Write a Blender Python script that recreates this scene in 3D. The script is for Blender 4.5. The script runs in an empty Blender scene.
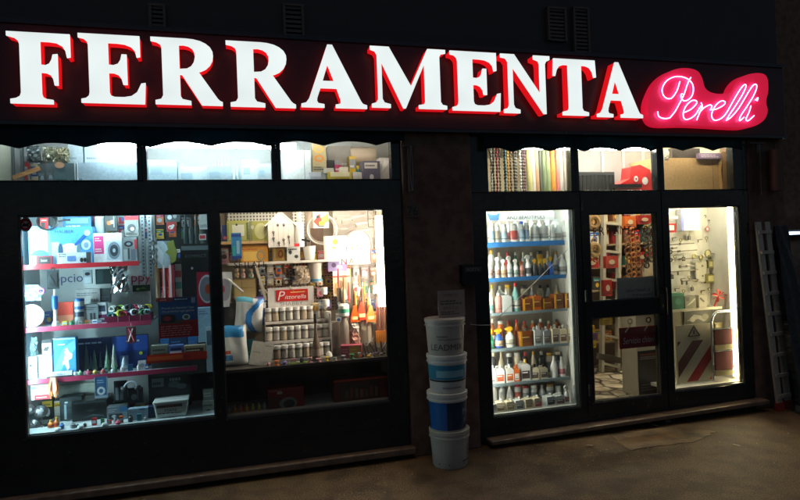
import bpy, math, random
from mathutils import Vector, Matrix
random.seed(7)
rad = math.radians
scene = bpy.context.scene
COL = scene.collection

# ------------------------------------------------------------------ camera
F_PX = 600.0
CAM = Vector((0.0, -4.5, 1.6))
YAW, ROLL = rad(15.75), rad(2.16)
_f = Vector((math.sin(YAW), math.cos(YAW), 0.0))
_r0 = Vector((math.cos(YAW), -math.sin(YAW), 0.0))
_u0 = Vector((0, 0, 1))
_r = _r0 * math.cos(ROLL) - _u0 * math.sin(ROLL)
_u = _u0 * math.cos(ROLL) + _r0 * math.sin(ROLL)
cd = bpy.data.cameras.new('camera'); cam = bpy.data.objects.new('camera', cd); COL.objects.link(cam)
cd.sensor_width = 36; cd.sensor_fit = 'HORIZONTAL'; cd.lens = 36 * F_PX / 800
cd.clip_start = .05; cd.clip_end = 600
cam.matrix_world = Matrix(((_r.x, _u.x, -_f.x, CAM.x), (_r.y, _u.y, -_f.y, CAM.y), (_r.z, _u.z, -_f.z, CAM.z), (0, 0, 0, 1)))
scene.camera = cam

def _ray(px, py):
    return _f + _r * ((px - 400) / F_PX) - _u * ((py - 250) / F_PX)
def at(px, py, Y=0.0):
    """where the measured point (px, py) of the photo lies on the upright plane y = Y"""
    d = _ray(px, py); return CAM + d * ((Y - CAM.y) / d.y)
def gr(px, py, z=0.0):
    d = _ray(px, py); return CAM + d * ((z - CAM.z) / d.z)
def B(x0, y0, x1, y1, Y, base=None):
    xm, ym = (x0 + x1) / 2, (y0 + y1) / 2
    a, b, t, q = at(x0, ym, Y), at(x1, ym, Y), at(xm, y0, Y), at(xm, y1, Y)
    z0 = q.z if base is None else base
    return (a.x + b.x) / 2, z0, b.x - a.x, max(.006, t.z - z0)
def rect(p):
    """four measured corners tl, tr, br, bl -> x0, x1, z0, z1 on the facade plane"""
    q = [at(*c) for c in p]
    return (q[0].x + q[3].x) / 2, (q[1].x + q[2].x) / 2, (q[2].z + q[3].z) / 2, (q[0].z + q[1].z) / 2

# ------------------------------------------------------------------ materials
def lin(h):
    if isinstance(h, tuple): return h
    h = h.lstrip('#'); o = []
    if len(h) == 3: h = ''.join(q * 2 for q in h)
    for i in (0, 2, 4):
        v = int(h[i:i + 2], 16) / 255
        o.append(v / 12.92 if v <= .04045 else ((v + .055) / 1.055) ** 2.4)
    return tuple(o)
PAL = dict(W='#d8d8d4', K='#161616', R='#b01c20', B='#1c4a92', L='#7fb4d6', G='#8a8d8f', Y='#d8b020', O='#d8641c', M='#b0265e',
           N='#7a4a24', g='#3f7a34', T='#2c7f86', D='#33373a', C='#d9cdb0', P='#d79aa0', S='#b9bcc0', V='#6a5a94', H='#a88b5c',
           o='#7d7a3a', r='#7a1820', b='#12305e', w='#c4ccd0', t='#9cc8c8', n='#4a3020', y='#c9c06a')
_mats = {}
def mat(c, rough=.5, metal=0., noise=.10, bump=0., scale=14., coat=0.):
    if isinstance(c, str) and c in PAL: c = PAL[c]
    key = (c, rough, metal, noise, bump, scale, coat)
    if key in _mats: return _mats[key]
    m = bpy.data.materials.new('surface'); m.use_nodes = True
    nt = m.node_tree; p = nt.nodes['Principled BSDF']; L = lin(c)
    tc = nt.nodes.new('ShaderNodeTexCoord'); nz = nt.nodes.new('ShaderNodeTexNoise')
    nz.inputs['Scale'].default_value = scale; nz.inputs['Detail'].default_value = 4
    nt.links.new(tc.outputs['Object'], nz.inputs['Vector'])
    mx = nt.nodes.new('ShaderNodeMix'); mx.data_type = 'RGBA'
    mx.inputs[6].default_value = (*[v * (1 - noise * 1.6) for v in L], 1); mx.inputs[7].default_value = (*[min(1, v * (1 + noise)) for v in L], 1)
    nt.links.new(nz.outputs['Fac'], mx.inputs[0]); nt.links.new(mx.outputs[2], p.inputs['Base Color'])
    p.inputs['Roughness'].default_value = rough; p.inputs['Metallic'].default_value = metal
    p.inputs['Coat Weight'].default_value = coat
    if bump:
        b = nt.nodes.new('ShaderNodeBump'); b.inputs['Strength'].default_value = bump; b.inputs['Distance'].default_value = .01
        nt.links.new(nz.outputs['Fac'], b.inputs['Height']); nt.links.new(b.outputs['Normal'], p.inputs['Normal'])
    _mats[key] = m; return m
def emit(c, s, base='#ffffff'):
    key = ('e', c, s, base)
    if key in _mats: return _mats[key]
    m = bpy.data.materials.new('lit'); m.use_nodes = True
    p = m.node_tree.nodes['Principled BSDF']
    p.inputs['Base Color'].default_value = (*lin(base), 1); p.inputs['Roughness'].default_value = .4
    p.inputs['Emission Color'].default_value = (*lin(c), 1); p.inputs['Emission Strength'].default_value = s
    _mats[key] = m; return m
def film_mat(c, clear=.6, rough=.15):
    key = ('film', c, clear)
    if key in _mats: return _mats[key]
    m = bpy.data.materials.new('clear_plastic'); m.use_nodes = True; nt = m.node_tree
    p = nt.nodes['Principled BSDF']; p.inputs['Base Color'].default_value = (*lin(c), 1); p.inputs['Roughness'].default_value = rough
    t = nt.nodes.new('ShaderNodeBsdfTransparent'); mx = nt.nodes.new('ShaderNodeMixShader'); mx.inputs[0].default_value = clear
    nt.links.new(p.outputs[0], mx.inputs[1]); nt.links.new(t.outputs[0], mx.inputs[2]); nt.links.new(mx.outputs[0], nt.nodes['Material Output'].inputs[0])
    _mats[key] = m; return m
def nodes_mat(name, fn):
    m = bpy.data.materials.new(name); m.use_nodes = True; fn(m.node_tree, m.node_tree.nodes['Principled BSDF']); return m
def _ramp(nt, src, stops):
    r = nt.nodes.new('ShaderNodeValToRGB'); e = r.color_ramp.elements
    while len(e) < len(stops): e.new(.5)
    for k, (p, c) in zip(e, stops): k.position = p; k.color = (*lin(c), 1)
    nt.links.new(src, r.inputs[0]); return r.outputs[0]
def _noise(nt, sc, det=6, vec=None):
    n = nt.nodes.new('ShaderNodeTexNoise'); n.inputs['Scale'].default_value = sc; n.inputs['Detail'].default_value = det
    tc = nt.nodes.new('ShaderNodeTexCoord'); nt.links.new(vec or tc.outputs['Object'], n.inputs['Vector']); return n.outputs['Fac']
def glass_mat():
    m = bpy.data.materials.new('window_glass'); m.use_nodes = True; nt = m.node_tree; nt.nodes.clear()
    o = nt.nodes.new('ShaderNodeOutputMaterial'); t = nt.nodes.new('ShaderNodeBsdfTransparent'); g = nt.nodes.new('ShaderNodeBsdfGlossy')
    fr = nt.nodes.new('ShaderNodeFresnel'); mx = nt.nodes.new('ShaderNodeMixShader')
    fr.inputs['IOR'].default_value = 1.45; g.inputs['Roughness'].default_value = .02; t.inputs['Color'].default_value = (.93, .96, .95, 1)
    ge = nt.nodes.new('ShaderNodeNewGeometry'); su = nt.nodes.new('ShaderNodeMath'); su.operation = 'SUBTRACT'; su.inputs[0].default_value = 1; nt.links.new(ge.outputs['Backfacing'], su.inputs[1])
    mu = nt.nodes.new('ShaderNodeMath'); mu.operation = 'MULTIPLY'; nt.links.new(fr.outputs[0], mu.inputs[0]); nt.links.new(su.outputs[0], mu.inputs[1])
    nt.links.new(mu.outputs[0], mx.inputs[0]); nt.links.new(t.outputs[0], mx.inputs[1]); nt.links.new(g.outputs[0], mx.inputs[2]); df = nt.nodes.new('ShaderNodeBsdfDiffuse'); tl = nt.nodes.new('ShaderNodeBsdfTranslucent'); ad = nt.nodes.new('ShaderNodeMixShader'); ad.inputs[0].default_value = .6
    nt.links.new(df.outputs[0], ad.inputs[1]); nt.links.new(tl.outputs[0], ad.inputs[2])
    mr = nt.nodes.new('ShaderNodeMapRange'); mr.inputs[1].default_value = .35; mr.inputs[2].default_value = .75; mr.inputs[3].default_value = .005; mr.inputs[4].default_value = .022
    nt.links.new(_noise(nt, 7, 9), mr.inputs[0]); m2 = nt.nodes.new('ShaderNodeMixShader'); nt.links.new(mr.outputs[0], m2.inputs[0]); nt.links.new(mx.outputs[0], m2.inputs[1]); nt.links.new(ad.outputs[0], m2.inputs[2]); nt.links.new(m2.outputs[0], o.inputs[0])
    return m
GLASS = glass_mat()
def _bump(nt, p, src, s, d=.01):
    b = nt.nodes.new('ShaderNodeBump'); b.inputs['Strength'].default_value = s; b.inputs['Distance'].default_value = d
    nt.links.new(src, b.inputs['Height']); nt.links.new(b.outputs[0], p.inputs['Normal'])
def _mul(nt, a, b, f=1.0):
    x = nt.nodes.new('ShaderNodeMix'); x.data_type = 'RGBA'; x.blend_type = 'MULTIPLY'; x.inputs[0].default_value = f
    nt.links.new(a, x.inputs[6]); nt.links.new(b, x.inputs[7]); return x.outputs[2]
def _pave(nt, p):
    a = _ramp(nt, _noise(nt, 1.3), [(.3, '#68502f'), (.7, '#80643f')])
    b = _ramp(nt, _noise(nt, 110, 14), [(.36, '#5c5c5c'), (.62, '#ffffff')])
    c = _ramp(nt, _noise(nt, 5, 8), [(.40, '#c4bcb4'), (.56, '#ffffff')])
    nt.links.new(_mul(nt, _mul(nt, a, b), c), p.inputs['Base Color']); p.inputs['Roughness'].default_value = .62
    _bump(nt, p, _noise(nt, 85, 14), .5, .012)
PAVE = nodes_mat('pavement_asphalt', _pave)
def _plaster(nt, p):
    a = _ramp(nt, _noise(nt, 2.2), [(.3, '#6a5446'), (.7, '#765f50')])
    c = _ramp(nt, _noise(nt, 11, 10), [(.36, '#d0ccc8'), (.6, '#ffffff')])
    nt.links.new(_mul(nt, a, c), p.inputs['Base Color']); p.inputs['Roughness'].default_value = .8
    _bump(nt, p, _noise(nt, 110, 10), .6, .008)
PLASTER = nodes_mat('pier_plaster', _plaster)
def _stone(nt, p):
    tc = nt.nodes.new('ShaderNodeTexCoord'); v = nt.nodes.new('ShaderNodeTexVoronoi'); v.feature = 'DISTANCE_TO_EDGE'; v.inputs['Scale'].default_value = 6
    nt.links.new(tc.outputs['Object'], v.inputs['Vector'])
    a = _ramp(nt, v.outputs['Distance'], [(.02, '#241c14'), (.11, '#dcd2bc')])
    nt.links.new(_mul(nt, a, _ramp(nt, _noise(nt, 6), [(.3, '#8a8078'), (.7, '#ffffff')])), p.inputs['Base Color']); p.inputs['Roughness'].default_value = .35
CRAZY = nodes_mat('crazy_paving', _stone)
def _frame(nt, p):
    a = _ramp(nt, _noise(nt, 3), [(.3, '#1a2124'), (.7, '#242b2d')]); nt.links.new(a, p.inputs['Base Color'])
    r = _ramp(nt, _noise(nt, 25), [(.3, '#5a5a5a'), (.7, '#909090')]); nt.links.new(r, p.inputs['Roughness'])
    _bump(nt, p, _noise(nt, 30), .08)
FRAME = nodes_mat('frame_paint', _frame)
def _wood(nt, p):
    tc = nt.nodes.new('ShaderNodeTexCoord'); mp = nt.nodes.new('ShaderNodeMapping'); mp.inputs['Scale'].default_value = (2, 2, 18)
    nt.links.new(tc.outputs['Object'], mp.inputs['Vector'])
    a = _ramp(nt, _noise(nt, 4, 8, mp.outputs[0]), [(.3, '#7a4f28'), (.7, '#b8875082'[:7])]); nt.links.new(a, p.inputs['Base Color']); p.inputs['Roughness'].default_value = .55
WOOD = nodes_mat('wood', _wood)
def _peg(nt, p, c0, c1):
    tc = nt.nodes.new('ShaderNodeTexCoord'); v = nt.nodes.new('ShaderNodeTexVoronoi'); v.inputs['Scale'].default_value = 38; v.inputs['Randomness'].default_value = 0
    nt.links.new(tc.outputs['Object'], v.inputs['Vector'])
    nt.links.new(_ramp(nt, v.outputs['Distance'], [(.27, c0), (.33, c1)]), p.inputs['Base Color'])
PEGB = nodes_mat('pegboard_brown', lambda nt, p: _peg(nt, p, '#3a2418', '#b08d74'))
PEGW = nodes_mat('pegboard_white', lambda nt, p: _peg(nt, p, '#55504a', '#d0cfc8'))
def _fabric(nt, p):
    a = _ramp(nt, _noise(nt, 4), [(.3, '#162c32'), (.7, '#1e3a42')]); nt.links.new(a, p.inputs['Base Color']); p.inputs['Roughness'].default_value = .9
    tr = nt.nodes.new('ShaderNodeBsdfTranslucent'); nt.links.new(a, tr.inputs[0]); mx = nt.nodes.new('ShaderNodeMixShader'); mx.inputs[0].default_value = .55
    nt.links.new(p.outputs[0], mx.inputs[1]); nt.links.new(tr.outputs[0], mx.inputs[2]); nt.links.new(mx.outputs[0], nt.nodes['Material Output'].inputs[0])
FABRIC = nodes_mat('awning_cloth', _fabric)
CHROME = mat('#b9bcc0', .25, 1.0, .05)
ALU = mat('#b0ada0', .42, .3, .22, .05, 40)

# ------------------------------------------------------------------ mesh building
class MB:
    def __init__(s): s.v = []; s.f = []; s.m = []; s.mats = []; s.smooth = False
    def mi(s, m):
        if isinstance(m, str): m = mat(m)
        if m not in s.mats: s.mats.append(m)
        return s.mats.index(m)
    def face(s, pts, m):
        n = len(s.v); s.v += [tuple(p) for p in pts]; s.f.append(tuple(range(n, n + len(pts)))); s.m.append(s.mi(m)); return s
    def mesh(s, vs, fs, m):
        n = len(s.v); s.v += [tuple(p) for p in vs]; k = s.mi(m)
        for f in fs: s.f.append(tuple(i + n for i in f)); s.m.append(k)
        return s
    def box(s, x0, x1, y0, y1, z0, z1, m):
        v = [(x0, y0, z0), (x1, y0, z0), (x1, y1, z0), (x0, y1, z0), (x0, y0, z1), (x1, y0, z1), (x1, y1, z1), (x0, y1, z1)]
        return s.mesh(v, [(3, 2, 1, 0), (4, 5, 6, 7), (0, 1, 5, 4), (1, 2, 6, 5), (2, 3, 7, 6), (3, 0, 4, 7)], m)
    def bar(s, a, b, w, t, m, up=(0, 0, 1)):
        a, b = Vector(a), Vector(b); d = (b - a).normalized(); u = Vector(up)
        if abs(d.dot(u)) > .95: u = Vector((0, 1, 0))
        x = d.cross(u).normalized() * w / 2; y = x.cross(d).normalized() * t / 2
        v = [p + sx * x + sy * y for p in (a, b) for sx, sy in ((-1, -1), (1, -1), (1, 1), (-1, 1))]
        return s.mesh(v, [(3, 2, 1, 0), (4, 5, 6, 7), (0, 1, 5, 4), (1, 2, 6, 5), (2, 3, 7, 6), (3, 0, 4, 7)], m)
    def lathe(s, prof, m, cx=0, cy=0, seg=14, sx=1., sy=1.):
        s.smooth = True
        vs = []; fs = []; n = len(prof)
        for r, z in prof:
            for k in range(seg):
                a = 2 * math.pi * k / seg; vs.append((cx + r * sx * math.cos(a), cy + r * sy * math.sin(a), z))
        for i in range(n - 1):
            for k in range(seg):
                j = (k + 1) % seg; fs.append((i * seg + k, i * seg + j, (i + 1) * seg + j, (i + 1) * seg + k))
        fs.append(tuple(reversed(range(seg)))); fs.append(tuple(range((n - 1) * seg, n * seg)))
        return s.mesh(vs, fs, m)
    def tube(s, pts, r, m, seg=8, closed=False):
        s.smooth = True; P = [Vector(p) for p in pts]; n = len(P); vs = []; fs = []
        prev = None
        for i, p in enumerate(P):
            if closed: d = P[(i + 1) % n] - P[i - 1]
            else: d = P[min(i + 1, n - 1)] - P[max(i - 1, 0)]
            d = d.normalized() if d.length > 1e-9 else Vector((0, 0, 1))
            if prev is None:
                u = Vector((0, 1, 0)) if abs(d.y) < .9 else Vector((1, 0, 0))
                u = (u - d * u.dot(d)).normalized()
            else:
                u = (prev - d * prev.dot(d)); u = u.normalized() if u.length > 1e-6 else prev
            prev = u; w = d.cross(u); rr = r[i] if isinstance(r, (list, tuple)) else r
            for k in range(seg):
                a = 2 * math.pi * k / seg; vs.append(p + u * math.cos(a) * rr + w * math.sin(a) * rr)
        for i in range(n if closed else n - 1):
            q = (i + 1) % n
            for k in range(seg):
                j = (k + 1) % seg; fs.append((i * seg + k, i * seg + j, q * seg + j, q * seg + k))
        if not closed: fs.append(tuple(reversed(range(seg)))); fs.append(tuple(range((n - 1) * seg, n * seg)))
        return s.mesh(vs, fs, m)
    def prism(s, poly, y0, y1, m, side=None):
        n = len(poly); v = [(x, y0, z) for x, z in poly] + [(x, y1, z) for x, z in poly]
        s.mesh(v, [tuple(range(n)), tuple(reversed(range(n, 2 * n)))], m)
        return s.mesh(v, [(i, i + n, (i + 1) % n + n, (i + 1) % n) for i in range(n)], side or m)
    def disc(s, cx, cz, y0, y1, rx, rz, m, seg=20, side=None):
        return s.prism([(cx + rx * math.cos(2 * math.pi * k / seg), cz + rz * math.sin(2 * math.pi * k / seg)) for k in range(seg)], y0, y1, m, side)
    def ring(s, cx, cz, y, R, r, m, seg=28, ts=8):
        return s.tube([(cx + R * math.cos(2 * math.pi * k / seg), y, cz + R * math.sin(2 * math.pi * k / seg)) for k in range(seg)], r, m, ts, True)
    def ball(s, c, r, m, seg=10, sz=1.):
        pr = [(max(.0005, r * math.sin(math.pi * i / 7)), c[2] - r * sz * math.cos(math.pi * i / 7)) for i in range(8)]
        return s.lathe(pr, m, c[0], c[1], seg)
    def text(s, txt, cx, cz, h, y, m, width=None, align='C', shear=0.):
        vs, fs, w = text_mesh(txt)
        k = h; kx = h if not width else width / max(w, .01)
        off = -w / 2 if align == 'C' else 0
        return s.mesh([(cx + (x + off + shear * z) * kx, y, cz + z * k) for x, z in vs], fs, m)
    def link(s, name, loc=(0, 0, 0), rz=0., parent=None, bevel=0.):
        me = bpy.data.meshes.new(name); me.from_pydata(s.v, [], s.f)
        for m in s.mats: me.materials.append(m)
        me.polygons.foreach_set('material_index', s.m)
        if s.smooth:
            me.polygons.foreach_set('use_smooth', [True] * len(s.f)); me.update(); me.set_sharp_from_angle(angle=rad(38))
        me.update()
        o = bpy.data.objects.new(name, me); COL.objects.link(o); o.location = loc; o.rotation_euler = (0, 0, rz)
        if parent is not None: o.parent = parent
        if bevel:
            b = o.modifiers.new('edge', 'BEVEL'); b.width = bevel; b.segments = 2; b.limit_method = 'ANGLE'
        return o
_txt = {}
def text_mesh(t):
    """flat letters as (x, z) vertices and faces, capital height 1"""
    if t in _txt: return _txt[t]
    c = bpy.data.curves.new('t', 'FONT'); c.body = t; c.size = 1.0; c.resolution_u = 3
    o = bpy.data.objects.new('t', c); COL.objects.link(o)
    me = bpy.data.meshes.new_from_object(o.evaluated_get(bpy.context.evaluated_depsgraph_get()))
    bpy.context.view_layer.update()
    me = bpy.data.meshes.new_from_object(o.evaluated_get(bpy.context.evaluated_depsgraph_get()))
    vs = [(v.co.x / .69, v.co.y / .69) for v in me.vertices]; fs = [tuple(p.vertices) for p in me.polygons]
    bpy.data.objects.remove(o); bpy.data.meshes.remove(me)
    x0 = min((v[0] for v in vs), default=0); vs = [(x - x0, z) for x, z in vs]
    _txt[t] = (vs, fs, max((v[0] for v in vs), default=1)); return _txt[t]
def tag(o, label=None, cat=None, group=None, kind=None):
    if label: o['label'] = label
    if cat: o['category'] = cat
    if group: o['group'] = group
    if kind: o['kind'] = kind
    return o
def thing(name, label, cat, loc=(0, 0, 0), rz=0., group=None):
    o = bpy.data.objects.new(name, None); o.empty_display_size = .05; COL.objects.link(o); o.location = loc; o.rotation_euler = (0, 0, rz)
    return tag(o, label, cat, group)
ORD = 'first second third fourth fifth sixth seventh eighth ninth tenth eleventh twelfth thirteenth fourteenth fifteenth sixteenth'.split()

def curve_solid(polys, depth, name, m, loc, parent=None, bevel=0.):
    """outline with holes (x, z) -> solid standing upright, front at y = -depth"""
    c = bpy.data.curves.new('c', 'CURVE'); c.dimensions = '2D'; c.fill_mode = 'BOTH'; c.extrude = depth / 2; c.bevel_depth = bevel; c.bevel_resolution = 1
    for p in polys:
        s = c.splines.new('POLY'); s.points.add(len(p) - 1); s.use_cyclic_u = True
        for q, (x, z) in zip(s.points, p): q.co = (x, z, 0, 1)
    o = bpy.data.objects.new('c', c); COL.objects.link(o); bpy.context.view_layer.update()
    me = bpy.data.meshes.new_from_object(o.evaluated_get(bpy.context.evaluated_depsgraph_get())); bpy.data.objects.remove(o)
    me.transform(Matrix.Rotation(rad(90), 4, 'X')); me.transform(Matrix.Translation((0, -depth / 2, 0)))
    me.materials.clear(); me.materials.append(m); me.name = name
    o = bpy.data.objects.new(name, me); COL.objects.link(o); o.location = loc
    if parent is not None: o.parent = parent
    return o

# ------------------------------------------------------------------ printed packages
def deco_on(mb, w, h, y, deco, seed=0):
    """printed fields on a front face at depth y: rectangles, ellipses, words, lines of small print"""
    for k, e in enumerate(deco):
        yy = y - .0006 * (k + 1)
        if e[0] == 'o':
            _, cu, cv, ru, rv, c = e; mb.disc((cu - .5) * w, cv * h, yy, y + .002, ru * w, rv * h, c, 18)
        elif e[0] == 't':
            _, s, cu, cv, hh, c = e[:6]; vs, fs, tw = text_mesh(s); kx = min(1., (e[6] if len(e) > 6 else .9) * w / max(.001, tw * hh * h))
            mb.text(s, (cu - .5) * w, (cv - hh / 2) * h, hh * h, yy, c, tw * hh * h * kx)
        elif e[0] == 'l':
            _, u0, v0, u1, v1, n, c = e; rr = random.Random(seed + k)
            for i in range(n):
                v = v0 + (v1 - v0) * (i + .2) / n; dv = (v1 - v0) / n * .45; ue = u1 - (u1 - u0) * rr.random() * .4; u = u0
                while u < ue - .02:
                    uw = min(ue, u + (.06 + .12 * rr.random()) * (u1 - u0) + .01)
                    mb.face([((u - .5) * w, yy, v * h), ((uw - .5) * w, yy, v * h), ((uw - .5) * w, yy, (v + dv) * h), ((u - .5) * w, yy, (v + dv) * h)], c); u = uw + .02 * (u1 - u0) + .008
        elif e[0] == 'p':
            mb.prism([((u - .5) * w, v * h) for u, v in e[1]], yy, y + .002, e[2])
        else:
            u0, v0, u1, v1, c = e; mb.box((u0 - .5) * w, (u1 - .5) * w, yy, y + .002, v0 * h, v1 * h, c)
def auto_deco(seed, c1=None):
    r = random.Random(seed); c = c1 or r.choice('RBOYGWKTgM'); c2 = r.choice('WKRBYS')
    d = [(.0, r.uniform(.62, .75), 1., r.uniform(.85, .97), c)]
    d.append(('o', r.uniform(.4, .6), r.uniform(.35, .45), r.uniform(.2, .32), r.uniform(.14, .22), c2))
    d.append(('l', .08, .05, .9, .18, 2, 'D')); d.append(('l', .12, .7, .85, .82, 1, 'W' if c not in 'WY' else 'D'))
    return d
_seed = [0]
def pkg(name, label, cat, box, Y, base=None, d=.06, c='W', deco=None, rz=0., group=None, rough=.45, tilt=0.):
    cx, z0, w, h = B(*box, Y, base); _seed[0] += 1
    mb = MB(); mb.box(-w / 2, w / 2, 0, d, 0, h, mat(c, rough, 0, .22, 0, 45))
    if deco == 'a': deco = auto_deco(_seed[0])
    deco_on(mb, w, h, 0, deco or [], _seed[0])
    # flap seam along the lid and a printed end panel
    mb.box(-w / 2 + .002, w / 2 - .002, d * .48, d * .52, h - .001, h + .0006, mat('D'))
    o = mb.link(name, (cx, Y, z0), rz); o.rotation_euler.x = tilt
    return tag(o, label, cat, group)

# ------------------------------------------------------------------ ground, sky, street
def plane(name, x0, x1, y0, y1, z, m, sub=1):
    mb = MB(); mb.face([(x0, y0, z), (x1, y0, z), (x1, y1, z), (x0, y1, z)], m); return mb.link(name)
tag(plane('ground', -150, 150, -150, 150, 0, PAVE), kind='structure')
# ------------------------------------------------------------------ measured openings
OA = rect([(20, 216), (209, 213), (215, 418), (26, 437)])
OB = rect([(219, 212), (384, 209), (389, 403), (226, 417)])
OC = rect([(484, 210), (573, 209), (579, 406), (493, 418)])
OD1 = rect([(588, 214), (655.5, 213), (658, 298), (590.5, 301)])
OD2 = rect([(590.5, 319), (658.5, 312), (661, 393.5), (594, 403)])
OE = rect([(666.5, 207.5), (740, 206), (742, 383), (674, 391.5)])
OT = [rect(p) for p in ([(-30, 141), (137, 138), (137, 181), (-30, 182.5)], [(147, 138), (271, 138), (271, 180), (147, 181)], [(280, 138), (390, 137), (391, 178.5), (281, 179.5)],
                        [(487, 143), (569.5, 142), (570, 191), (487, 191.5)], [(577, 143), (655, 143), (656, 190.5), (578, 191)], [(662, 146), (731, 148), (732, 190.5), (663, 190.5)])]
zA0 = OA[2]; zTb = sum(t[2] for t in OT[:3]) / 3; zTbr = sum(t[2] for t in OT[3:]) / 3
XL = OA[0] - .45; XP0 = at(405, 300).x; XP1 = at(473, 300).x; XR = at(750, 300).x; XE = at(786, 300).x
ZTOP = 2.60

def frame(x0, x1, z0, z1, holes, y0, y1, m):
    xs = sorted({x0, x1, *[h[0] for h in holes], *[h[1] for h in holes]}); zs = sorted({z0, z1, *[h[2] for h in holes], *[h[3] for h in holes]})
    def solid(i, j):
        if not (0 <= i < len(xs) - 1 and 0 <= j < len(zs) - 1): return False
        cx, cz = (xs[i] + xs[i + 1]) / 2, (zs[j] + zs[j + 1]) / 2
        return not any(h[0] < cx < h[1] and h[2] < cz < h[3] for h in holes)
    mb = MB()
    for i in range(len(xs) - 1):
        for j in range(len(zs) - 1):
            if not solid(i, j): continue
            a, b, c, d = xs[i], xs[i + 1], zs[j], zs[j + 1]
            mb.face([(a, y0, c), (b, y0, c), (b, y0, d), (a, y0, d)], m); mb.face([(b, y1, c), (a, y1, c), (a, y1, d), (b, y1, d)], m)
            if not solid(i - 1, j): mb.face([(a, y1, c), (a, y0, c), (a, y0, d), (a, y1, d)], m)
            if not solid(i + 1, j): mb.face([(b, y0, c), (b, y1, c), (b, y1, d), (b, y0, d)], m)
            if not solid(i, j - 1): mb.face([(a, y1, c), (b, y1, c), (b, y0, c), (a, y0, c)], m)
            if not solid(i, j + 1): mb.face([(a, y0, d), (b, y0, d), (b, y1, d), (a, y1, d)], m)
    return mb
def weld(o):
    import bmesh
    b = bmesh.new(); b.from_mesh(o.data); bmesh.ops.remove_doubles(b, verts=b.verts, dist=1e-5); bmesh.ops.recalc_face_normals(b, faces=b.faces); b.to_mesh(o.data); b.free()
    m = o.modifiers.new('edge', 'BEVEL'); m.width = .004; m.segments = 2; m.limit_method = 'ANGLE'; return o
def bead(parent, h, y=-.012):
    """thin glazing bead round a pane"""
    mb = MB(); x0, x1, z0, z1 = h; t = .009; m = mat('#4a4c4a', .4, .5)
    mb.box(x0, x1, y, y + .02, z0, z0 + t, m); mb.box(x0, x1, y, y + .02, z1 - t, z1, m)
    mb.box(x0, x0 + t, y, y + .02, z0 + t, z1 - t, m); mb.box(x1 - t, x1, y, y + .02, z0 + t, z1 - t, m)
    mb.link('glazing_bead', parent=parent)
def pane(parent, h, y=.03):
    mb = MB(); mb.box(h[0] - .004, h[1] + .004, y, y + .005, h[2] - .004, h[3] + .004, GLASS); o = mb.link('glass_pane', parent=parent); return o
def window(name, label, cat, x0, x1, z0, z1, holes, y0=-.02, y1=.06, group=None, bd=True):
    t = thing(name, label, cat, group=group)
    weld(frame(x0, x1, z0, z1, holes, y0, y1, FRAME).link('frame', parent=t))
    for h in holes:
        pane(t, h)
        if bd: bead(t, h)
    return t
mAB = (OA[1] + OB[0]) / 2
zW = zTb - .006
window('display_window', 'wide dark framed shop window at far left full of small appliances', 'window', XL, mAB, .25, zW, [OA], group='street windows of the shop')
wB_ = window('display_window', 'dark framed shop window with jar rack, beside the brown pier', 'window', mAB + .002, XP0, .25, zW, [OB], group='street windows of the shop')
mCD = (OC[1] + OD1[0]) / 2; mDE = (OD1[1] + OE[0]) / 2
window('display_window', 'narrow shop window with shelves of cleaning bottles, right of pier', 'window', XP1, mCD, .12, zTbr - .006, [OC], group='street windows of the shop')
window('display_window', 'narrow shop window at right end with step ladder and tools', 'window', mDE, XR, .12, zTbr - .006, [OE], group='street windows of the shop')
dr = window('shop_door', 'dark framed glass shop door with mid rail and red lettering', 'door', mCD + .003, mDE - .003, .12, zTbr - .006, [OD1, OD2])
for xx_, za_, zb_ in ((mAB + .001, .25, zTb - .007), (mCD + .0015, .12, zTbr - .007), (mDE - .0015, .12, zTbr - .007)):  # cover strips added to stop light leaking between the window frames
    MB().box(xx_ - .009, xx_ + .009, -.027, -.0215, za_, zb_, FRAME).link('leak_cover', parent=wB_ if za_ > .2 else dr)
hb = MB(); hx = OD1[1] + .02; hb.tube([(hx, -.02, .95), (hx, -.075, .95), (hx, -.075, 1.18), (hx, -.02, 1.18)], .011, mat('#3a3a38', .3, .8)); hb.link('handle', parent=dr)
for zz_ in (.35, 1.15, 1.92): MB().lathe([(.011, zz_ - .05), (.013, zz_ - .048), (.013, zz_ + .048), (.011, zz_ + .05)], mat('#4a4a46', .35, .7), mCD + .012, -.026, 12).link('hinge', parent=dr)
mb = MB(); mb.box(hx - .022, hx + .022, -.027, -.0205, .98, 1.12, mat('#55534c', .3, .8)); mb.disc(hx, 1.02, -.034, -.027, .010, .014, mat('#a89c70', .3, .9), 14); mb.link('lock', parent=dr)
TL = ['transom above the appliance window, grey boxes and foil bags behind it', 'brightest transom, washed out white by the lamp behind it', 'transom nearest the pier on the left, grey speaker and yellow pack behind it',
      'transom filled with hanging coloured chains above the bottle window', 'transom above the door with red appliance and crate behind it', 'transom at right end blocked by a plain brown carton']
cuts = [(XL, (OT[0][1] + OT[1][0]) / 2), ((OT[0][1] + OT[1][0]) / 2 + .001, (OT[1][1] + OT[2][0]) / 2), ((OT[1][1] + OT[2][0]) / 2 + .001, XP0),
        (XP1, (OT[3][1] + OT[4][0]) / 2), ((OT[3][1] + OT[4][0]) / 2 + .001, (OT[4][1] + OT[5][0]) / 2), ((OT[4][1] + OT[5][0]) / 2 + .001, XR)]
for i, (h, c) in enumerate(zip(OT, cuts)):
    z0 = (zTb if i < 3 else zTbr)
    window('transom_window', TL[i], 'window', c[0], c[1], z0 - .004, ZTOP, [(h[0], h[1], z0 + .004, 2.56)], group='transom windows', bd=False)
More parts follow.
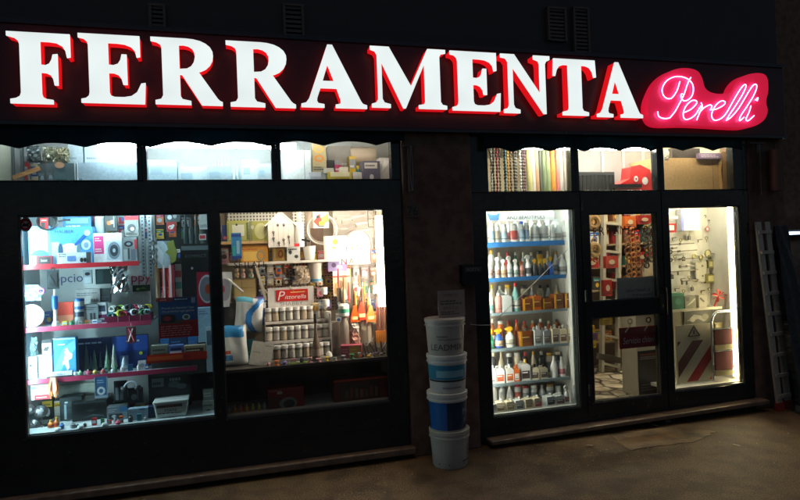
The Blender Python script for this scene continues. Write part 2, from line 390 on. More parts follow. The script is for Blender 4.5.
# plinth panels and steps
def solidbox(name, label, cat, x0, x1, y0, y1, z0, z1, m, bevel=.004, kind=None, group=None):
    mb = MB(); mb.box(x0, x1, y0, y1, z0, z1, m); o = mb.link(name, bevel=bevel); return tag(o, label, cat, group, kind)
solidbox('plinth', 'dark metal plinth panel under the two left shop windows', 'plinth', XL, XP0, -.012, .06, .0, .249, FRAME)
solidbox('plinth', 'low dark plinth under the bottle window, door and right window', 'plinth', XP1, XR, -.008, .06, .0, .119, FRAME)
STONE = nodes_mat('step_stone', lambda nt, p: (nt.links.new(_ramp(nt, _noise(nt, 12, 8), [(.3, '#54463a'), (.7, '#7c6854')]), p.inputs['Base Color']), p.inputs.__getitem__('Roughness').__setattr__('default_value', .4)))
solidbox('step', 'worn stone ledge running along the base of the left windows', 'step', XL, XP0 + .02, -.10, -.014, .035, .085, STONE, .008)
mb = MB()
xa, xb = XP1 + .06, XR + .05
mb.mesh([(xa, -.13, .028), (xb, -.13, .065), (xb, -.010, .065), (xa, -.010, .028), (xa, -.13, .062), (xb, -.13, .105), (xb, -.010, .105), (xa, -.010, .062)],
        [(3, 2, 1, 0), (4, 5, 6, 7), (0, 1, 5, 4), (1, 2, 6, 5), (2, 3, 7, 6), (3, 0, 4, 7)], STONE)
tag(mb.link('step', bevel=.008), 'worn stone threshold running in front of the shop door', 'step')
# walls
t = thing('building_wall', 'brown plaster front of the building round the dark shopfront', 'wall')
mb = MB(); mb.box(XP0, XP1, -.06, .3, 0, 2.62, PLASTER); mb.link('pier', parent=t, bevel=.01)
mb = MB(); mb.box(XR + .001, XE, -.03, .3, 0, 2.62, PLASTER); mb.link('pier', parent=t, bevel=.01)
mb = MB(); mb.box(XL - 3, XL - .001, -.04, .3, 0, 2.62, PLASTER); mb.link('pier', parent=t, bevel=.01)
UPW = nodes_mat('upper_wall_paint', lambda nt, p: (nt.links.new(_ramp(nt, _noise(nt, 4, 8), [(.3, '#222322'), (.7, '#2c2a28')]), p.inputs['Base Color']), _bump(nt, p, _noise(nt, 60, 8), .3, .005)))
mb = MB(); mb.box(XL - 3, XE, .0, .3, 2.622, 6.5, UPW); mb.link('upper_wall', parent=t)
# neighbouring house set back at the far right, across a dark passage
t = thing('neighbour_house', 'dark house wall set back beyond the right end of the shop', 'house')
mb = MB(); mb.box(XE + .6, XE + 9, 3.2, 3.6, 0, 6.5, PLASTER); mb.link('wall', parent=t)
mb = MB(); mb.box(XE + 1.6, XE + 2.7, 3.14, 3.2, .0, 2.2, mat('#2a2622', .6)); mb.link('door', parent=t)
p = at(797, 233, 3.0)
t = thing('wall_lamp', 'small bluish white tube lamp on the dark house at right edge', 'lamp', (p.x + .12, 3.0, p.z))
MB().box(-.3, .3, .02, .2, -.03, .05, mat('D')).link('housing', parent=t); MB().tube([(-.28, 0, 0), (.28, 0, 0)], .02, emit('#cfe4ff', 6)).link('tube', parent=t)
# ------------------------------------------------------------------ sign
pa = at(-40, 26, -.10); zs0 = (at(100, 124, -.1).z + at(500, 129, -.1).z + at(700, 134, -.1).z) / 3
zs1 = 3.16
SIGNM = nodes_mat('sign_panel', lambda nt, p: (nt.links.new(_ramp(nt, _noise(nt, 5), [(.3, '#35161a'), (.7, '#401a1e')]), p.inputs['Base Color']), p.inputs.__getitem__('Roughness').__setattr__('default_value', .38)))
xs1 = at(784, 100, -.1).x
t = thing('sign_board', 'long dark maroon fascia board carrying the lit shop name', 'sign')
MB().box(XL - .6, xs1, -.10, -.002, zs0, zs1, SIGNM).link('panel', parent=t, bevel=.004)
mb = MB(); mb.box(XL - .6, xs1, -.115, -.002, zs1 + .001, zs1 + .03, FRAME); mb.box(XL - .6, xs1, -.112, -.002, zs0 - .025, zs0 - .001, FRAME); mb.link('trim', parent=t)
# upper wall fittings seen as faint shapes above the sign
def upwin(label, b, mt):
    cx, z0, w, h = B(*b, -.02); t = thing('window_shutter', label, 'shutter', (cx, -.012, z0))
    mb = MB(); n = max(3, int(h / .03))
    for i in range(n): mb.box(-w / 2 + .02, w / 2 - .02, -.015, .005, i * h / n, i * h / n + h / n * .6, mt)
    mb.link('louvre', parent=t)
    mb = MB(); mb.box(-w / 2, -w / 2 + .019, -.025, .01, 0, h, mt); mb.box(w / 2 - .019, w / 2, -.025, .01, 0, h, mt); mb.box(-w / 2, w / 2, -.026, .011, h - .012, h + .004, mt); mb.link('frame', parent=t)
upwin('pale shutter end above the letter E near the top left', (149, 5, 166, 31), mat('#4c4a44'))
upwin('pale shutter end above the first letter A, centre top', (283, 5, 304, 37), mat('#4c4a44'))
upwin('grey shutter pair above the letter N near the top', (547, 8, 566, 41), mat('#4c4a44'))
upwin('tall pale shutter leaf above the letter T near the top', (573, 8, 589, 53), mat('#4c4a44'))
# letters
GF = [[(0, 1), (1, 1), (1, .68), (.95, .67), (.93, .76), (.88, .83), (.78, .875), (.66, .885), (.52, .885), (.52, .55), (.60, .545), (.66, .57), (.70, .63), (.72, .70), (.79, .71), (.79, .27), (.735, .27), (.72, .35), (.68, .41), (.61, .44), (.52, .445), (.52, .14), (.54, .09), (.60, .065), (.70, .055), (.70, 0), (.03, 0), (.03, .055), (.12, .07), (.18, .10), (.20, .15), (.20, .83), (.18, .88), (.12, .92), (0, .945)]]
GE = [[(0, 1), (.93, 1), (.93, .70), (.88, .69), (.86, .78), (.80, .84), (.70, .875), (.58, .885), (.44, .885), (.44, .56), (.52, .555), (.59, .58), (.63, .64), (.65, .72), (.72, .72), (.72, .28), (.66, .28), (.64, .36), (.59, .42), (.52, .445), (.44, .445), (.44, .16), (.46, .11), (.52, .09), (.66, .09), (.78, .11), (.87, .17), (.94, .30), (1, .31), (.98, 0), (.02, 0), (.02, .05), (.09, .065), (.135, .10), (.147, .15), (.147, .84), (.13, .89), (.08, .93), (0, .945)]]
GR = [[(0, 1), (.50, 1), (.60, .993), (.70, .972), (.78, .935), (.84, .885), (.875, .82), (.88, .76), (.87, .685), (.83, .61), (.77, .55), (.70, .515), (.66, .505), (.93, .10), (.96, .07), (1, .05), (1, 0), (.70, 0), (.43, .45), (.39, .46), (.39, .13), (.42, .08), (.54, .055), (.54, 0), (.04, 0), (.04, .055), (.12, .075), (.15, .13), (.15, .85), (.13, .90), (.08, .93), (0, .945)],
      [(.39, .90), (.46, .905), (.53, .89), (.585, .855), (.615, .80), (.622, .73), (.605, .65), (.565, .585), (.50, .545), (.39, .535)]]
GA = [[(.42, 1), (.49, 1), (.91, .11), (.94, .07), (1, .05), (1, 0), (.52, 0), (.52, .05), (.58, .06), (.60, .09), (.595, .14), (.54, .31), (.29, .31), (.235, .15), (.23, .10), (.25, .065), (.34, .05), (.34, 0), (0, 0), (0, .05), (.07, .07), (.12, .14)], [(.41, .69), (.505, .42), (.325, .42)]]
GM = [[(0, 1), (.24, 1), (.52, .36), (.76, 1), (1, 1), (1, .945), (.94, .93), (.915, .88), (.915, .12), (.94, .07), (1, .055), (1, 0), (.62, 0), (.62, .055), (.69, .07), (.71, .12), (.71, .76), (.44, 0), (.41, 0), (.135, .76), (.135, .14), (.16, .08), (.24, .055), (.24, 0), (0, 0), (0, .055), (.06, .08), (.085, .14), (.085, .86), (.06, .92), (0, .945)]]
GN = [[(0, 1), (.27, 1), (.79, .33), (.79, .86), (.77, .91), (.67, .94), (.67, 1), (1, 1), (1, .94), (.93, .91), (.90, .86), (.90, 0), (.85, 0), (.23, .79), (.23, .14), (.26, .08), (.36, .055), (.36, 0), (.04, 0), (.04, .055), (.12, .08), (.145, .14), (.145, .87), (.10, .93), (0, .945)]]
GT = [[(.02, 1), (.98, 1), (1, .70), (.955, .695), (.92, .80), (.86, .87), (.76, .90), (.65, .90), (.65, .13), (.68, .08), (.80, .055), (.80, 0), (.20, 0), (.20, .055), (.32, .08), (.35, .13), (.35, .90), (.24, .90), (.14, .87), (.08, .80), (.045, .695), (0, .70)]]
SIGN = [('F', GF, 8, 71, 33.5, 104, 'at the left end of the shop name'), ('E', GE, 79.5, 145, 35.5, 103.5, 'next to the letter F'), ('R', GR, 152, 221.5, 39.3, 105, 'after the first letter E'), ('R', GR, 227, 294.5, 43, 107.3, 'before the first letter A'),
        ('A', GA, 300.5, 365.5, 45.5, 108, 'between the letters R and M'), ('M', GM, 371, 445.5, 48.5, 108.5, 'in the middle of the shop name'), ('E', GE, 450.5, 499.5, 52.5, 111, 'between the letters M and N'),
        ('N', GN, 501, 549.5, 55.5, 113.5, 'between the letters E and T'), ('T', GT, 553, 595.5, 60, 115.5, 'between the letters N and A'), ('A', GA, 596, 641, 63, 117.5, 'at the end beside the pink neon plate')]
YF = -.19
def _let(nt, p):
    p.inputs['Base Color'].default_value = (.6, .6, .6, 1); p.inputs['Roughness'].default_value = .35; p.inputs['Emission Color'].default_value = (*lin('#eef8f6'), 1)
    mr = nt.nodes.new('ShaderNodeMapRange'); mr.inputs[1].default_value = .3; mr.inputs[2].default_value = .7; mr.inputs[3].default_value = .86; mr.inputs[4].default_value = 1.02
    nt.links.new(_noise(nt, 3, 1), mr.inputs[0]); nt.links.new(mr.outputs[0], p.inputs['Emission Strength'])
LETTER = nodes_mat('lit_acrylic', _let); RET = emit('#e4141c', .85, '#b01018')
for ch, G, x0, x1, y0, y1, where in SIGN:
    cx, z0, w, h = B(x0, y0, x1, y1, YF)
    pl = [[((x - .5) * w, z * h) for x, z in p] for p in G]
    t = thing('sign_letter', f'white lit letter {ch} with red sides {where}', 'sign letter', (cx, YF, z0), group='lit letters of the shop name')
    o = curve_solid(pl, .085, 'return', RET, (0, .087, 0), t)
    curve_solid(pl, .012, 'face', LETTER, (0, .0, 0), t, .0015)
# neon plate
def Z4(u, v): return (645 + u / 6.154, 70 + v / 6.15)
blob = [(20, 250), (22, 200), (40, 145), (70, 85), (110, 40), (160, 8), (220, -8), (280, -6), (325, 12), (350, 55), (362, 100), (385, 130), (430, 147), (480, 148), (525, 138), (545, 100), (575, 62), (620, 35), (680, 22), (730, 28), (752, 60), (755, 130), (742, 195), (752, 250), (735, 300), (690, 335), (620, 355), (500, 352), (380, 345), (250, 340), (120, 342), (60, 330), (30, 295)]
def smooth_poly(p, n=4, closed=True):
    out = []; N = len(p)
    for i in range(N if closed else N - 1):
        if closed: a, b, c, d = p[i - 1], p[i], p[(i + 1) % N], p[(i + 2) % N]
        else: a, b, c, d = p[max(i - 1, 0)], p[i], p[i + 1], p[min(i + 2, N - 1)]
        for k in range(n):
            s = k / n
            out.append(tuple(.5 * ((2 * b[j]) + (c[j] - a[j]) * s + (2 * a[j] - 5 * b[j] + 4 * c[j] - d[j]) * s * s + (3 * b[j] - a[j] - 3 * c[j] + d[j]) * s ** 3) for j in range(2)))
    if not closed: out.append(tuple(p[-1]))
    return out
YN = -.19
q = [at(*Z4(u, v), YN) for u, v in smooth_poly(blob)]
c0 = at(708, 100, YN)
t = thing('neon_sign', 'pink red cloud shaped neon plate with handwritten shop name', 'neon sign', (c0.x, YN, c0.z))
pl = [[(v.x - c0.x, v.z - c0.z) for v in q]]
curve_solid(pl, .09, 'plate', emit('#e6163c', .62, '#e04470'), (0, .09, 0), t, .004)
strokes = [[(215, 70), (195, 130), (160, 175), (120, 165), (105, 120), (130, 70), (180, 42), (240, 45), (285, 75), (298, 120), (285, 165), (250, 190), (225, 178), (222, 150), (232, 148)],
           [(282, 45), (262, 85), (240, 150), (210, 210), (185, 255), (165, 280)],
           [(78, 255), (85, 285), (115, 298), (150, 295), (165, 280)],
           [(245, 260), (285, 240), (318, 205), (312, 188), (285, 190), (250, 225), (235, 270), (245, 302), (275, 300), (310, 275), (335, 235), (350, 215)],
           [(345, 200), (352, 225), (335, 265), (318, 308)], [(335, 262), (360, 235), (395, 215), (412, 222), (402, 245)],
           [(402, 245), (440, 240), (485, 215), (492, 195), (465, 192), (430, 225), (410, 275), (425, 308), (465, 300), (500, 265), (540, 195), (585, 120), (612, 90), (622, 100), (600, 150), (560, 215), (520, 275), (500, 310)],
           [(500, 310), (530, 290), (580, 230), (640, 130), (670, 90), (688, 98), (672, 150), (630, 220), (590, 280), (582, 312), (610, 290)],
           [(652, 220), (640, 260), (622, 300), (635, 312), (672, 280)], [(680, 185), (695, 170), (690, 190)]]
NEON = emit('#ffa4ee', 5.5)
mb = MB()
for s in strokes:
    pts = [at(*Z4(u, v), YN - .022) for u, v in smooth_poly(s, 4, False)]
    mb.tube([(v.x - c0.x, -.022, v.z - c0.z) for v in pts], 0.0043, NEON, 6)
mb.link('neon_tube', parent=t)
# ------------------------------------------------------------------ awning valances with scalloped hems
def valance(label, px0, px1, ztop, pyb, amp, period, Y=-.075):
    a, b = at(px0, pyb[0], Y), at(px1, pyb[1], Y); n = 160; vs = []; fs = []
    for i in range(n + 1):
        s = i / n; x = a.x + (b.x - a.x) * s; zb = a.z + (b.z - a.z) * s + amp * (abs(math.sin(math.pi * (x - a.x) / period + .6)) - .5)
        yy = Y + .012 * math.sin(x * 9) + .006 * math.sin(x * 23)
        for k in range(5):
            z = ztop + (zb - ztop) * k / 4; vs.append((x, Y + (yy - Y) * k / 4, z))
    for i in range(n):
        for k in range(4): fs.append((i * 5 + k, i * 5 + k + 1, i * 5 + k + 6, i * 5 + k + 5))
    mb = MB(); mb.smooth = True; mb.mesh(vs, fs, FABRIC); o = mb.link('awning_valance')
    s = o.modifiers.new('thickness', 'SOLIDIFY'); s.thickness = .003
    return tag(o, label, 'awning', 'scalloped awning valances')
valance('dark teal scalloped awning valance over the left transoms', -40, 404, zs0 - .02, (146, 143), .035, .40)
valance('dark scalloped awning valance over the transoms right of the pier', 483, 742, zs0 - .02, (150, 149), .03, .33)
# ------------------------------------------------------------------ shop room behind the windows
WALLI = nodes_mat('shop_wall_paint', lambda nt, p: (nt.links.new(_ramp(nt, _noise(nt, 3), [(.3, '#b0a690'), (.7, '#c8bfa8')]), p.inputs['Base Color']), None))
CEIL = mat('#cfcfc8', .8)
RX0, RX1, RY1 = XL - .5, XR + .25, 3.6
t = thing('shop_room', 'inside walls of the shop seen behind door and transoms', 'wall')
mb = MB(); mb.box(RX0, RX1, RY1, RY1 + .1, 0, 3.0, WALLI); mb.link('back_wall', parent=t)
mb = MB(); mb.box(RX0 - .1, RX0, .32, RY1, 0, 3.0, WALLI); mb.link('side_wall', parent=t)
mb = MB(); mb.box(RX1, RX1 + .1, .32, RY1, 0, 3.0, WALLI); mb.link('side_wall', parent=t)
tag(MB().box(RX0, RX1, .31, RY1, 2.9, 2.98, CEIL).link('ceiling'), kind='structure')
mb = MB(); mb.face([(RX0, .065, .118), (RX1, .065, .118), (RX1, RY1, .118), (RX0, RY1, .118)], CRAZY); tag(mb.link('shop_floor'), kind='structure')
tag(MB().box(RX0, RX1, .062, .30, 2.62, 2.66, CEIL).link('ceiling'), kind='structure')

def shell(label, h, ztop, zbot, depth, back, side, top, y0=.065, left=True, right=True, bottom=None, cut=0.):
    """display box behind a window: back, sides, top and floor boards"""
    t = thing('display_case', label, 'display case'); x0, x1 = h[0] - .05, h[1] + .05
    MB().box(x0 + cut, x1, y0 + depth, y0 + depth + .02, zbot, ztop, back).link('back_panel', parent=t)
    if left: MB().box(x0 - .02, x0, y0, y0 + depth - .001, zbot, ztop, side).link('side_panel', parent=t)
    if right: MB().box(x1, x1 + .02, y0, y0 + depth - .001, zbot, ztop, side).link('side_panel', parent=t)
    MB().box(x0 - .02, x1 + .02, y0, y0 + depth + .02, ztop + .001, ztop + .02, top).link('top_board', parent=t)
    MB().box(x0 - .02 + cut * .4, x1 + .02, y0, y0 + depth + .02, zbot - .03, zbot - .001, bottom or side).link('floor_board', parent=t)
    return t
def shelf(name, label, x0, x1, y0, y1, z, edge, top='w', th=.03, parent=None, cat='shelf', group=None):
    mb = MB(); mb.box(x0, x1, y0 + .004, y1, z - .016, z, mat(top, .35)); mb.box(x0, x1, y0, y0 + .0035, z - th, z + .003, mat(edge, .4))
    o = mb.link(name, parent=parent)
    return o if parent else tag(o, label, cat, group)
def tubelamp(label, a, b, r, m, cat='lamp', housing=True, off=(0, .03, .03)):
    a, b = Vector(a), Vector(b); t = thing('tube_lamp', label, cat, a)
    MB().tube([(0, 0, 0), tuple(b - a)], r, m, 10).link('tube', parent=t)
    if housing:
        o = Vector(off); MB().bar(o, (b - a) + o, .05, .02, mat('#d0d0cc', .4)).link('fitting', parent=t)
    return t
# ---- window A: appliances
WHITEB = mat('#cdd6d4', .6); DARKB = mat('#1c2224', .7)
YA = .20; ZA = zTb - .12
cA = shell('white display case with red edged shelves in the appliance window', OA, ZA, OA[2] + .005, .52, WHITEB, mat('#b8c4c6', .5), WHITEB)
xa1 = at(158, 300, .57).x
MB().box(xa1, OA[1] + .045, .555, .582, OA[2] + .01, ZA - .01, DARKB).link('dark_back', parent=cA)
z1 = at(80, 263.5, YA).z; z2 = at(64, 326, YA).z; z3 = at(100, 374.5, YA).z; z0A = OA[2] + .006
shelf('shelf', 'top display shelf with red front edge, under the blue appliance boxes', OA[0] - .045, at(139, 262, YA).x, YA, .58, z1, '#b4202c')
shelf('shelf', 'second display shelf with worn pink front edge in the appliance window', OA[0] - .045, at(151, 320, YA).x, YA, .58, z2, '#a83a58')
shelf('shelf', 'third display shelf with maroon front edge in the appliance window', OA[0] - .045, at(197, 370, YA).x, YA, .58, z3, '#98284a')
TA = emit('#d2f4ff', 165)
tubelamp('cool white upright tube lamp behind the left frame of the appliance window', (OA[0] - .050, .082, z3 - .2), (OA[0] - .050, .082, ZA - .06), .012, TA, housing=False)
# words on the back boards
def words(name, label, txt, px, py, hpx, Y, m, cat='lettering', width=None):
    c = at(px, py, Y); h = at(px, py - hpx / 2, Y).z - at(px, py + hpx / 2, Y).z
    mb = MB(); vs, fs, w = text_mesh(txt)
    mb.mesh([(x * h - w * h / 2, dy, z * h) for dy in (0, .004) for x, z in vs], [f for f in fs] + [tuple(i + len(vs) for i in reversed(f)) for f in fs], m)
    return tag(mb.link(name, (c.x, Y, c.z - h / 2)), label, cat)
words('shelf_lettering', 'slate blue letters on white board behind the little mirrors', 'opcio', 68, 278, 8.5, .575, mat('#4a5a8c'))
words('shelf_lettering', 'magenta letters on white board beside the foil bag', 'ppy', 141, 277, 9, .50, mat('#a81048'))
pkg('backing_board', 'white board with magenta letters above the tray of coloured cords', 'board', (129, 268, 151, 318), .51, z2, .01, 'W')
# top shelf items
p = B(19.5, 217, 31.5, 232, .022)
mb = MB(); mb.disc(0, 0, 0, .003, p[2] / 2, p[3] / 2, mat('W')); mb.ring(0, 0, -.001, p[2] * .44, .008, mat('#c02028'), 24, 6); mb.bar((-.022, -.002, .022), (.022, -.002, -.022), .008, .003, mat('#c02028'), (0, 1, 0))
mb.prism([(-.02, -.012), (.018, -.012), (.018, .004), (.026, .012), (.012, .012), (.006, .002), (-.016, .002)], -.0035, .0, mat('K'))
tag(mb.link('sticker', (p[0], .024, p[1] + p[3] / 2)), 'round white no dogs sticker with red ring on the glass', 'sticker')
c = B(38, 213, 62, 236, .30); mb = MB(); mb.lathe([(.045, 0), (.066, .02), (.07, .04), (.066, .04), (.044, .008)], mat('#202426', .3), 0, 0, 20); mb.tube([(.06, 0, .03), (.12, 0, .05), (.15, 0, .05)], .008, mat('K'))
o = tag(mb.link('frying_pan', (c[0], .27, c[1] + c[3] * .55)), 'dark frying pan hung above the blue boxes', 'pan'); o.rotation_euler = (rad(70), 0, 0)
pkg('label_card', 'small red and dark card beside the frying pan', 'card', (40, 218, 48, 229), .235, None, .01, 'R', [(.1, .1, .6, .6, 'K'), ('l', .2, .7, .9, .9, 1, 'W')])
pkg('appliance_box', 'pale blue appliance box at the left end of top shelf', 'box', (28.5, 226, 50.5, 262), .24, z1, .16, '#6cacd0', [(.12, .3, .86, .9, '#dfeef2'), ('o', .5, .25, .4, .14, '#3c86b4'), ('o', .5, .62, .3, .2, 'W'), ('l', .1, .04, .8, .12, 1, 'B')])
pkg('appliance_box', 'blue box with white stripes behind the large grinder box', 'box', (63, 213, 91, 234), .40, None, .12, '#4a8cc0', [(.1, .5, .9, .75, '#7ab4dc'), ('l', .1, .2, .9, .45, 2, 'W'), (.55, .8, .9, .95, 'B')])
pkg('appliance_box', 'largest light blue HAUBER box with a picture of a machine', 'box', (50.5, 227, 93, 262), .24, z1, .18, '#4a94c8',
    [(0, 0, .36, .52, '#3f8cc2'), (.02, .02, .2, .6, '#9ccbe6'), ('o', .45, .36, .27, .2, '#cfe0ea'), ('o', .23, .36, .06, .2, '#20405c'), ('o', .66, .36, .05, .18, '#54707e'), ('p', [(.55, .52), (.6, .48), (.86, .76), (.83, .84)], '#1c50a0'),
     ('o', .87, .83, .075, .085, '#a8cfe8'), ('o', .84, .5, .11, .14, '#b8d0de'), ('o', .84, .5, .06, .08, '#6c8ca0'), ('t', 'HAUBER', .34, .88, .085, 'K', .5), ('l', .72, .12, .98, .3, 2, '#e0eef4')])
pkg('appliance_box', 'long grey and white box in front of the HAUBER box', 'box', (57, 252.5, 91, 263.5), .215, z1 + .001, .024, '#b9c6cc', [(.86, 0, 1, 1, 'D'), (.3, .25, .55, .7, '#4a6c9c'), ('l', .06, .6, .3, .95, 2, 'K'), ('o', .72, .3, .05, .2, 'K'), ('o', .82, .3, .04, .2, 'K')])
pkg('gift_box', 'small dark box with red rim at left end of top shelf', 'box', (36.5, 256, 52, 264), .215, z1 + .001, .024, '#8c2838', [(.1, .12, .9, .88, '#23282a'), ('t', 'best', .5, .5, .3, 'W', .4)])
pkg('price_box', 'tiny white and green box at left end of top shelf', 'box', (29.5, 256, 36, 264), .216, z1 + .001, .024, 'W', [(.3, .4, .7, .7, '#3a8a5a')])
pkg('heater_box', 'white box with magenta panel and round fan picture', 'box', (93.5, 233, 122, 262), .24, z1, .16, '#d6dadc', [(.02, .3, .36, .9, '#c43a7c'), ('l', .06, .72, .33, .86, 2, 'W'), ('l', .06, .36, .33, .5, 2, 'W'), (.45, .08, .98, .72, '#b4c0c8'), ('o', .72, .4, .22, .3, '#6c7c8a'), ('o', .72, .4, .15, .2, '#26323c'), ('o', .72, .4, .05, .07, '#a0b0b8')])
def lathe_thing(name, label, cat, box, Y, base, prof, m, parts=(), group=None, seg=16, sy=1.):
    """prof in fractions of width/2 and height"""
    cx, z0, w, h = B(*box, Y, base); t = thing(name, label, cat, (cx, Y + w / 2 * sy, z0), group=group)
    MB().lathe([(r * w / 2, z * h) for r, z in prof], m if not isinstance(m, str) else mat(m, .35), 0, 0, seg, 1, sy).link('body', parent=t)
    for nm, pr, pm in parts: MB().lathe([(r * w / 2, z * h) for r, z in pr], pm if not isinstance(pm, str) else mat(pm, .35), 0, 0, seg, 1, sy).link(nm, parent=t)
    return t
CAN = [(.93, 0), (1, .02), (1, .97), (.93, 1)]
lathe_thing('canister', 'grey canister standing behind the magenta panelled box', 'canister', (94, 217, 104, 233), .34, None, CAN, '#9aa4a8', [('lid', [(1.03, .92), (1.03, 1.02), (.9, 1.04)], '#c4ccd0')])
pkg('blister_pack', 'dark pack with orange tool hung over the heater box', 'pack', (105, 213, 117, 231), .34, None, .03, '#39403e', [('o', .35, .45, .2, .12, '#d06a30'), ('o', .6, .5, .18, .1, 'W'), (.7, .2, .78, .9, '#a8aca8')])
pkg('blister_pack', 'red topped grey card pack hung left of the rail', 'pack', (124.5, 216, 138.5, 236), .30, None, .03, '#8d9290', [(0, .8, 1, 1, '#b8242c'), ('o', .5, .4, .3, .2, '#4a4e50'), ('o', .55, .35, .15, .1, '#c8ccd0'), ('l', .1, .06, .9, .2, 2, 'K')])
pkg('drill_box', 'grey and black tool pack under the red topped card', 'pack', (122, 237, 137, 264), .26, z1, .08, '#7c8688', [('o', .45, .72, .3, .12, '#1a1c1e'), ('o', .45, .72, .15, .06, '#8090a0'), (.1, .05, .35, .5, '#a8b0b2'), (.4, .1, .5, .55, '#30383a'), (.6, .05, .9, .5, '#55606a'), (.85, .5, 1, .9, '#a02838')])
for i, (a, b) in enumerate(((141, 145), (147.5, 152.5))):
    cx, z0, w, h = B(a, 212, b, 277, .33); mb = MB(); mb.box(-w / 2, w / 2, 0, .03, 0, h, mat('#9ba8b0', .35, .7)); 
    for k in range(18): mb.box(-w * .18, w * .18, -.0006, .001, h * (k + .3) / 18, h * (k + .7) / 18, mat('#2a2f33'))
    tag(mb.link('shelf_rail', (cx, .33, z0)), ('slotted steel rail next to the red topped card' if i == 0 else 'wider slotted steel rail beside the hanging chain'), 'rail', 'steel shelf rails')
# chain
def chain(label, px, y0, y1, Y, m, r=.009, cat='chain', group=None):
    a, b = at(px, y0, Y), at(px, y1, Y); n = max(3, int((a.z - b.z) / (r * 2.3))); mb = MB()
    for i in range(n):
        z = a.z - b.z - (i + .5) * (a.z - b.z) / n; k = 8
        pts = [((r * math.cos(2 * math.pi * j / k) * .8 if i % 2 else 0), (0 if i % 2 else r * math.cos(2 * math.pi * j / k) * .8), z + r * 1.35 * math.sin(2 * math.pi * j / k)) for j in range(k)]
        mb.tube(pts, r * .32, m, 5, True)
    return tag(mb.link('hanging_chain', (a.x, Y, b.z)), label, cat, group)
chain('heavy dark chain hanging beside the steel rails', 152.5, 236, 264, .26, mat('#6a7076', .3, .8), .014)
chain('lighter steel chain hanging next to the pale blue pack', 156, 238, 262, .27, mat('#9aa0a6', .3, .8), .010)
pkg('hanging_pack', 'pale blue white pack hung below the red bull card', 'pack', (157, 241, 170, 268), .30, None, .03, '#a9bcc6', [('p', [(.0, .9), (.5, .55), (.4, .1), (0, .3)], '#d4dde2'), ('p', [(.5, 1), (1, .7), (1, 1)], '#6c7c86')])
mb = MB(); c = at(171, 252, .28)
mb.prism([(-.03, .07), (.02, .09), (.03, .04), (.045, 0), (.03, -.07), (.0, -.085), (-.008, -.03), (-.04, .0), (-.02, .02)], -.006, .006, mat('#6d742a', .7)); tag(mb.link('work_glove', (c.x, .28, c.z)), 'olive green work glove hung by the pale blue pack', 'glove')
pkg('label_card', 'red card with white bull emblem near window top', 'card', (166.5, 222, 176, 231.5), .20, None, .012, '#a83a3c', [('o', .45, .45, .28, .22, 'W'), ('o', .7, .62, .14, .14, 'W'), ('o', .35, .4, .08, .1, '#a83a3c')])
pkg('hook_card', 'dark card of small hooks hung from the top rail', 'card', (165, 210, 180, 222), .26, None, .02, '#434a4c', [('o', .3, .4, .15, .2, '#c0c8cc'), ('o', .65, .5, .13, .2, '#9aa2a6')])
pkg('dark_cabinet', 'black cabinet with grey lettering at right of appliance window', 'cabinet', (181.5, 244, 211, 330), .36, None, .18, '#14181a', [(.04, .93, .96, .98, '#5a6468'), ('t', 'KOMPACT', .52, .86, .035, '#5c666a'), ('o', .38, .72, .04, .015, '#c8ccd0')], rough=.3)
for i in range(4):
    lathe_thing('dark_bottle', f'{ORD[i]} dark bottle from the left on top of the black cabinet', 'bottle', (183 + i * 5.5, 214 + i % 2 * 4, 188 + i * 5.5, 243.5), .38, None, [(.9, 0), (1, .03), (1, .55), (.5, .7), (.4, .95), (.45, 1)], ['#2a3a3c', '#37474a', '#22302e', '#46524e'][i], group='bottles on the black cabinet')
pkg('white_carton', 'white carton top right inside the appliance window', 'box', (199, 213, 210, 229), .30, None, .1, 'W', [('l', .1, .1, .9, .3, 2, 'D')])
pkg('label_card', 'small red and white card on the black cabinet top', 'card', (199, 234, 206, 240), .31, None, .01, 'W', [(.1, .2, .9, .8, '#c02834')])
# second shelf
def grater(label, px, Y):
    cx, z0, w, h = B(*px, Y); mb = MB(); mb.box(-w / 2, w / 2, 0, .006, 0, h, mat('#4a5458', .3, .4)); mb.box(-w * .36, w * .36, -.004, 0, h * .1, h * .86, mat('#98a4a8', .2, .9))
    mb.bar((-w * .2, -.006, h * .75), (w * .2, -.006, h * .2), .006, .003, mat('#20282c'), (0, 1, 0)); mb.ring(0, h * 1.06, .003, w * .16, .003, CHROME, 14, 5)
    return tag(mb.link('hand_mirror', (cx, Y, z0)), label, 'mirror')
grater('framed grey hand mirror hung from the red shelf edge', (47, 270, 59, 289), .185)
pkg('mini_mirror', 'pale grey pocket mirror with dark oval under the red shelf', 'mirror', (83, 270, 92, 284), .22, None, .02, '#9aaab2', [('o', .5, .72, .3, .12, '#1c2428'), (.1, .05, .9, .5, '#b4c2c8')])
pkg('pocket_case', 'dark green pocket case hung next to the grey mirror', 'case', (95.5, 269, 110, 284), .23, None, .03, '#20393c', [(.08, .1, .5, .9, '#2c4a4c'), (.62, .1, .66, .9, '#14282a')])
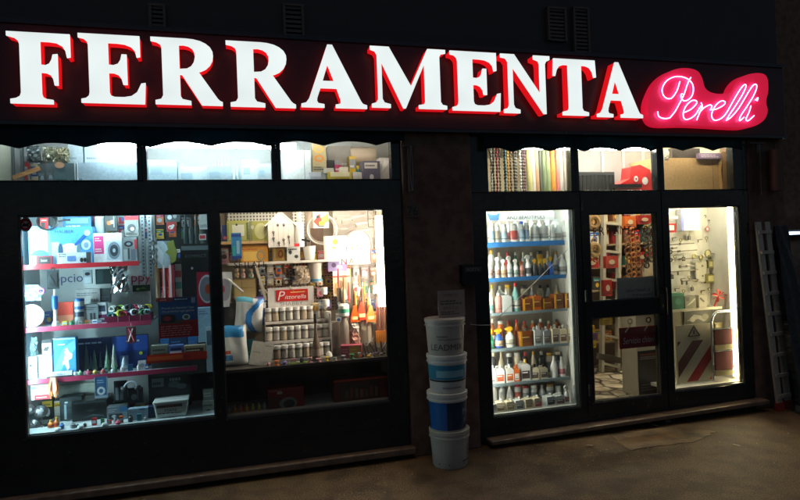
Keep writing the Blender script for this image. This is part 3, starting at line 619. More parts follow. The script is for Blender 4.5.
def crumpled(name, label, cat, box, Y, m, seed=3, d=.05):
    cx, z0, w, h = B(*box, Y); r = random.Random(seed); mb = MB(); nu, nv = 9, 11; vs = []; fs = []
    for side in (-1, 1):
        for j in range(nv):
            for i in range(nu):
                u, v = i / (nu - 1), j / (nv - 1); e = math.sin(math.pi * u) ** .6 * math.sin(math.pi * min(1, v * 1.15 + .02)) ** .6
                wv = (1 - .22 * v + .1 * math.sin(5 * v + seed))
                vs.append(((u - .5) * w * wv + r.uniform(-.07, .07) * w, side * d * e * .5 + r.uniform(-.14, .14) * d * (1 if 0 < i < nu - 1 else 0), v * h + r.uniform(-.02, .02) * h))
    o = nu * nv
    for j in range(nv - 1):
        for i in range(nu - 1):
            a = j * nu + i; fs.append((a, a + 1, a + nu + 1, a + nu)); fs.append((o + a + 1, o + a, o + a + nu, o + a + nu + 1))
    for j in range(nv - 1):
        for i, f in ((0, 0), (nu - 1, 1)):
            a = j * nu + i; q = (a, a + nu, o + a + nu, o + a); fs.append(q if f == 0 else q[::-1])
    for i in range(nu - 1): fs.append((i + 1, i, o + i, o + i + 1)); a = (nv - 1) * nu + i; fs.append((a, a + 1, o + a + 1, o + a))
    mb.mesh(vs, fs, m); return tag(mb.link(name, (cx, Y + d / 2, z0)), label, cat)
FOIL = mat('#c4cacc', .22, .9, .1)
crumpled('foil_bag', 'crumpled silver foil bag hung under the red shelf edge', 'bag', (109, 262, 128, 293), .21, FOIL, 3, .06)
crumpled('scourer_bag', 'pale bluish bag of scourers at the left window edge', 'bag', (22, 285, 40, 301), .22, film_mat('#9fc0d2', .15, .3), 5, .05)
c = at(41.5, 291, .19); mb = MB(); mb.ring(0, 0, 0, .017, .007, mat('#b06ab0'), 16, 6); tag(mb.link('pink_ring', (c.x, .19, c.z)), 'small pink ring beside the pale scourer bag', 'ring')
c = at(31, 316, .24); mb = MB(); mb.ring(0, 0, 0, .075, .007, mat('#e0e4e2'), 30, 6); mb.disc(0, 0, .004, .012, .07, .07, mat('#c6cfcd'), 26); tag(mb.link('white_plate', (c.x, .25, c.z)), 'round white lamp plate leaning at left on second shelf', 'plate')
# vacuum-like hanging tube
cx, z0, w, h = B(51.5, 290, 57, 324, .22, z2); t = thing('soap_pump', 'slim blue and white pump bottle on second shelf', 'bottle', (cx, .24, z0))
MB().lathe([(.022, 0), (.024, .01), (.02, .03), (.012, .035), (.012, h * .45)], mat('#d8dcdc', .3)).link('base', parent=t)
MB().lathe([(.012, h * .452), (.02, h * .5), (.022, h * .8), (.014, h * .84)], mat('#2a62a8', .3)).link('body', parent=t)
MB().lathe([(.008, h * .842), (.008, h), (.012, h * 1.01)], mat('W')).link('pump', parent=t)
pkg('offer_card', 'bright red card with orange lower half on second shelf', 'card', (57.5, 302, 73.5, 323), .42, z2, .02, '#d0391c', [(0, 0, 1, .38, '#cf7a58')])
lathe_thing('spray_can', 'blue and white tin with dark bands on second shelf', 'can', (73.5, 299.5, 83.5, 324), .25, z2, CAN, '#aeb8bc', [('lid', [(1.02, .92), (1.02, 1.0), (.9, 1.03)], '#1f5ba8'), ('label', [(1.01, .3), (1.01, .5)], '#2b3a4c'), ('label', [(1.01, .6), (1.01, .72)], '#2b5a9c')])
pkg('socket_box', 'grey box with two dark sockets pictured, on second shelf', 'box', (84, 304.5, 98, 323), .27, z2, .08, '#7d878b', [(.42, .2, .6, .55, '#2c3438'), (.66, .2, .82, .55, '#2c3438'), ('l', .1, .7, .9, .9, 2, 'D')])
pkg('bulb_box', 'white box with black initials standing high on second shelf', 'box', (75.5, 289, 100, 304.5), .36, None, .08, '#e0e2e0', [('t', 'B&B', .78, .25, .2, 'K', .3), ('l', .05, .55, .9, .8, 2, '#8a8f94')])
pkg('timer_box', 'grey box stacked beside the white initialled box', 'box', (100, 288.5, 110, 303), .37, None, .06, '#6e7b7e', [('l', .1, .2, .9, .5, 2, '#9aa6aa')])
pkg('plug_box', 'small white and purple box left of the cord tray', 'box', (98, 302.5, 106.5, 322), .28, z2, .06, '#cdd3d6', [(0, 0, 1, .4, '#6a2850'), (.15, .55, .85, .85, '#2c4258'), ('l', .2, .1, .9, .3, 1, 'W')])
pkg('photo_card', 'dark green photo card under the magenta letters', 'card', (132.5, 285, 150, 291.5), .49, None, .01, '#22382e', [('p', [(.3, .3), (.6, .8), (.8, .4)], '#5c7a34'), ('o', .3, .4, .1, .2, '#90b060')])
cx, z0, w, h = B(106, 318.5, 151, 324.5, .19, z2); t = thing('display_tray', 'maroon tray heaped with coloured cords on second shelf', 'tray', (cx, .215, z0))
mb = MB(); mm = mat('#701e3c', .35); mb.box(-w / 2, w / 2, 0, .003, 0, .045, mm); mb.box(-w / 2, w / 2, .13, .133, 0, .05, mm); mb.box(-w / 2, -w / 2 + .003, .0031, .1299, 0, .045, mm); mb.box(w / 2 - .003, w / 2, .0031, .1299, 0, .045, mm)
for k in range(1, 4): mb.box(-w / 2 + w * k / 4 - .001, -w / 2 + w * k / 4 + .001, -.002, .0, .005, .042, mat('#d8c0c8'))
mb.link('tray', parent=t)
rr = random.Random(4); CORDC = ['#1d6a70', '#d8dcd8', '#c8cc3a', '#b02838', '#2c3a7a', '#e0e4e4', '#262a2c', '#3c8c58', '#8cc6c8', '#d8dcd8', '#262a2c', '#7aa83a', '#e8ecec', '#184a52', '#c83a5a', '#dadcda', '#242829', '#d0c63a']
for i in range(18):
    x = -w / 2 + .03 + (w - .06) * (i % 9) / 8; zc = .05 + .035 * (i // 9) + rr.uniform(0, .015); R = rr.uniform(.02, .028); pts = []
    for k in range(30): a = k * .63; pts.append((R * math.cos(a) * (1 + .12 * math.sin(k)), .012 * math.sin(a * .35 + k * .2), R * .8 * math.sin(a)))
    o = MB().tube(pts, .0055, mat(CORDC[i], .4), 5).link('coiled_cord', (cx + x, .235 + .05 * (i // 9), z0 + zc), rr.uniform(-1, 1))
    tag(o, f'{["front", "back"][i // 9]} row coil of coloured cord, {ORD[i % 9]} from the left in the maroon tray', 'cord', 'cord coils in the maroon tray')
# third shelf
pkg('toy_box', 'blue box with white hand drawn on it, third shelf', 'box', (53.5, 338, 76, 372.5), .24, z3, .06, '#3a8ec6', [('p', [(0, .2), (.45, .75), (1, .95), (1, .7), (.5, .4), (.2, 0), (0, 0)], '#62abd8'), ('p', [(.35, .3), (.55, .62), (.5, .72), (.62, .74), (.72, .62), (.85, .58), (.82, .46), (.66, .42), (.7, .22), (.6, .15), (.5, .32)], 'W'), ('o', .6, .62, .1, .08, '#e6c9b4'), ('l', .18, .8, .65, .88, 1, 'W'), (.0, .96, 1, 1, '#9ccbe8')], rz=-.08)
pkg('light_box', 'wide dark blue box picturing lit trees, third shelf', 'box', (76, 337, 148, 372.5), .36, z3, .05, '#15397a', [(0, .0, .5, 1, '#123060'), (.5, .55, 1, 1, '#1c4a9c')] + [('p', [(u - .022, .1), (u, .1 + hh), (u + .022, .1)], cc) for u, hh, cc in ((.14, .55, '#4a6a74'), (.2, .4, '#6a8a8c'), (.33, .5, '#5c7c80'), (.42, .7, '#8fb0a4'), (.47, .45, '#7a9a90'), (.62, .35, '#a8b8c0'))] + [('l', .04, .82, .4, .92, 1, '#a8c4e0'), ('o', .9, .45, .025, .05, '#b8d040'), ('l', .7, .8, .95, .9, 1, 'W'), (.6, .1, .72, .4, '#7fa8cc')])
for i, (a, b, y, cc) in enumerate(((83, 89, 345, '#54746c'), (91, 97, 350, '#6c8a80'), (103, 110, 352, '#7d9a86'), (110, 117, 344, '#a4b4a4'), (119, 128, 357, '#c8d4dc'))):
    lathe_thing('tree_ornament', f'{ORD[i]} small green grey tree ornament from the left before the blue box', 'ornament', (a, y, b, 374), .29, z3, [(.5, 0), (.5, .1), (1, .14), (.62, .4), (.75, .42), (.4, .68), (.5, .7), (.05, 1)], cc, group='tree ornaments on the third shelf', seg=9)
for i, (x, y, cc) in enumerate(((88, 372, '#c85a78'), (95, 369, '#c8b060'), (80, 373, '#88b890'), (103, 373, '#b04848'), (75, 371, '#c8d8e0'), (113, 371.5, '#c0cbc8'))):
    c = at(x, y, .225); r = .016
    mb = MB(); mb.ball((0, 0, r), r, mat(cc, .4), 10); mb.lathe([(.004, 2 * r - .001), (.004, 2 * r + .006)], mat('S'), 0, 0, 8); tag(mb.link('bauble', (c.x, .225, z3)), f'{["pink", "yellow", "green", "dark red", "pale blue", "grey"][i]} bauble at the front of the third shelf', 'bauble', 'baubles on the third shelf')
pkg('sewing_box', 'black and white pictured box standing at left on third shelf', 'box', (42, 340, 51.5, 356), .30, None, .05, '#d4d8d8', [(0, .8, 1, 1, '#20262a'), ('p', [(.1, .35), (.3, .55), (.8, .6), (.6, .3)], '#1c2226')])
pkg('white_carton', 'small white carton beneath the black pictured box, third shelf', 'box', (36, 355, 52, 376), .27, z3, .09, '#dfe6e4', [('o', .6, .6, .12, .12, '#9ab'), ('l', .1, .1, .8, .35, 2, '#a8b4b8')])
pkg('white_carton', 'white carton at the far left on third shelf', 'box', (23, 357, 37, 378), .25, z3, .07, '#e4eae8', [('p', [(.4, .55), (.55, .7), (.7, .55)], '#39424a'), ('l', .2, .1, .9, .3, 2, '#b8c4c8')])
crumpled('plastic_bag', 'pale green plastic bag high at left over third shelf', 'bag', (23, 338, 37, 358), .30, film_mat('#a8ccd0', .2, .3), 9, .06)
pkg('manual_pack', 'flat dark bordered pack lying at third shelf front', 'pack', (47, 371.5, 72, 377), .208, z3 + .001, .02, '#c4d0d4', [(0, 0, 1, .3, '#2a3238'), ('l', .1, .4, .9, .8, 2, '#4a6a88')])
pkg('cup_box', 'small white box at right end of third shelf', 'box', (138, 361, 146, 371.5), .26, z3, .05, '#ccd4da', [('o', .5, .5, .3, .25, '#8a98a8')])
p = B(126.5, 327, 136, 343, .185)
mb = MB(); w, h = p[2], p[3]; mb.box(-w / 2, w / 2, 0, .004, 0, h, mat('#70323c')); mb.tube([(-w * .3, -.004, h * .12), (0, -.006, h * .6), (w * .2, -.004, h * .9)], .005, mat('W'), 6); mb.tube([(w * .3, -.004, h * .12), (0, -.007, h * .6), (-w * .2, -.004, h * .9)], .005, mat('#d8485c'), 6); mb.tube([(0, 0, h), (0, .003, h + .03)], .0015, mat('W'), 5)
tag(mb.link('scissor_pack', (p[0], .185, p[1])), 'red and white scissor pack hung below the second shelf', 'pack')
# leaflet, stripes, disc pack
pkg('leaflet', 'blue and red glossy leaflet poster standing at right of appliance window', 'leaflet', (158.5, 297, 198, 337.5), .10, None, .008, '#b02a2c', [(0, .42, 1, .94, '#1c5a94'), (.0, .36, .6, .44, '#5a5a4a'), (.0, .90, .36, 1, '#a82a30'), (.36, .90, 1, 1, '#16365e'), (.84, .84, .94, .97, '#9ab0c4'),
    ('t', 'Prendi nel dispenser l\'app', .5, .74, .05, 'W', .92), ('t', 'che preferisci ogni giorno', .5, .66, .05, '#e8d8d8', .92), (.06, .38, .42, .58, '#2a1a1c'), ('o', .22, .48, .1, .06, '#b03040'), ('o', .7, .5, .1, .07, '#d8e0e0'), ('o', .7, .5, .06, .045, '#3a6a50'), ('l', .05, .05, .9, .32, 5, '#cf8088'), ('l', .05, .92, .32, .98, 1, '#e0a8a8'), ('l', .42, .92, .8, .98, 1, '#a8c0d8')], rough=.25)
for i, (a, b, cc, lab) in enumerate(((155, 160.5, '#8a6a4a', 'narrow brown plank behind the leaflet'), (161.5, 167, '#b8242e', 'red roll of tape upright behind the leaflet'), (167.5, 174.5, '#c22c34', 'wider red striped roll upright behind the leaflet'))):
    cx, z0, w, h = B(a, 265, b, 298, .30); mb = MB()
    mb.lathe([(w / 2, 0), (w / 2, h)], mat(cc, .4), 0, 0, 14)
    for k in range(1 if i else 0): mb.box(-w * .2, w * .1, -w / 2 - .001, -w / 2 + .006, 0, h, mat('#e0d4d0'))
    tag(mb.link('upright_roll', (cx, .32, z0)), lab, 'roll', 'upright rolls behind the leaflet')
pkg('tall_pack', 'tall cream and green pack right of the striped rolls', 'pack', (175.5, 264, 181.5, 297), .34, None, .05, '#b8b0a0', [(0, .6, 1, .8, '#a03a34'), (0, .25, 1, .45, '#3a7a70')])
cx, z0, w, h = B(197, 272, 214, 306, .16); t = thing('saw_blade_pack', 'red packet with grey round saw blade by the mullion', 'pack', (cx, .16, z0))
mb = MB(); mb.box(-w / 2, w / 2, 0, .01, 0, h, mat('#b0203a', .35)); mb.disc(.012, h * .5, -.004, 0, w * .5, h * .42, mat('#d4d6d8', .4), 26); mb.disc(.012, h * .5, -.007, -.004, w * .44, h * .36, mat('#8a8890', .35), 26); mb.disc(.02, h * .5, -.010, -.007, w * .2, h * .14, mat('#b84a34', .35), 20); mb.link('card', parent=t)
pkg('blue_carton', 'pale blue carton under the red saw blade packet', 'box', (197.5, 308, 213, 342), .22, None, .12, '#8fb0c4', [('l', .1, .8, .8, .95, 2, '#5a7a94')])
pkg('white_carton', 'narrow white dispenser box at the mullion, lower right', 'box', (206, 327, 213, 372), .20, None, .08, '#aebcc4', [(.15, .6, .8, .92, '#4a5c6c')])
cx, z0, w, h = B(146.5, 353, 207, 361.5, .13); t = thing('display_stand', 'red and orange counter stand under the leaflet', 'stand', (cx, .13, z0))
mb = MB(); mb.box(-w / 2, w / 2, 0, .20, 0, h * .55, mat('#a02018', .4)); mb.box(-w / 2, w / 2, -.004, -.001, h * .1, h, mat('#c02c14', .35)); mb.box(-w / 2 + .01, w * .1, -.006, -.004, h * .3, h * .75, mat('#d8602c', .35)); mb.link('tray', parent=t)
MB().box(-w / 2 + .02, w / 2 - .02, .12, .14, -.12, -.001, mat('#30383a')).link('bracket', parent=t)
zst = z0 + h * .55
for i, (a, b, cc, dd, lab) in enumerate(((151, 168, '#7d8474', [(.1, .1, .9, .35, '#3a4434'), ('l', .1, .5, .9, .8, 1, 'D')], 'grey green small box in the red counter stand'), (168.5, 183, '#5a76b0', [(.1, .15, .9, .5, '#e0e4ec'), (.15, .55, .9, .8, '#1c2c5c')], 'blue and white small box in the red counter stand'), (184, 205, '#a8987a', [(.08, .3, .92, .75, '#4a3c2c'), ('l', .12, .4, .9, .65, 1, '#d8c8a8')], 'brown wooden box in the red counter stand'))):
    pkg('leaflet_box', lab, 'box', (a, 345.5, b, 356), .15, zst, .07, cc, dd)
for i, (a, b) in enumerate(((160, 169), (169.5, 187), (188, 197))):
    pkg('blue_folder', f'{["left", "middle", "right"][i]} blue folder standing behind the counter stand', 'folder', (a, 336.5, b, 349), .32, None, .04, ['#2e76b4', '#1d3c60', '#2e70ac'][i], [('l', .1, .3, .9, .7, 2, '#5a8ac0')])
# bottom of window A
zb = z0A
pkg('tray_pack', 'white pack with red label at the lower left, below third shelf', 'pack', (24, 385, 50, 400), .28, None, .1, '#ccd4d2', [(.4, .0, 1, .32, '#b02838'), ('l', .46, .08, .95, .24, 1, '#e0c0c4'), (.0, .5, 1, .62, '#9cb0ac'), ('o', .3, .8, .2, .08, '#7c9494')])
cx, z0, w, h = B(47.5, 377.5, 59.5, 399, .185); mb = MB(); rr = random.Random(8)
for k in range(9):
    x = (k / 8 - .5) * w * .8; mb.tube([(x * .4, 0, h), (x, rr.uniform(-.01, .01), h * .55), (x * .8 + rr.uniform(-.008, .008), 0, h * rr.uniform(.0, .2))], .007, mat(rr.choice(['#d8702c', '#e8a078', '#c84c1c', '#ecd0b8'])), 5)
tag(mb.link('cable_tie_pack', (cx, .185, z0)), 'orange bundle hung from the third shelf edge', 'bundle')
for i, (a, b, y) in enumerate(((47, 53, 421), (53, 59, 418))):
    lathe_thing('oil_bottle', ['left orange bottle on the floor of the appliance window', 'right orange bottle on the floor of the appliance window'][i], 'bottle', (a, y, b, 437), .16, zb, [(.8, 0), (1, .04), (1, .55), (.4, .75), (.35, 1)], ['#c87a28', '#b86420'][i], [('label', [(1.02, .15), (1.02, .4)], '#8a2c20'), ('cap', [(.42, .92), (.42, 1.06)], '#d8c040')], group='orange bottles at window floor')
rr = random.Random(12)
for i, (a, y, b, y2) in enumerate(((24, 401, 36, 418), (35, 403, 48, 420), (25, 418, 42, 437), (41, 419, 48, 436))):
    cx, z0, w, h = B(a, y, b, y2, .26); mb = MB(); mb.lathe([(.5 * w, 0), (.52 * w, .02), (.52 * w, .035), (.3 * w, .05)], mat('#55585a', .3, .6), 0, 0, 18)
    for k in range(7): a_ = rr.uniform(0, 6.28); mb.tube([(.2 * w * math.cos(a_), .2 * w * math.sin(a_), .04), (.3 * w * math.cos(a_ + 1), .3 * w * math.sin(a_ + 1), .055)], .004, CHROME, 5)
    o = mb.link('wheel_disc', (cx, .27, z0 + h / 2)); o.rotation_euler = (rad(80), 0, 0)
    tag(o, f'{["upper left", "upper right", "lower left", "small lower right"][i]} grey wheel disc stacked at the left of window floor', 'disc', 'wheel discs at window floor')
mb = MB(); cx, z0, w, h = B(60, 397, 82, 432, .34, zb); mb.box(-w / 2, w / 2, 0, .12, 0, h, mat('#1c2a2c', .4)); deco_on(mb, w, h, 0, [('o', .5, .7, .3, .12, '#2e4044'), ('l', .1, .3, .9, .5, 3, '#3a4c50'), (.2, .05, .3, .7, '#8ca4a8'), ('o', .3, .78, .08, .04, '#b8ccd0')]); tag(mb.link('tool_case', (cx, .34, zb)), 'black tool case standing at the left, window floor', 'case')
pkg('tool_case', 'wide black tool box with open pale lid, window floor', 'case', (72, 401, 107, 430), .28, zb, .22, '#0e1416', [(.06, .9, .94, .98, '#2c3a3e'), ('p', [(.3, .12), (.6, .3), (.9, .2), (.92, .14), (.6, .22)], '#3c4a4c'), ('o', .55, .5, .12, .06, '#243032')], rough=.3)
pkg('card_pack', 'blue blister pack with white coil hung below third shelf', 'pack', (94.5, 377, 107.5, 398), .19, None, .012, '#2c5c84', [('o', .5, .34, .32, .2, '#c8d0d4'), ('o', .5, .34, .16, .1, '#2c5c84'), (0, 0, 1, .12, '#8aa4b4'), (0, .12, .06, 1, '#8aa4b4'), (.94, .12, 1, 1, '#8aa4b4'), ('l', .2, .7, .8, .9, 2, '#8ab4d4')])
pkg('spray_pack', 'pale green white pack behind the blue blister pack', 'pack', (60, 384, 95, 400), .52, None, .03, '#b4c0b4')
# headphones
c = at(131, 388, .20); mb = MB(); mb.tube([(.045 * math.cos(rad(a)), 0, .045 * math.sin(rad(a))) for a in range(0, 181, 15)], .008, mat('#a8b4b8', .3), 6); mb.lathe([(.02, -.014), (.026, 0), (.02, .014)], mat('#1c2224'), -.045, 0, 12); mb.lathe([(.02, -.014), (.026, 0), (.02, .014)], mat('#1c2224'), .045, 0, 12); tag(mb.link('ear_defenders', (c.x, .20, c.z)), 'grey banded ear defenders hung below the third shelf', 'ear defenders')
pkg('battery_pack', 'dark pack with two grey batteries below the third shelf', 'pack', (114, 381, 127, 402), .24, None, .02, '#232c30', [(.1, .1, .35, .7, '#7c8c90'), (.45, .1, .7, .75, '#66767a')])
pkg('clamp_pack', 'dark pack with pale clamps below the ear defenders', 'pack', (128, 388, 143, 403), .26, None, .02, '#1c2426', [('o', .4, .4, .2, .2, '#7a8888'), (.6, .2, .7, .9, '#606c6c')])
pkg('tv_box', 'large black box with grey picture blocks, right of the shelf end', 'box', (148.5, 373, 191, 404), .27, None, .2, '#10171b', [(.08, .58, .36, .86, '#5c686c'), ('l', .1, .62, .34, .8, 1, '#10171b'), ('o', .6, .62, .14, .1, '#3c484c'), ('o', .78, .55, .12, .08, '#46545a'), ('l', .5, .7, .9, .9, 1, '#5c6a6e'), (.0, .94, 1, 1, '#4a2030')], rough=.35)
pkg('bracket_box', 'grey box with blue corner left of the pale folder, window floor', 'box', (107, 407, 127.5, 430), .20, zb, .1, '#6c7a80', [(.62, .6, 1, 1, '#2c6a94'), (.1, .1, .75, .5, '#20282c'), ('o', .35, .3, .12, .12, '#b0bcc0'), ('l', .08, .62, .55, .9, 2, '#a8b8bc')])
pkg('pale_folder', 'pale blue folder carton standing on the window floor', 'box', (128, 408.5, 148, 429), .13, zb, .06, '#8ea6b4', [('o', .72, .9, .18, .06, '#3c6c8c'), ('l', .1, .7, .5, .8, 1, '#5c7484')])
pkg('blue_carton', 'thin navy carton edge right of the pale folder', 'box', (148, 407, 154, 425), .15, zb, .08, '#1c2c48', [('l', .1, .5, .9, .9, 2, '#3a5078')])
cx, z0, w, h = B(153, 400.5, 189, 426, .11, zb); t = thing('paint_tub', 'white square paint tub with lid and red lettered label', 'tub', (cx, .11, zb))
mb = MB(); mb.mesh([(-w * .42, 0.01, 0), (w * .42, .01, 0), (w * .42, .14, 0), (-w * .42, .14, 0), (-w * .48, 0, h * .86), (w * .48, 0, h * .86), (w * .48, .15, h * .86), (-w * .48, .15, h * .86)], [(3, 2, 1, 0), (4, 5, 6, 7), (0, 1, 5, 4), (1, 2, 6, 5), (2, 3, 7, 6), (3, 0, 4, 7)], mat('#c8ccc6', .4)); mb.link('body', parent=t, bevel=.006)
mb = MB(); mb.box(-w * .5, w * .5, -.008, .158, h * .861, h, mat('#d8dcd8', .35)); mb.link('lid', parent=t, bevel=.006)
mb = MB(); mb.box(-w * .40, w * .40, -.004, .003, h * .1, h * .66, mat('#b8b4a8')); deco_on(mb, w * .8, h * .62, -.004, [(.0, .72, .9, .98, '#4a4038'), ('t', 'LAVA', .45, .84, .2, '#b8302c', .5), ('t', 'MANI', .5, .45, .32, '#4a4c4a', .8), ('l', .05, .1, .95, .28, 1, 'D')]); o = mb.link('label', parent=t); o.location.z = .02
pkg('brochure_stack', 'pale box with dark oval at the lower right corner, window floor', 'box', (203, 401, 214, 421), .20, None, .06, '#9a9c90', [('o', .5, .4, .25, .2, '#3a3e38'), ('l', .1, .7, .9, .9, 1, '#5c5e58')])
pkg('brochure_stack', 'small pale box above the dark oval one, lower right', 'box', (203, 390, 213, 400), .24, None, .06, '#7c8078', [('l', .1, .3, .9, .8, 2, '#a8aca0')])
for i, (x, cc) in enumerate(((58, '#dfe3df'), (81, '#d0d6d4'), (105, '#c8cecc'), (118, '#c44a64'))):
    c = at(x, 435 - (x - 58) * .12, .085); mb = MB(); mb.lathe([(.02, 0), (.022, .006), (.018, .016), (.0, .018)] if i < 3 else [(.014, 0), (.02, .01), (.012, .02), (.001, .024)], mat(cc, .4), 0, 0, 12); tag(mb.link('night_light', (c.x, .085, zb)), ['left white round puck at window floor edge', 'middle white round puck at window floor edge', 'right white round puck at window floor edge', 'small pink knob at window floor edge'][i], 'puck', 'small pucks along the window floor')
# ---- window B: jar rack and craft goods
ZB = zTb - .12
WARMB = mat('#c8b8a4', .6)
zdf = (at(240, 369, .065).z + at(370, 358.5, .065).z) / 2
cB = shell('warm lit display case with pegboards behind the jar rack', OB, ZB, OB[2] + .005, .62, mat('#b8a898', .6), WARMB, mat('#d8d4cc', .6), left=False)
MB().box(OB[0] - .05, OB[1] + .048, .067, .683, zdf - .022, zdf, mat('#3c3834', .45)).link('display_floor', parent=cB)
MB().box(OB[0] - .05, OB[1] + .048, .45, .47, OB[2] + .01, zdf - .024, mat('#141618', .7)).link('niche_back', parent=cB)
tubelamp('bright warm white upright tube lamp at right edge of the jar window', (OB[1] - .016, .10, at(385, 306, .1).z), (OB[1] - .016, .10, at(382, 216, .1).z), .024, emit('#ffeeda', 125), off=(.03, .02, 0))
YB = .22
def board(name, label, box, Y, m, d=.012, cat='board'):
    cx, z0, w, h = B(*box, Y); return tag(MB().box(-w / 2, w / 2, 0, d, 0, h, m).link(name, (cx, Y, z0)), label, cat)
board('pegboard', 'white pegboard strip at the top of the jar window', (228, 210, 280, 245), .62, PEGW)
board('pegboard', 'brown pegboard above the jar rack', (258, 259, 336, 312), .56, PEGB)
board('pegboard', 'pale pegboard strip beside the white key cabinet', (293, 210, 305, 246), .60, PEGW)
# shelf with olive boxes
zs = at(245, 241.5, .34).z
shelf('shelf', 'short pale wood shelf under the two olive framed packs', at(219, 241, .34).x, at(270, 241, .34).x, .34, .66, zs, '#c8a070', '#c8a878', .018)
zs2 = at(318, 260, .30).z
shelf('shelf', 'white shelf line over the brown pegboard', at(228, 262, .30).x, at(343, 259, .30).x, .30, .56, zs2, '#d8d0c4', '#d8d0c4', .016)
pkg('framed_pack', 'left olive framed pack with white card on the pale wood shelf', 'pack', (227, 220.5, 248.5, 241), .38, zs, .08, '#8a8a3c', [(.08, .08, .92, .88, '#a8a868'), (.24, .28, .8, .8, '#dcdccc'), (.0, .88, 1, 1, '#b4b060'), ('o', .45, .8, .05, .05, 'K'), (.9, .1, .98, .9, '#5a6a30')])
pkg('framed_pack', 'right olive pack with pale round disc on the pale wood shelf', 'pack', (249.5, 221, 268.5, 241), .38, zs, .08, '#9a9a44', [('o', .6, .5, .34, .4, '#c4c088'), (0, .0, .14, 1, '#7c7c50'), ('o', .16, .7, .08, .1, '#b4b4a8')])
pkg('saw_blade_pack', 'blue tall blister pack hung in front of the olive packs', 'pack', (231.5, 233, 241.5, 259), .27, None, .012, '#2c78b0', [(0, .85, 1, .95, '#1c3c84'), (.5, .2, .8, .7, '#8ab0c8'), (0, 0, 1, .12, '#1c3c84'), (.1, .12, .4, .5, '#2a9a9a')])
pkg('saw_pack', 'yellow orange box with a hacksaw picture under the pale shelf', 'box', (241, 244, 268, 258.5), .36, zs2, .06, '#c88c34', [(.0, .8, 1, 1, '#b0742c'), ('l', .04, .68, .7, .78, 1, '#a83c2c'), (.08, .1, .62, .6, '#dcb45c'), ('o', .72, .35, .16, .3, '#8c8470'), ('o', .72, .35, .1, .2, '#c88c34')])
pkg('dark_pack', 'dark blue pack at the left edge over the white shelf', 'pack', (222, 225, 228, 241), .40, None, .05, '#243a78', [('o', .5, .2, .3, .1, '#c8485c')])
pkg('picture_frame', 'small brown wood box with round red motif below the key cabinet', 'box', (272.5, 246.5, 285.5, 259.5), .36, zs2, .05, '#9a7844', [(.12, .12, .88, .88, '#c4a04c'), ('o', .62, .5, .2, .28, '#a8482c'), ('o', .62, .5, .1, .14, '#c89848')])
# key cabinet shaped like a house
cx, z0, w, h = B(265.5, 211.5, 296, 247, .30); t = thing('key_cabinet', 'white wooden key cabinet shaped like a little house', 'cabinet', (cx, .30, z0))
mb = MB(); KW = mat('#d8cfc6', .6); mb.prism([(-w * .42, 0), (w * .42, 0), (w * .42, h * .66), (0, h * .95), (-w * .42, h * .66)], 0, .09, KW)
for k in range(1, 5): mb.box(-w * .42 + w * .84 * k / 5 - .0008, -w * .42 + w * .84 * k / 5 + .0008, -.0008, .001, .005, h * .66, mat('#8a8078'))
for u, v, a in ((-.25, .25, .1), (-.25, .42, .1), (-.08, .12, .1), (.08, .2, .14), (.25, .28, .2), (-.1, .62, .05), (.1, .62, .05)):
    mb.ring(u * w, v * h, -.003, .008, .002, mat('#2a2624'), 10, 4); mb.bar((u * w, -.003, v * h), (u * w + .004, -.003, v * h - a * h), .005, .002, mat('#2a2624'), (0, 1, 0))
mb.link('body', parent=t)
mb = MB(); 
for s in (-1, 1): mb.bar((s * w * .52, .045, h * .60), (0, .045, h * .985), .11, .010, mat('#e4ddd6', .5), (0, 0, 1))
mb.link('roof', parent=t)
for i, (a, y, b, y2, cc, lab) in enumerate(((295, 222, 304.5, 247, '#dfe0dc', 'white cylinder bottle beside the key cabinet'), (298, 212, 302, 223, '#d4d4d0', 'thin white nozzle tube above the white cylinder'))):
    lathe_thing('white_bottle', lab, 'bottle', (a, y, b, y2), .34, None, CAN, cc)
pkg('white_carton', 'white box with red top label right of key cabinet', 'box', (287, 243.5, 300, 259.5), .33, zs2, .06, '#d8d6d2', [(.05, .82, .98, 1, '#c02c2c'), ('o', .25, .5, .12, .12, 'D'), ('o', .7, .25, .15, .1, 'D'), ('l', .1, .6, .9, .75, 1, 'D')])
# hammer, jug
c = at(305.5, 241, .27); mb = MB(); mb.bar((0, 0, -.045), (.004, 0, .03), .011, .011, mat('#2a2622')); mb.bar((-.03, 0, .012), (.035, 0, -.004), .016, .014, mat('#1c1c1c'), (0, 1, 0)); tag(mb.link('hammer', (c.x, .27, c.z)), 'small black hammer hung above the white jug', 'hammer')
lathe_thing('white_jug', 'white pot with dark foot on the white shelf', 'pot', (303.5, 246, 317, 260), .34, zs2, [(.6, 0), (.7, .04), (.95, .9), (1, 1), (.9, 1), (.8, .9)], '#e0dcd6')
p = B(306, 211, 338, 248, .42); mb = MB(); mb.ring(0, 0, 0, p[2] * .46, .007, mat('#e0dcd4', .5), 36, 7); mb.ring(0, 0, .012, p[2] * .40, .004, mat('#c8beb2'), 36, 6)
tag(mb.link('hoop', (p[0], .42, p[1] + p[3] / 2)), 'large thin white hoop hung at the top of the jar window', 'hoop')
pkg('dark_board', 'brown dark board hung inside the white hoop', 'board', (311, 228, 324, 258), .52, None, .015, '#7a6254')
pkg('seed_card', 'colourful tilted card over the white hoop', 'card', (313, 212, 329, 228), .38, None, .008, '#dcd8c8', [('p', [(0, .4), (.4, .9), (.55, .5), (.3, .1)], '#a84030'), ('p', [(.5, .6), (.95, .9), (1, .4), (.7, .3)], '#7aa04a'), ('o', .55, .3, .2, .14, '#d8c040'), ('o', .3, .7, .1, .1, '#2c2c2c'), ('l', .3, .05, .9, .2, 1, 'D')], rz=.15)
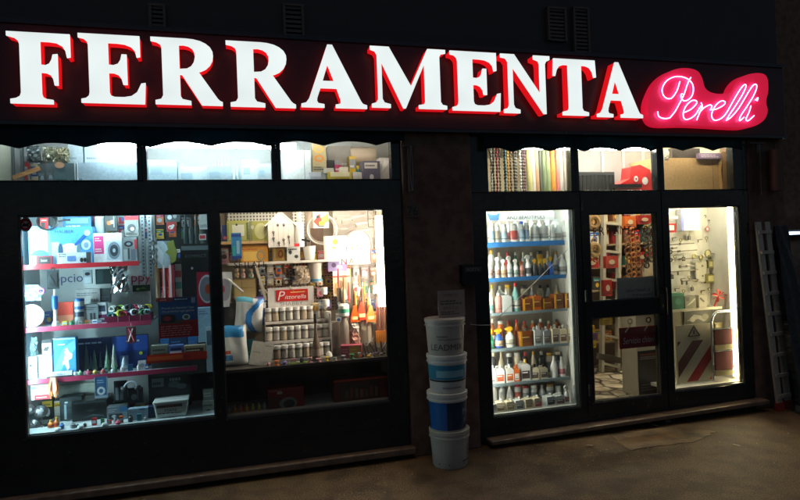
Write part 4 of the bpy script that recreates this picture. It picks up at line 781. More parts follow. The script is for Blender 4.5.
pkg('plant_card', 'white card with green leaf drawing beside the hoop', 'card', (324, 236, 347, 259.5), .36, zs2, .008, '#e4e2e0', [(.0, 0, .08, 1, '#c0b4a4'), ('o', .5, .75, .12, .12, '#8aa840'), ('o', .42, .5, .1, .05, '#a0b468'), ('l', .2, .15, .8, .4, 3, '#b8b4c8')])
# arched mirror
p = B(345.5, 230, 371, 264, .44); w, h = p[2], p[3]; t = thing('arched_mirror', 'pale arched mirror with grey rim at upper right', 'mirror', (p[0], .44, p[1]))
arch = [(-w / 2, 0), (w / 2, 0)] + [(w / 2 * math.cos(rad(a)), h - w / 2 + w / 2 * math.sin(rad(a))) for a in range(0, 181, 15)]
mb = MB(); mb.prism([(x * .9, z * .98) for x, z in arch], 0, .01, mat('#dfe0dd', .3)); mb.link('glass', parent=t); mb = MB(); mb.tube([(x, 0, z) for x, z in arch[1:]] + [(-w / 2, 0, 0)], .006, mat('#8a8078', .4), 6); mb.link('rim', parent=t)
p = B(368, 210.5, 381, 227, .40); w, h = p[2], p[3]; mb = MB(); mk = mat('#3c3836', .4, .5)
for a, b in (((-.5, 0), (-.5, 1)), ((-.5, 1), (.5, 1)), ((-.5, 0), (.4, 0)), ((.1, 0), (.1, 1)), ((-.5, .5), (.9, .5))): mb.bar((a[0] * w, 0, a[1] * h), (b[0] * w, 0, b[1] * h), .006, .006, mk, (0, 1, 0))
tag(mb.link('wire_rack', (p[0], .40, p[1])), 'small dark wire rack at the top right corner of jar window', 'rack')
for i, (x, y) in enumerate(((336, 213), (342, 217), (352, 214), (356, 221), (337, 227), (358, 228))):
    p = B(x, y, x + 11, y + 3, .45); mb = MB(); mb.bar((-p[2] / 2, 0, 0), (p[2] / 2, 0, .012), .010, .01, mat('#a8a098', .35, .5), (0, 1, 0)); mb.bar((-p[2] / 2, 0, -.004), (-p[2] / 2, 0, -.03), .006, .006, mat('#6a645e'), (0, 1, 0))
    tag(mb.link('wall_hook', (p[0], .45, p[1])), f'{ORD[i]} grey wall hook counted from left to right above the arched mirror', 'hook', 'grey wall hooks')
board('pegboard', 'pale grey panel behind the wall hooks at top right', (333, 209, 384, 238), .57, mat('#b4aca4'))
board('pink_board', 'white board behind mirror and lamp at upper right', (344, 238, 388, 300), .60, mat('#d4ccc8'))
# coloured letters
def letters(txt, cols, x0, y0, dx, dy, hpx, Y, what, base='toy_letter'):
    n = 0
    for i, ch in enumerate(txt):
        if ch == ' ': continue
        c = at(x0 + dx * i, y0 + dy * i, Y); h = at(x0, y0 - hpx / 2, Y).z - at(x0, y0 + hpx / 2, Y).z; vs, fs, w = text_mesh(ch); mb = MB(); k = len(vs); m = mat(cols[i % len(cols)], .4)
        mb.mesh([((x - w / 2) * h, dy_, z * h) for dy_ in (0, .008) for x, z in vs], [f for f in fs] + [tuple(q + k for q in reversed(f)) for f in fs], m)
        tag(mb.link(base, (c.x, Y, c.z - h / 2)), what.format(ch=ch, o=ORD[i]), 'letter', what.split(' {')[0].replace('{o} ', '') + ' letters')
letters('SFILATI', ['#2c2018'], 236, 265, 4.6, -.1, 6.5, .20, 'dark {ch}, {o} in the word hung under the white shelf')
letters('SOCN', ['#a8c070', '#d8485c', '#c8c060', '#d8486c'], 344, 249, 5.2, -.6, 6, .18, 'bright {ch}, {o} in the coloured row before the arched mirror')
letters('NA', ['#c8341c', '#d0502c'], 344, 261.5, 7.5, -.4, 6, .17, 'red orange {ch}, {o} in the short row below the mirror')
# left middle: wood boxes, plush, round pack, bags
pkg('wood_box', 'light brown wooden box behind the white detergent bag', 'box', (234, 279, 256, 299), .40, None, .1, '#a88c5c', [(.05, .06, .95, .94, '#b89c68'), (.35, .1, .38, .9, '#8a7044'), (.1, .55, .9, .58, '#8a7044')])
pkg('wood_box', 'narrow greenish wooden box left of the light brown one', 'box', (228, 281, 234, 296), .42, None, .08, '#7a7a3c')
for i, (x, y, cc, lab) in enumerate(((237, 274, '#a89070', 'tan knitted doll left of the red cheeked one'), (243, 274, '#c4a89a', 'pink knitted doll with a red patch'), (251, 274, '#8c9a80', 'grey green knitted doll next to the wooden pole'))):
    c = at(x, y, .36); mb = MB(); mb.ball((0, 0, .03), .02, mat(cc, .9, 0, .2), 10, 1.3); mb.ball((0, 0, .07), .015, mat('#c8a890', .8), 10); mb.ball((.006, -.016, .032), .006, mat('#b83c34', .8), 8); tag(mb.link('doll', (c.x, .36, c.z - .04)), lab, 'doll')
a, b = at(255, 262, .30), at(266, 300, .24); mb = MB(); mb.bar(a - a, b - a, .018, .014, mat('#d0bfa8', .6), (0, 1, 0)); tag(mb.link('wooden_pole', a), 'pale wooden pole leaning beside the pegboard', 'pole')
a, b = at(228, 279, .20), at(243, 292, .17); mb = MB(); mb.tube([(0, 0, 0), tuple(b - a)], .008, mat('#dcd8d0'), 8); tag(mb.link('white_stick', a), 'short white stick slanting over the wooden box', 'stick')
cx, z0, w, h = B(219, 272, 233, 307, .20); t = thing('saw_blade_pack', 'white packet with grey violet round disc right of the mullion', 'pack', (cx, .20, z0))
mb = MB(); mb.prism([(-w * .5, 0), (w * .2, .0), (w * .5, h * .8), (w * .45, h), (-w * .5, h)], 0, .012, mat('#dcdadc', .35)); mb.disc(-w * .1, h * .5, -.004, 0, w * .42, h * .32, mat('#a8a4b4', .35), 26); mb.disc(-w * .2, h * .52, -.008, -.004, w * .12, h * .1, mat('#b8485c'), 16); mb.link('card', parent=t)
def sack(name, label, box, Y, base, stripes, tilt=0., d=.09):
    cx, z0, w, h = B(*box, Y, base); mb = MB(); nu, nv = 31, 37; vs = []; fs = []
    for sgn in (-1, 1):
        for j in range(nv):
            for i in range(nu):
                u, v = i / (nu - 1), j / (nv - 1); e = (1 - (2 * u - 1) ** 4) * (1 - (2 * v - 1) ** 6) ** .8
                vs.append(((u - .5) * w * (1 - .06 * math.sin(v * 3.1)), sgn * d / 2 * e + .004 * math.sin(9 * u + 5 * v), v * h + .006 * math.sin(6 * u)))
    o = nu * nv; ms = []
    for j in range(nv - 1):
        for i in range(nu - 1):
            a = j * nu + i; fs.append((a, a + 1, a + nu + 1, a + nu)); ms.append(stripes((i + .5) / (nu - 1), (j + .5) / (nv - 1))); fs.append((o + a + 1, o + a, o + a + nu, o + a + nu + 1)); ms.append('W')
    mb.smooth = True; n = len(mb.v); mb.v += vs
    for f, m in zip(fs, ms): mb.f.append(tuple(k + n for k in f)); mb.m.append(mb.mi(mat(m, .3)))
    ob = mb.link(name, (cx, Y + d / 2, z0)); ob.rotation_euler = (0, tilt, 0); return tag(ob, label, 'bag')
sack('detergent_bag', 'white bag with blue wave lettering leaning at left of the jar rack', (233, 298, 262, 332), .27, None, lambda u, v: '#2c7cc4' if .5 < u + .25 * math.sin(v * 4) - .1 < .74 else ('#58b4d0' if v > .85 and u < .6 else '#dcdedc'), .10)
sack('detergent_bag', 'lower white bag with a blue top and red print, left corner', (222, 326, 249, 364), .20, zdf, lambda u, v: '#2c84c0' if v > .72 and u < .9 else ('#c84838' if .3 < v < .4 and u < .35 else ('#3c8cc8' if .14 < v < .27 and u < .4 else '#d8d8d4')), -.05)
pkg('blue_carton', 'blue and white carton behind the white detergent bag', 'box', (255, 297, 266, 325), .40, None, .08, '#2c5aa4', [(.0, .6, 1, .8, '#dcdce8'), (0, .85, 1, 1, '#7a6ab0')])
pkg('dark_pack', 'black pack behind the lower detergent bag', 'pack', (223, 303, 238, 330), .34, None, .05, '#1c1a1a', [('o', .6, .6, .2, .2, '#3c3834')])
pkg('teal_pack', 'dark teal packs standing between bag and white card', 'pack', (242, 340, 256, 366), .24, zdf, .06, '#1c5a60', [('l', .1, .1, .9, .6, 3, '#3c8a88')])
o = pkg('white_card', 'square cream card tilted against the jar rack', 'card', (248, 342, 270, 366), .16, zdf, .01, '#d8d4c4', [('l', .1, .5, .5, .6, 1, '#a8a498'), ('l', .6, .82, .9, .9, 1, '#8a867c'), ('l', .55, .08, .95, .2, 2, '#a8a498')], tilt=-.12); o.rotation_euler = (-.12, .22, 0)
# tie rack goods on the pegboard
pkg('stencil_card', 'lilac grey stencil card on the brown pegboard', 'card', (265, 271, 286, 281), .53, None, .008, '#a09ca8', [('o', .3, .5, .12, .25, '#4a4654'), ('o', .6, .6, .12, .2, '#4a4654'), (.1, .85, .8, 1, '#c89894'), ('l', .1, .1, .9, .3, 2, '#5a5664')])
crumpled('lace_roll', 'cream lace rosette on the pegboard, right half', 'decoration', (294, 266, 312, 284), .46, mat('#d0bca4', .8), 21, .05)
lathe_thing('paper_pot', 'white pot with blue band hung on the pegboard', 'pot', (309, 263, 324, 283), .44, None, [(.7, 0), (1, .95), (1, 1), (.9, 1)], '#cfc4b8', [('band', [(.86, .08), (.9, .2)], '#5a9cc0')])
for i, (x, y) in enumerate(((263, 287), (290, 286))):
    a = at(x, y, .4); mb = MB(); mb.bar((0, 0, 0), (.03, 0, -.05), .01, .01, mat('#d0c0b0'), (0, 1, 0)); tag(mb.link('wooden_peg', a), ['left', 'right'][i] + ' short pale wooden peg under the pegboard', 'peg')
# jar rack
cxr, _, wr, _ = B(266, 300, 331, 364, .24); t = thing('jar_rack', 'stepped white counter rack with red headed sign board', 'rack', (cxr, .24, zdf))
zt = [at(298, 321.5, .30).z - zdf, at(298, 341, .25).z - zdf, at(298, 362.5, .2).z - zdf]
yt = [.10, .05, 0.]
RK = mat('#d0c8c0', .45)
MB().box(-wr / 2 - .004, -wr / 2, 0, .22, 0, zt[0] + .05, RK).link('side', parent=t); MB().box(wr / 2, wr / 2 + .004, 0, .22, 0, zt[0] + .05, RK).link('side', parent=t)
for k in range(3):
    mb = MB(); mb.box(-wr / 2, wr / 2, yt[k], .22, max(.002, zt[k] - .008), max(.008, zt[k]), RK); mb.box(-wr / 2, wr / 2, yt[k] - .003, yt[k] - .0005, max(.0, zt[k] - .012), max(.01, zt[k]) + .008, mat('#d0c8c0', .4)); mb.link('shelf', parent=t)
hd = B(268, 287, 314, 309, .40); mb = MB(); hx = hd[0] - cxr; hz = hd[1] - zdf; mb.box(hx - hd[2] / 2, hx + hd[2] / 2, .16, .165, hz, hz + hd[3], mat('#ddd6d0', .4))
sg = B(276, 289.5, 308, 301, .395); sx, sz = sg[0] - cxr, sg[1] - zdf; mb.box(sx - sg[2] / 2, sx + sg[2] / 2, .155, .1595, sz, sz + sg[3], mat('#c0241c', .35))
mb.text('P', sx - sg[2] * .36, sz + sg[3] * .12, sg[3] * .78, .154, mat('#f0e4e0'), sg[2] * .18, shear=.25); mb.text('ittorella', sx + sg[2] * .10, sz + sg[3] * .2, sg[3] * .36, .154, mat('#f0e4e0'), sg[2] * .66, shear=.25); mb.box(sx - sg[2] * .05, sx + sg[2] * .4, .1538, .1545, sz + sg[3] * .72, sz + sg[3] * .8, mat('#e8b870'))
mb.text('SHABBY', hx, hz + hd[3] * .17, hd[3] * .16, .1595, mat('#7a746e'), hd[2] * .5); mb.link('header_sign', parent=t)
JB, JL = {}, {}
def jar_mesh(k):
    r, h = .0265, .112
    mb = MB(); mb.lathe([(r * .92, 0), (r, .003), (r, h * .68), (r * .93, h * .72)], mat(['#8c8478', '#a08c74', '#7c7a70', '#948a7c'][k], .25, 0, .15), 0, 0, 14); mb.lathe([(r * 1.012, h * .12), (r * 1.012, h * .58)], mat(['#c0b8ac', '#b8a488', '#aaa69a', '#c8c0b4'][k], .5), 0, 0, 14); return mb
def place_jar(i, k, loc, label):
    global JB, JL
    t = thing('paint_jar', label, 'jar', loc, random.uniform(-.5, .5), 'paint jars on the stepped rack')
    if k not in JB:
        b = jar_mesh(k).link('body', parent=t); JB[k] = b.data
        if not JL: l = MB().lathe([(.025, .083), (.028, .085), (.028, .110), (.0265, .112)], mat('#d8d4ce', .35), 0, 0, 14).link('lid', parent=t); JL[0] = l.data; return
    else:
        b = bpy.data.objects.new('body', JB[k]); COL.objects.link(b); b.parent = t
    l = bpy.data.objects.new('lid', JL[0]); COL.objects.link(l); l.parent = t
RN = ['top', 'middle', 'bottom']
for row in range(3):
    for i in range(9):
        if row == 2:
            for q in range(2):
                place_jar(i, (i * 7 + q + row) % 4, (cxr - wr / 2 + .03 + (wr - .06) * i / 8, .24 + .03 + q * .055, zdf + .012 + q * .03), f'paint jar {ORD[i]} from the left in the {["front", "rear"][q]} line of the rack bottom')
        else:
            place_jar(i, (i * 5 + row * 3 + (i > 5)) % 4, (cxr - wr / 2 + .03 + (wr - .06) * i / 8, .24 + yt[row] + .03, zdf + zt[row] + .001), f'white lidded paint jar {ORD[i]} from the left on the rack {RN[row]} shelf')
# goods in front and right of the rack
for i, (x, y) in enumerate(((283, 362), (290, 364), (297, 360))):
    c = at(x, y, .12); mb = MB(); mb.ring(0, .015, 0, .015, .006, mat('#bcb8b0'), 14, 6); o = mb.link('tape_roll', (c.x, .14, zdf + .006)); o.rotation_euler.x = rad(80); tag(o, f'{["left", "middle", "right"][i]} small grey tape ring lying before the rack', 'tape', 'tape rings before the rack')
pkg('green_mat', 'green mat edge lying on the display floor', 'mat', (286, 363, 308, 368), .085, zdf, .05, '#7a9a3c', [('l', .1, .2, .9, .8, 1, '#a8b868')])
def knife(label, px, Y, hc): 
    cx, z0, w, h = B(*px, Y); t = thing('brush', label, 'brush', (cx, Y, z0)); MB().lathe([(.008, h * .45), (.011, h * .6), (.008, h * .9), (.005, h)], mat(hc, .4), 0, 0, 10).link('handle', parent=t)
    MB().lathe([(.02, 0), (.018, h * .3), (.014, h * .445)], mat('#c8b8a0', .8), 0, 0, 10, 1, .4).link('bristles', parent=t)
lathe_thing('clear_decanter', 'dark capped glass bottle standing before the rack right end', 'bottle', (312, 314, 321, 362), .15, zdf, [(.9, 0), (1, .05), (.9, .3), (.45, .5), (.3, .75), (.3, .78)], '#6c5a4c', [('cap', [(.36, .79), (.36, .96), (.3, 1)], '#1c1814'), ('label', [(1.0, .1), (.97, .24)], '#a8988a')])
lathe_thing('yellow_sponge', 'round yellow white sponge over the rack top right', 'sponge', (311, 303, 321, 313), .34, None, [(.5, 0), (.9, .2), (1, .5), (.8, .9), (.3, 1)], '#d8c494', [('band', [(.98, .3), (1.02, .5), (.95, .7)], '#c8923c')])
for i in range(4):
    c = at(324.5 + i * 1.9, 289 + i * 12, .30); mb = MB(); mb.lathe([(.026, 0), (.027, .01), (.027, .05), (.026, .056)], mat('#e0dcd6', .6), 0, 0, 14)
    tag(mb.link('paper_roll', (c.x, .33, c.z - .045)), f'{["top", "second", "third", "lowest"][i]} white paper roll in the leaning stack beside the rack', 'roll', 'white rolls beside the rack')
for i in range(3):
    lathe_thing('metal_tin', f'{["upper", "middle", "lower"][i]} crushed grey tin stacked right of the rolls', 'tin', (329 - i * .5, 322 + i * 13, 339, 336 + i * 13), .34, None, CAN, ['#b8aea6', '#a89c94', '#8c847c'][i], group='grey tins right of the rolls')
lathe_thing('glue_bottle', 'slim grey bottle with round white cap in front, right of rolls', 'bottle', (340, 304, 351, 354), .22, zdf + .02, [(.8, 0), (.85, .03), (.8, .6), (.5, .68), (.45, .72)], '#7c7064', [('cap', [(.5, .73), (.98, .76), (1, .96), (.7, 1)], '#d4d6cc'), ('label', [(1.01, .82), (1.02, .9)], '#3a8a70')])
pkg('tan_card', 'tall tan card with keyhole picture beside the arched mirror', 'card', (333, 270, 350, 296), .44, None, .01, '#cdb898', [(.0, .72, 1, .78, '#b8443c'), ('o', .4, .45, .2, .16, '#8a6a4a'), (.1, .1, .3, .5, '#b88c50'), (.0, .8, 1, 1, '#dfd8c8')])
pkg('purple_box', 'lilac box with white flowers under the coloured letters', 'box', (328, 259, 347, 271), .42, None, .05, '#8a7aa8', [('o', .3, .5, .12, .2, '#3a2c50'), ('o', .6, .3, .15, .2, '#e0d8e4'), (.6, .6, 1, 1, '#c8b8d0')])
for i, (x, y0, y1, cc, lab) in enumerate(((344, 288, 310, '#7a5a30', 'brown wooden handled brush behind the grey bottle'), (356, 292, 322, '#d8881c', 'yellow orange handled brush'), (363, 288, 318, '#d0401c', 'bright red orange handled brush'), (369, 296, 330, '#e0942c', 'light orange handled brush nearest the red rods'))):
    knife(lab, (x - 4, y0, x + 4, y1 + 12), .28, cc)
for i, (x, y0, y1, cc, lab) in enumerate(((355, 306, 322, '#d85a14', 'orange cone shaped filler pack'), (362, 302, 320, '#d83a1c', 'red orange filler pack beside the cone'), (371, 305, 322, '#d8782c', 'pale orange filler pack by the rods'))):
    cx, z0, w, h = B(x - 5, y0, x + 5, y1, .24); mb = MB(); mb.prism([(-w * .5, 0), (w * .5, 0), (w * .3, h * .5), (w * .1, h), (-w * .1, h), (-w * .4, h * .4)], 0, .03, mat(cc, .35)); mb.box(-w * .3, w * .3, -.001, .002, h * .15, h * .35, mat('#e8c890')); tag(mb.link('filler_pack', (cx, .24, z0)), lab, 'pack')
for i in range(4):
    a, b = at(376.5 + i * 2.6, 297 - i, .24), at(377 + i * 2.4, 336, .22); mb = MB(); mb.tube([(0, 0, 0), tuple(b - a)], .0055, mat(['#7a2c20', '#8c4a30', '#682418', '#a05a3c'][i], .35), 7); tag(mb.link('rod', a), f'{ORD[i]} red brown rod from the left beside the lamp tube', 'rod', 'red brown rods')
cx, z0, w, h = B(376, 331, 387, 342.5, .2); mb = MB(); mb.box(-w / 2, w / 2, 0, .03, 0, h, mat('#c8701c', .5)); 
for k in range(6): mb.box(-w / 2 + w * (k + .2) / 6, -w / 2 + w * (k + .5) / 6, -.002, .0, .004, h - .012, mat('#e0a050'))
tag(mb.link('orange_brush', (cx, .2, z0)), 'orange block brush below the red brown rods', 'brush')
pkg('patterned_box', 'small pink and gold patterned box on the display floor, right', 'box', (341, 345.5, 361, 358.5), .14, zdf, .09, '#a8485c', [(.4, .05, .96, .95, '#b8843c'), ('l', .45, .1, .9, .8, 3, '#d8b070'), ('l', .05, .2, .38, .8, 3, '#d88c98')], rz=-.3)
crumpled('pink_cloth', 'crumpled salmon cloth bundle behind the patterned box', 'cloth', (346, 322, 362, 348), .26, mat('#c89484', .8), 33, .1)
crumpled('white_cloth', 'crumpled white cloth over the salmon bundle', 'cloth', (349, 317, 360, 333), .24, mat('#d4c8bc', .8), 35, .07)
rr = random.Random(31)
for i in range(7):
    c = at(362 + i * 3.7, 349 - i * 1.1, .16); mb = MB(); pts = [(0, 0, 0), (rr.uniform(-.02, .02), 0, .03), (rr.uniform(-.04, .04), .02, .06 + rr.uniform(0, .04))]
    mb.tube(pts, .006, mat(rr.choice(['#2a2420', '#3a302a', '#4a3a30']), .4), 6); mb.ball((0, 0, 0), .012, mat(rr.choice(['#3a2c24', '#8a8078', '#1e1a18'])), 8)
    tag(mb.link('hand_tool', (c.x, .13 + rr.uniform(0, .1), zdf + .013)), f'{ORD[i]} small dark tool from the left on the display floor by the rods', 'tool', 'small dark tools')
a, b = at(366, 346, .15), at(374, 337, .15); tag(MB().bar((0, 0, 0), b - a, .008, .004, mat('#d8d4cc', .3), (0, 1, 0)).link('knife_blade', a), 'short pale knife blade among the dark tools', 'knife')
lathe_thing('white_bulb', 'small white bulb lying before the glass bottle', 'bulb', (326, 352, 333, 358), .12, zdf, [(.5, 0), (1, .4), (.8, .8), (.3, 1)], '#d8d4cc')
# niche beneath
zn = OB[2] + .006
pkg('tool_box_carton', 'red carton with round grey saw picture in the low niche', 'box', (268, 388, 304, 413), .12, zn, .16, '#8c1e1c', [(.0, .0, .36, .6, '#5a3428'), ('o', .56, .22, .25, .3, '#7c7a70'), ('o', .58, .18, .16, .22, '#2c2a26'), ('l', .05, .86, .42, .93, 1, '#c0a090'), (.26, .72, .4, .84, '#c8a898'), (.02, .96, .96, .99, '#b04838')])
pkg('crate_carton', 'wide red rimmed carton at right of the low niche', 'box', (334, 378, 389, 408), .12, zn, .16, '#5a2a1c', [(0, .9, 1, 1, '#c83c1c'), (.84, 0, 1, .9, '#7c1c18'), (0, 0, .08, .9, '#6c1c18'), (.14, .1, .8, .8, '#4a3020')] + [(.2 + k * .09, .12, .25 + k * .09, .3 + .2 * ((k * 3) % 4) / 4 + .15, ['#6a4a2c', '#8a3c24', '#7c5c38', '#a0501f'][k % 4]) for k in range(7)])
for i, (x, y, cc) in enumerate(((229, 411, '#8a7a68'), (235, 408.5, '#c87c1c'), (241, 408, '#c8661c'), (247, 407.5, '#d0841c'), (253, 406, '#b89a2c'), (259, 405, '#a89a3c'), (264.5, 404, '#8c8a6c'))):
    c = at(x, y, .14); mb = MB(); mb.lathe([(.012, 0), (.014, .004), (.014, .03), (.006, .04), (.004, .055)], mat(cc, .4), 0, 0, 10); mb.bar((0, 0, .03), (.02, 0, .05), .006, .006, mat('#2a2824'), (0, 1, 0))
    tag(mb.link('spray_nozzle', (c.x, .14, zn)), f'{ORD[i]} orange yellow hose fitting from the left in the low niche', 'fitting', 'hose fittings in the niche')
tubelamp('cool tube lamp under the top board of the appliance window', (OA[0] + .12, .085, ZA - .03), (OA[0] + .85, .085, ZA - .03), .011, emit('#d8f4ff', 95), housing=False)
tubelamp('warm tube lamp under the top board of the jar window', (OB[0] + .25, .085, ZB - .03), (OB[1] - .12, .085, ZB - .03), .010, emit('#ffeeda', 75), housing=False)
# ---- window C: shelves of bottles
ZC = zTbr - .05; YC = .17
GREYB = mat('#b4b6b0', .6)
cC = shell('pale display case of cleaning bottles beside the shop door', OC, ZC, OC[2] + .004, .42, mat('#a89c8c', .7), mat('#c8c8c0', .5), WHITEB)
MB().box(OC[1] + .02, OC[1] + .045, .10, .13, OC[2], ZC - .01, mat('#c8ccc8', .35, .3)).link('side_post', parent=cC)
tubelamp('white tube lamp at the top of the bottle window', (OC[0] + .02, .10, ZC - .03), (OC[1] - .02, .10, ZC - .03), .012, emit('#f2f6f2', 72), housing=False)
tubelamp('white upright tube lamp behind the left frame of bottle window', (OC[0] - .045, .082, OC[2] + .15), (OC[0] - .045, .082, ZC - .1), .009, emit('#f8f2e2', 170), housing=False)
pxs = [(530, 241.5), (530, 276.5), (530, 311), (530, 346.5), (530, 381)]
zC = [at(x, y, YC).z for x, y in pxs] + [OC[2] + .006]
SN = ['top', 'second', 'third', 'fourth', 'fifth', 'bottom']
for k in range(5):
    shelf('shelf', f'{SN[k]} blue edged shelf in the bottle window', OC[0] - .045, OC[1] + .018, YC, .47, zC[k], '#2a6ca8' if k < 2 else '#74868c', '#9aa4a4', .040 if k < 1 else (.030 if k < 2 else .020), group=None)
def bottle(kind, label, px0, px1, pyt, Y, base, cb, cc, cl=None, group=None, cat='bottle'):
    cx, z0, w, h = B(px0, pyt, px1, pyt + 20, Y, base); r = w / 2; nm = dict(spray='spray_bottle', jerry='jerry_can', tin='tin_can', round='round_bottle', tall='tall_bottle', can='aerosol_can')[kind]
    t = thing(nm, label, cat, (cx, Y + min(r, .05), z0), random.uniform(-.12, .12), group); mb = MB(); m = mat(cb, .3); 
    if kind == 'jerry':
        d = min(r, .05) * .8; bw = w * .96; sh = h * .70
        pr = [(-bw / 2, 0), (bw / 2, 0), (bw / 2, sh), (bw * .22, h * .82), (-bw * .5, h * .78)]
        mb.prism(pr, -d, d, m); 
        if cl: mb.box(-bw * .40, bw * .40, -d - .0012, -d + .002, h * .1, h * .48, mat(cl, .4)); mb.box(-bw * .36, bw * .2, -d - .002, -d, h * .36, h * .42, mat('#e4e2dc')); mb.box(-bw * .36, bw * .3, -d - .002, -d, h * .16, h * .2, mat('#4a4640'))
        o = mb.link('body', parent=t, bevel=.003)
        MB().tube([(-bw * .42, 0, h * .74), (-bw * .38, 0, h * .92), (-bw * .05, 0, h * .90), (bw * .1, 0, h * .8)], .005, m, 6).link('handle', parent=t)
        MB().lathe([(w * .13, h * .8), (w * .13, h * .98), (w * .1, h)], mat(cc, .35), w * .02 + bw * .1, 0, 10).link('cap', parent=t)
    elif kind == 'tin':
        d = min(r, .04); mb.box(-r, r, -d, d, 0, h * .9, m); mb.box(-r * .9, r * .9, -d - .001, -d + .002, h * .2, h * .62, mat(cl or cb, .4)); mb.box(-r * .7, r * .5, -d - .002, -d, h * .5, h * .56, mat('#e8c070'))
        mb.box(-r * .98, -r * .6, -d - .0015, -d + .001, 0.002, h * .89, mat('#e0a828', .3)); mb.link('body', parent=t, bevel=.003)
        MB().lathe([(r * .28, h * .901), (r * .28, h)], mat(cc, .35), r * .3, 0, 10).link('cap', parent=t)
    else:
        pf = dict(spray=[(.9, 0), (1, .03), (1, .42), (.85, .56), (.36, .70), (.32, .74)], round=[(.95, 0), (1, .02), (1, .72), (.7, .82), (.4, .86)], tall=[(.9, 0), (1, .03), (1, .5), (.8, .62), (.36, .8), (.34, .86)], can=[(.96, 0), (1, .02), (1, .80), (.8, .86)])[kind]
        sy = .75; mb.lathe([(a * r, b * h) for a, b in pf], m, 0, 0, 14, 1, sy)
        if cl: mb.lathe([(r * 1.015, h * .12), (r * 1.015, h * (.40 if kind != 'can' else .6))], mat(cl, .4), 0, 0, 14, 1, sy); mb.lathe([(r * 1.025, h * .18), (r * 1.025, h * .22)], mat('#5a5c5c'), 0, 0, 14, 1, sy)
        mb.link('body', parent=t)
        if kind == 'spray':
            mb = MB(); mb.lathe([(r * .4, h * .741), (r * .4, h * .8), (r * .3, h * .81)], mat(cc, .35), 0, 0, 10, 1, sy)
            mb.prism([(-r * 1.0, h * .92), (-r * .95, h * .84), (-r * .5, h * .83), (-r * .62, h * .70), (-r * .45, h * .70), (-r * .28, h * .81), (r * .45, h * .81), (r * .62, h * .9), (r * .3, h), (-r * .4, h)], -r * .22, r * .22, mat(cc, .35)); mb.link('trigger_head', parent=t)
        else:
            q = pf[-1][0]; mb = MB(); mb.lathe([(r * q * 1.05, h * (pf[-1][1] + .002)), (r * q * 1.05, h * .98), (r * q * .8, h)], mat(cc, .35), 0, 0, 12, 1, sy); mb.link('cap', parent=t)
    return t
CN = {'W': 'white', 'K': 'black', 'R': 'red', 'B': 'blue', 'G': 'grey', 'Y': 'yellow', 'O': 'orange', 'P': 'pink', 'N': 'brown', 'g': 'green', 'T': 'teal', 'C': 'cream', 'w': 'pale grey', 'D': 'dark'}
KN = dict(spray='spray bottle', jerry='jerry can', tin='square tin', round='wide bottle', tall='slim bottle', can='aerosol can')
BC = dict(W='#dcdcd8', K='#1c1c1e', R='#b82428', B='#2450a4', G='#8c9094', Y='#d8a820', O='#d0641c', P='#c8847c', N='#8a4a1c', g='#2c7a54', T='#7ab0a8', C='#d8ccae', w='#bfc4c2', D='#2c2e30')
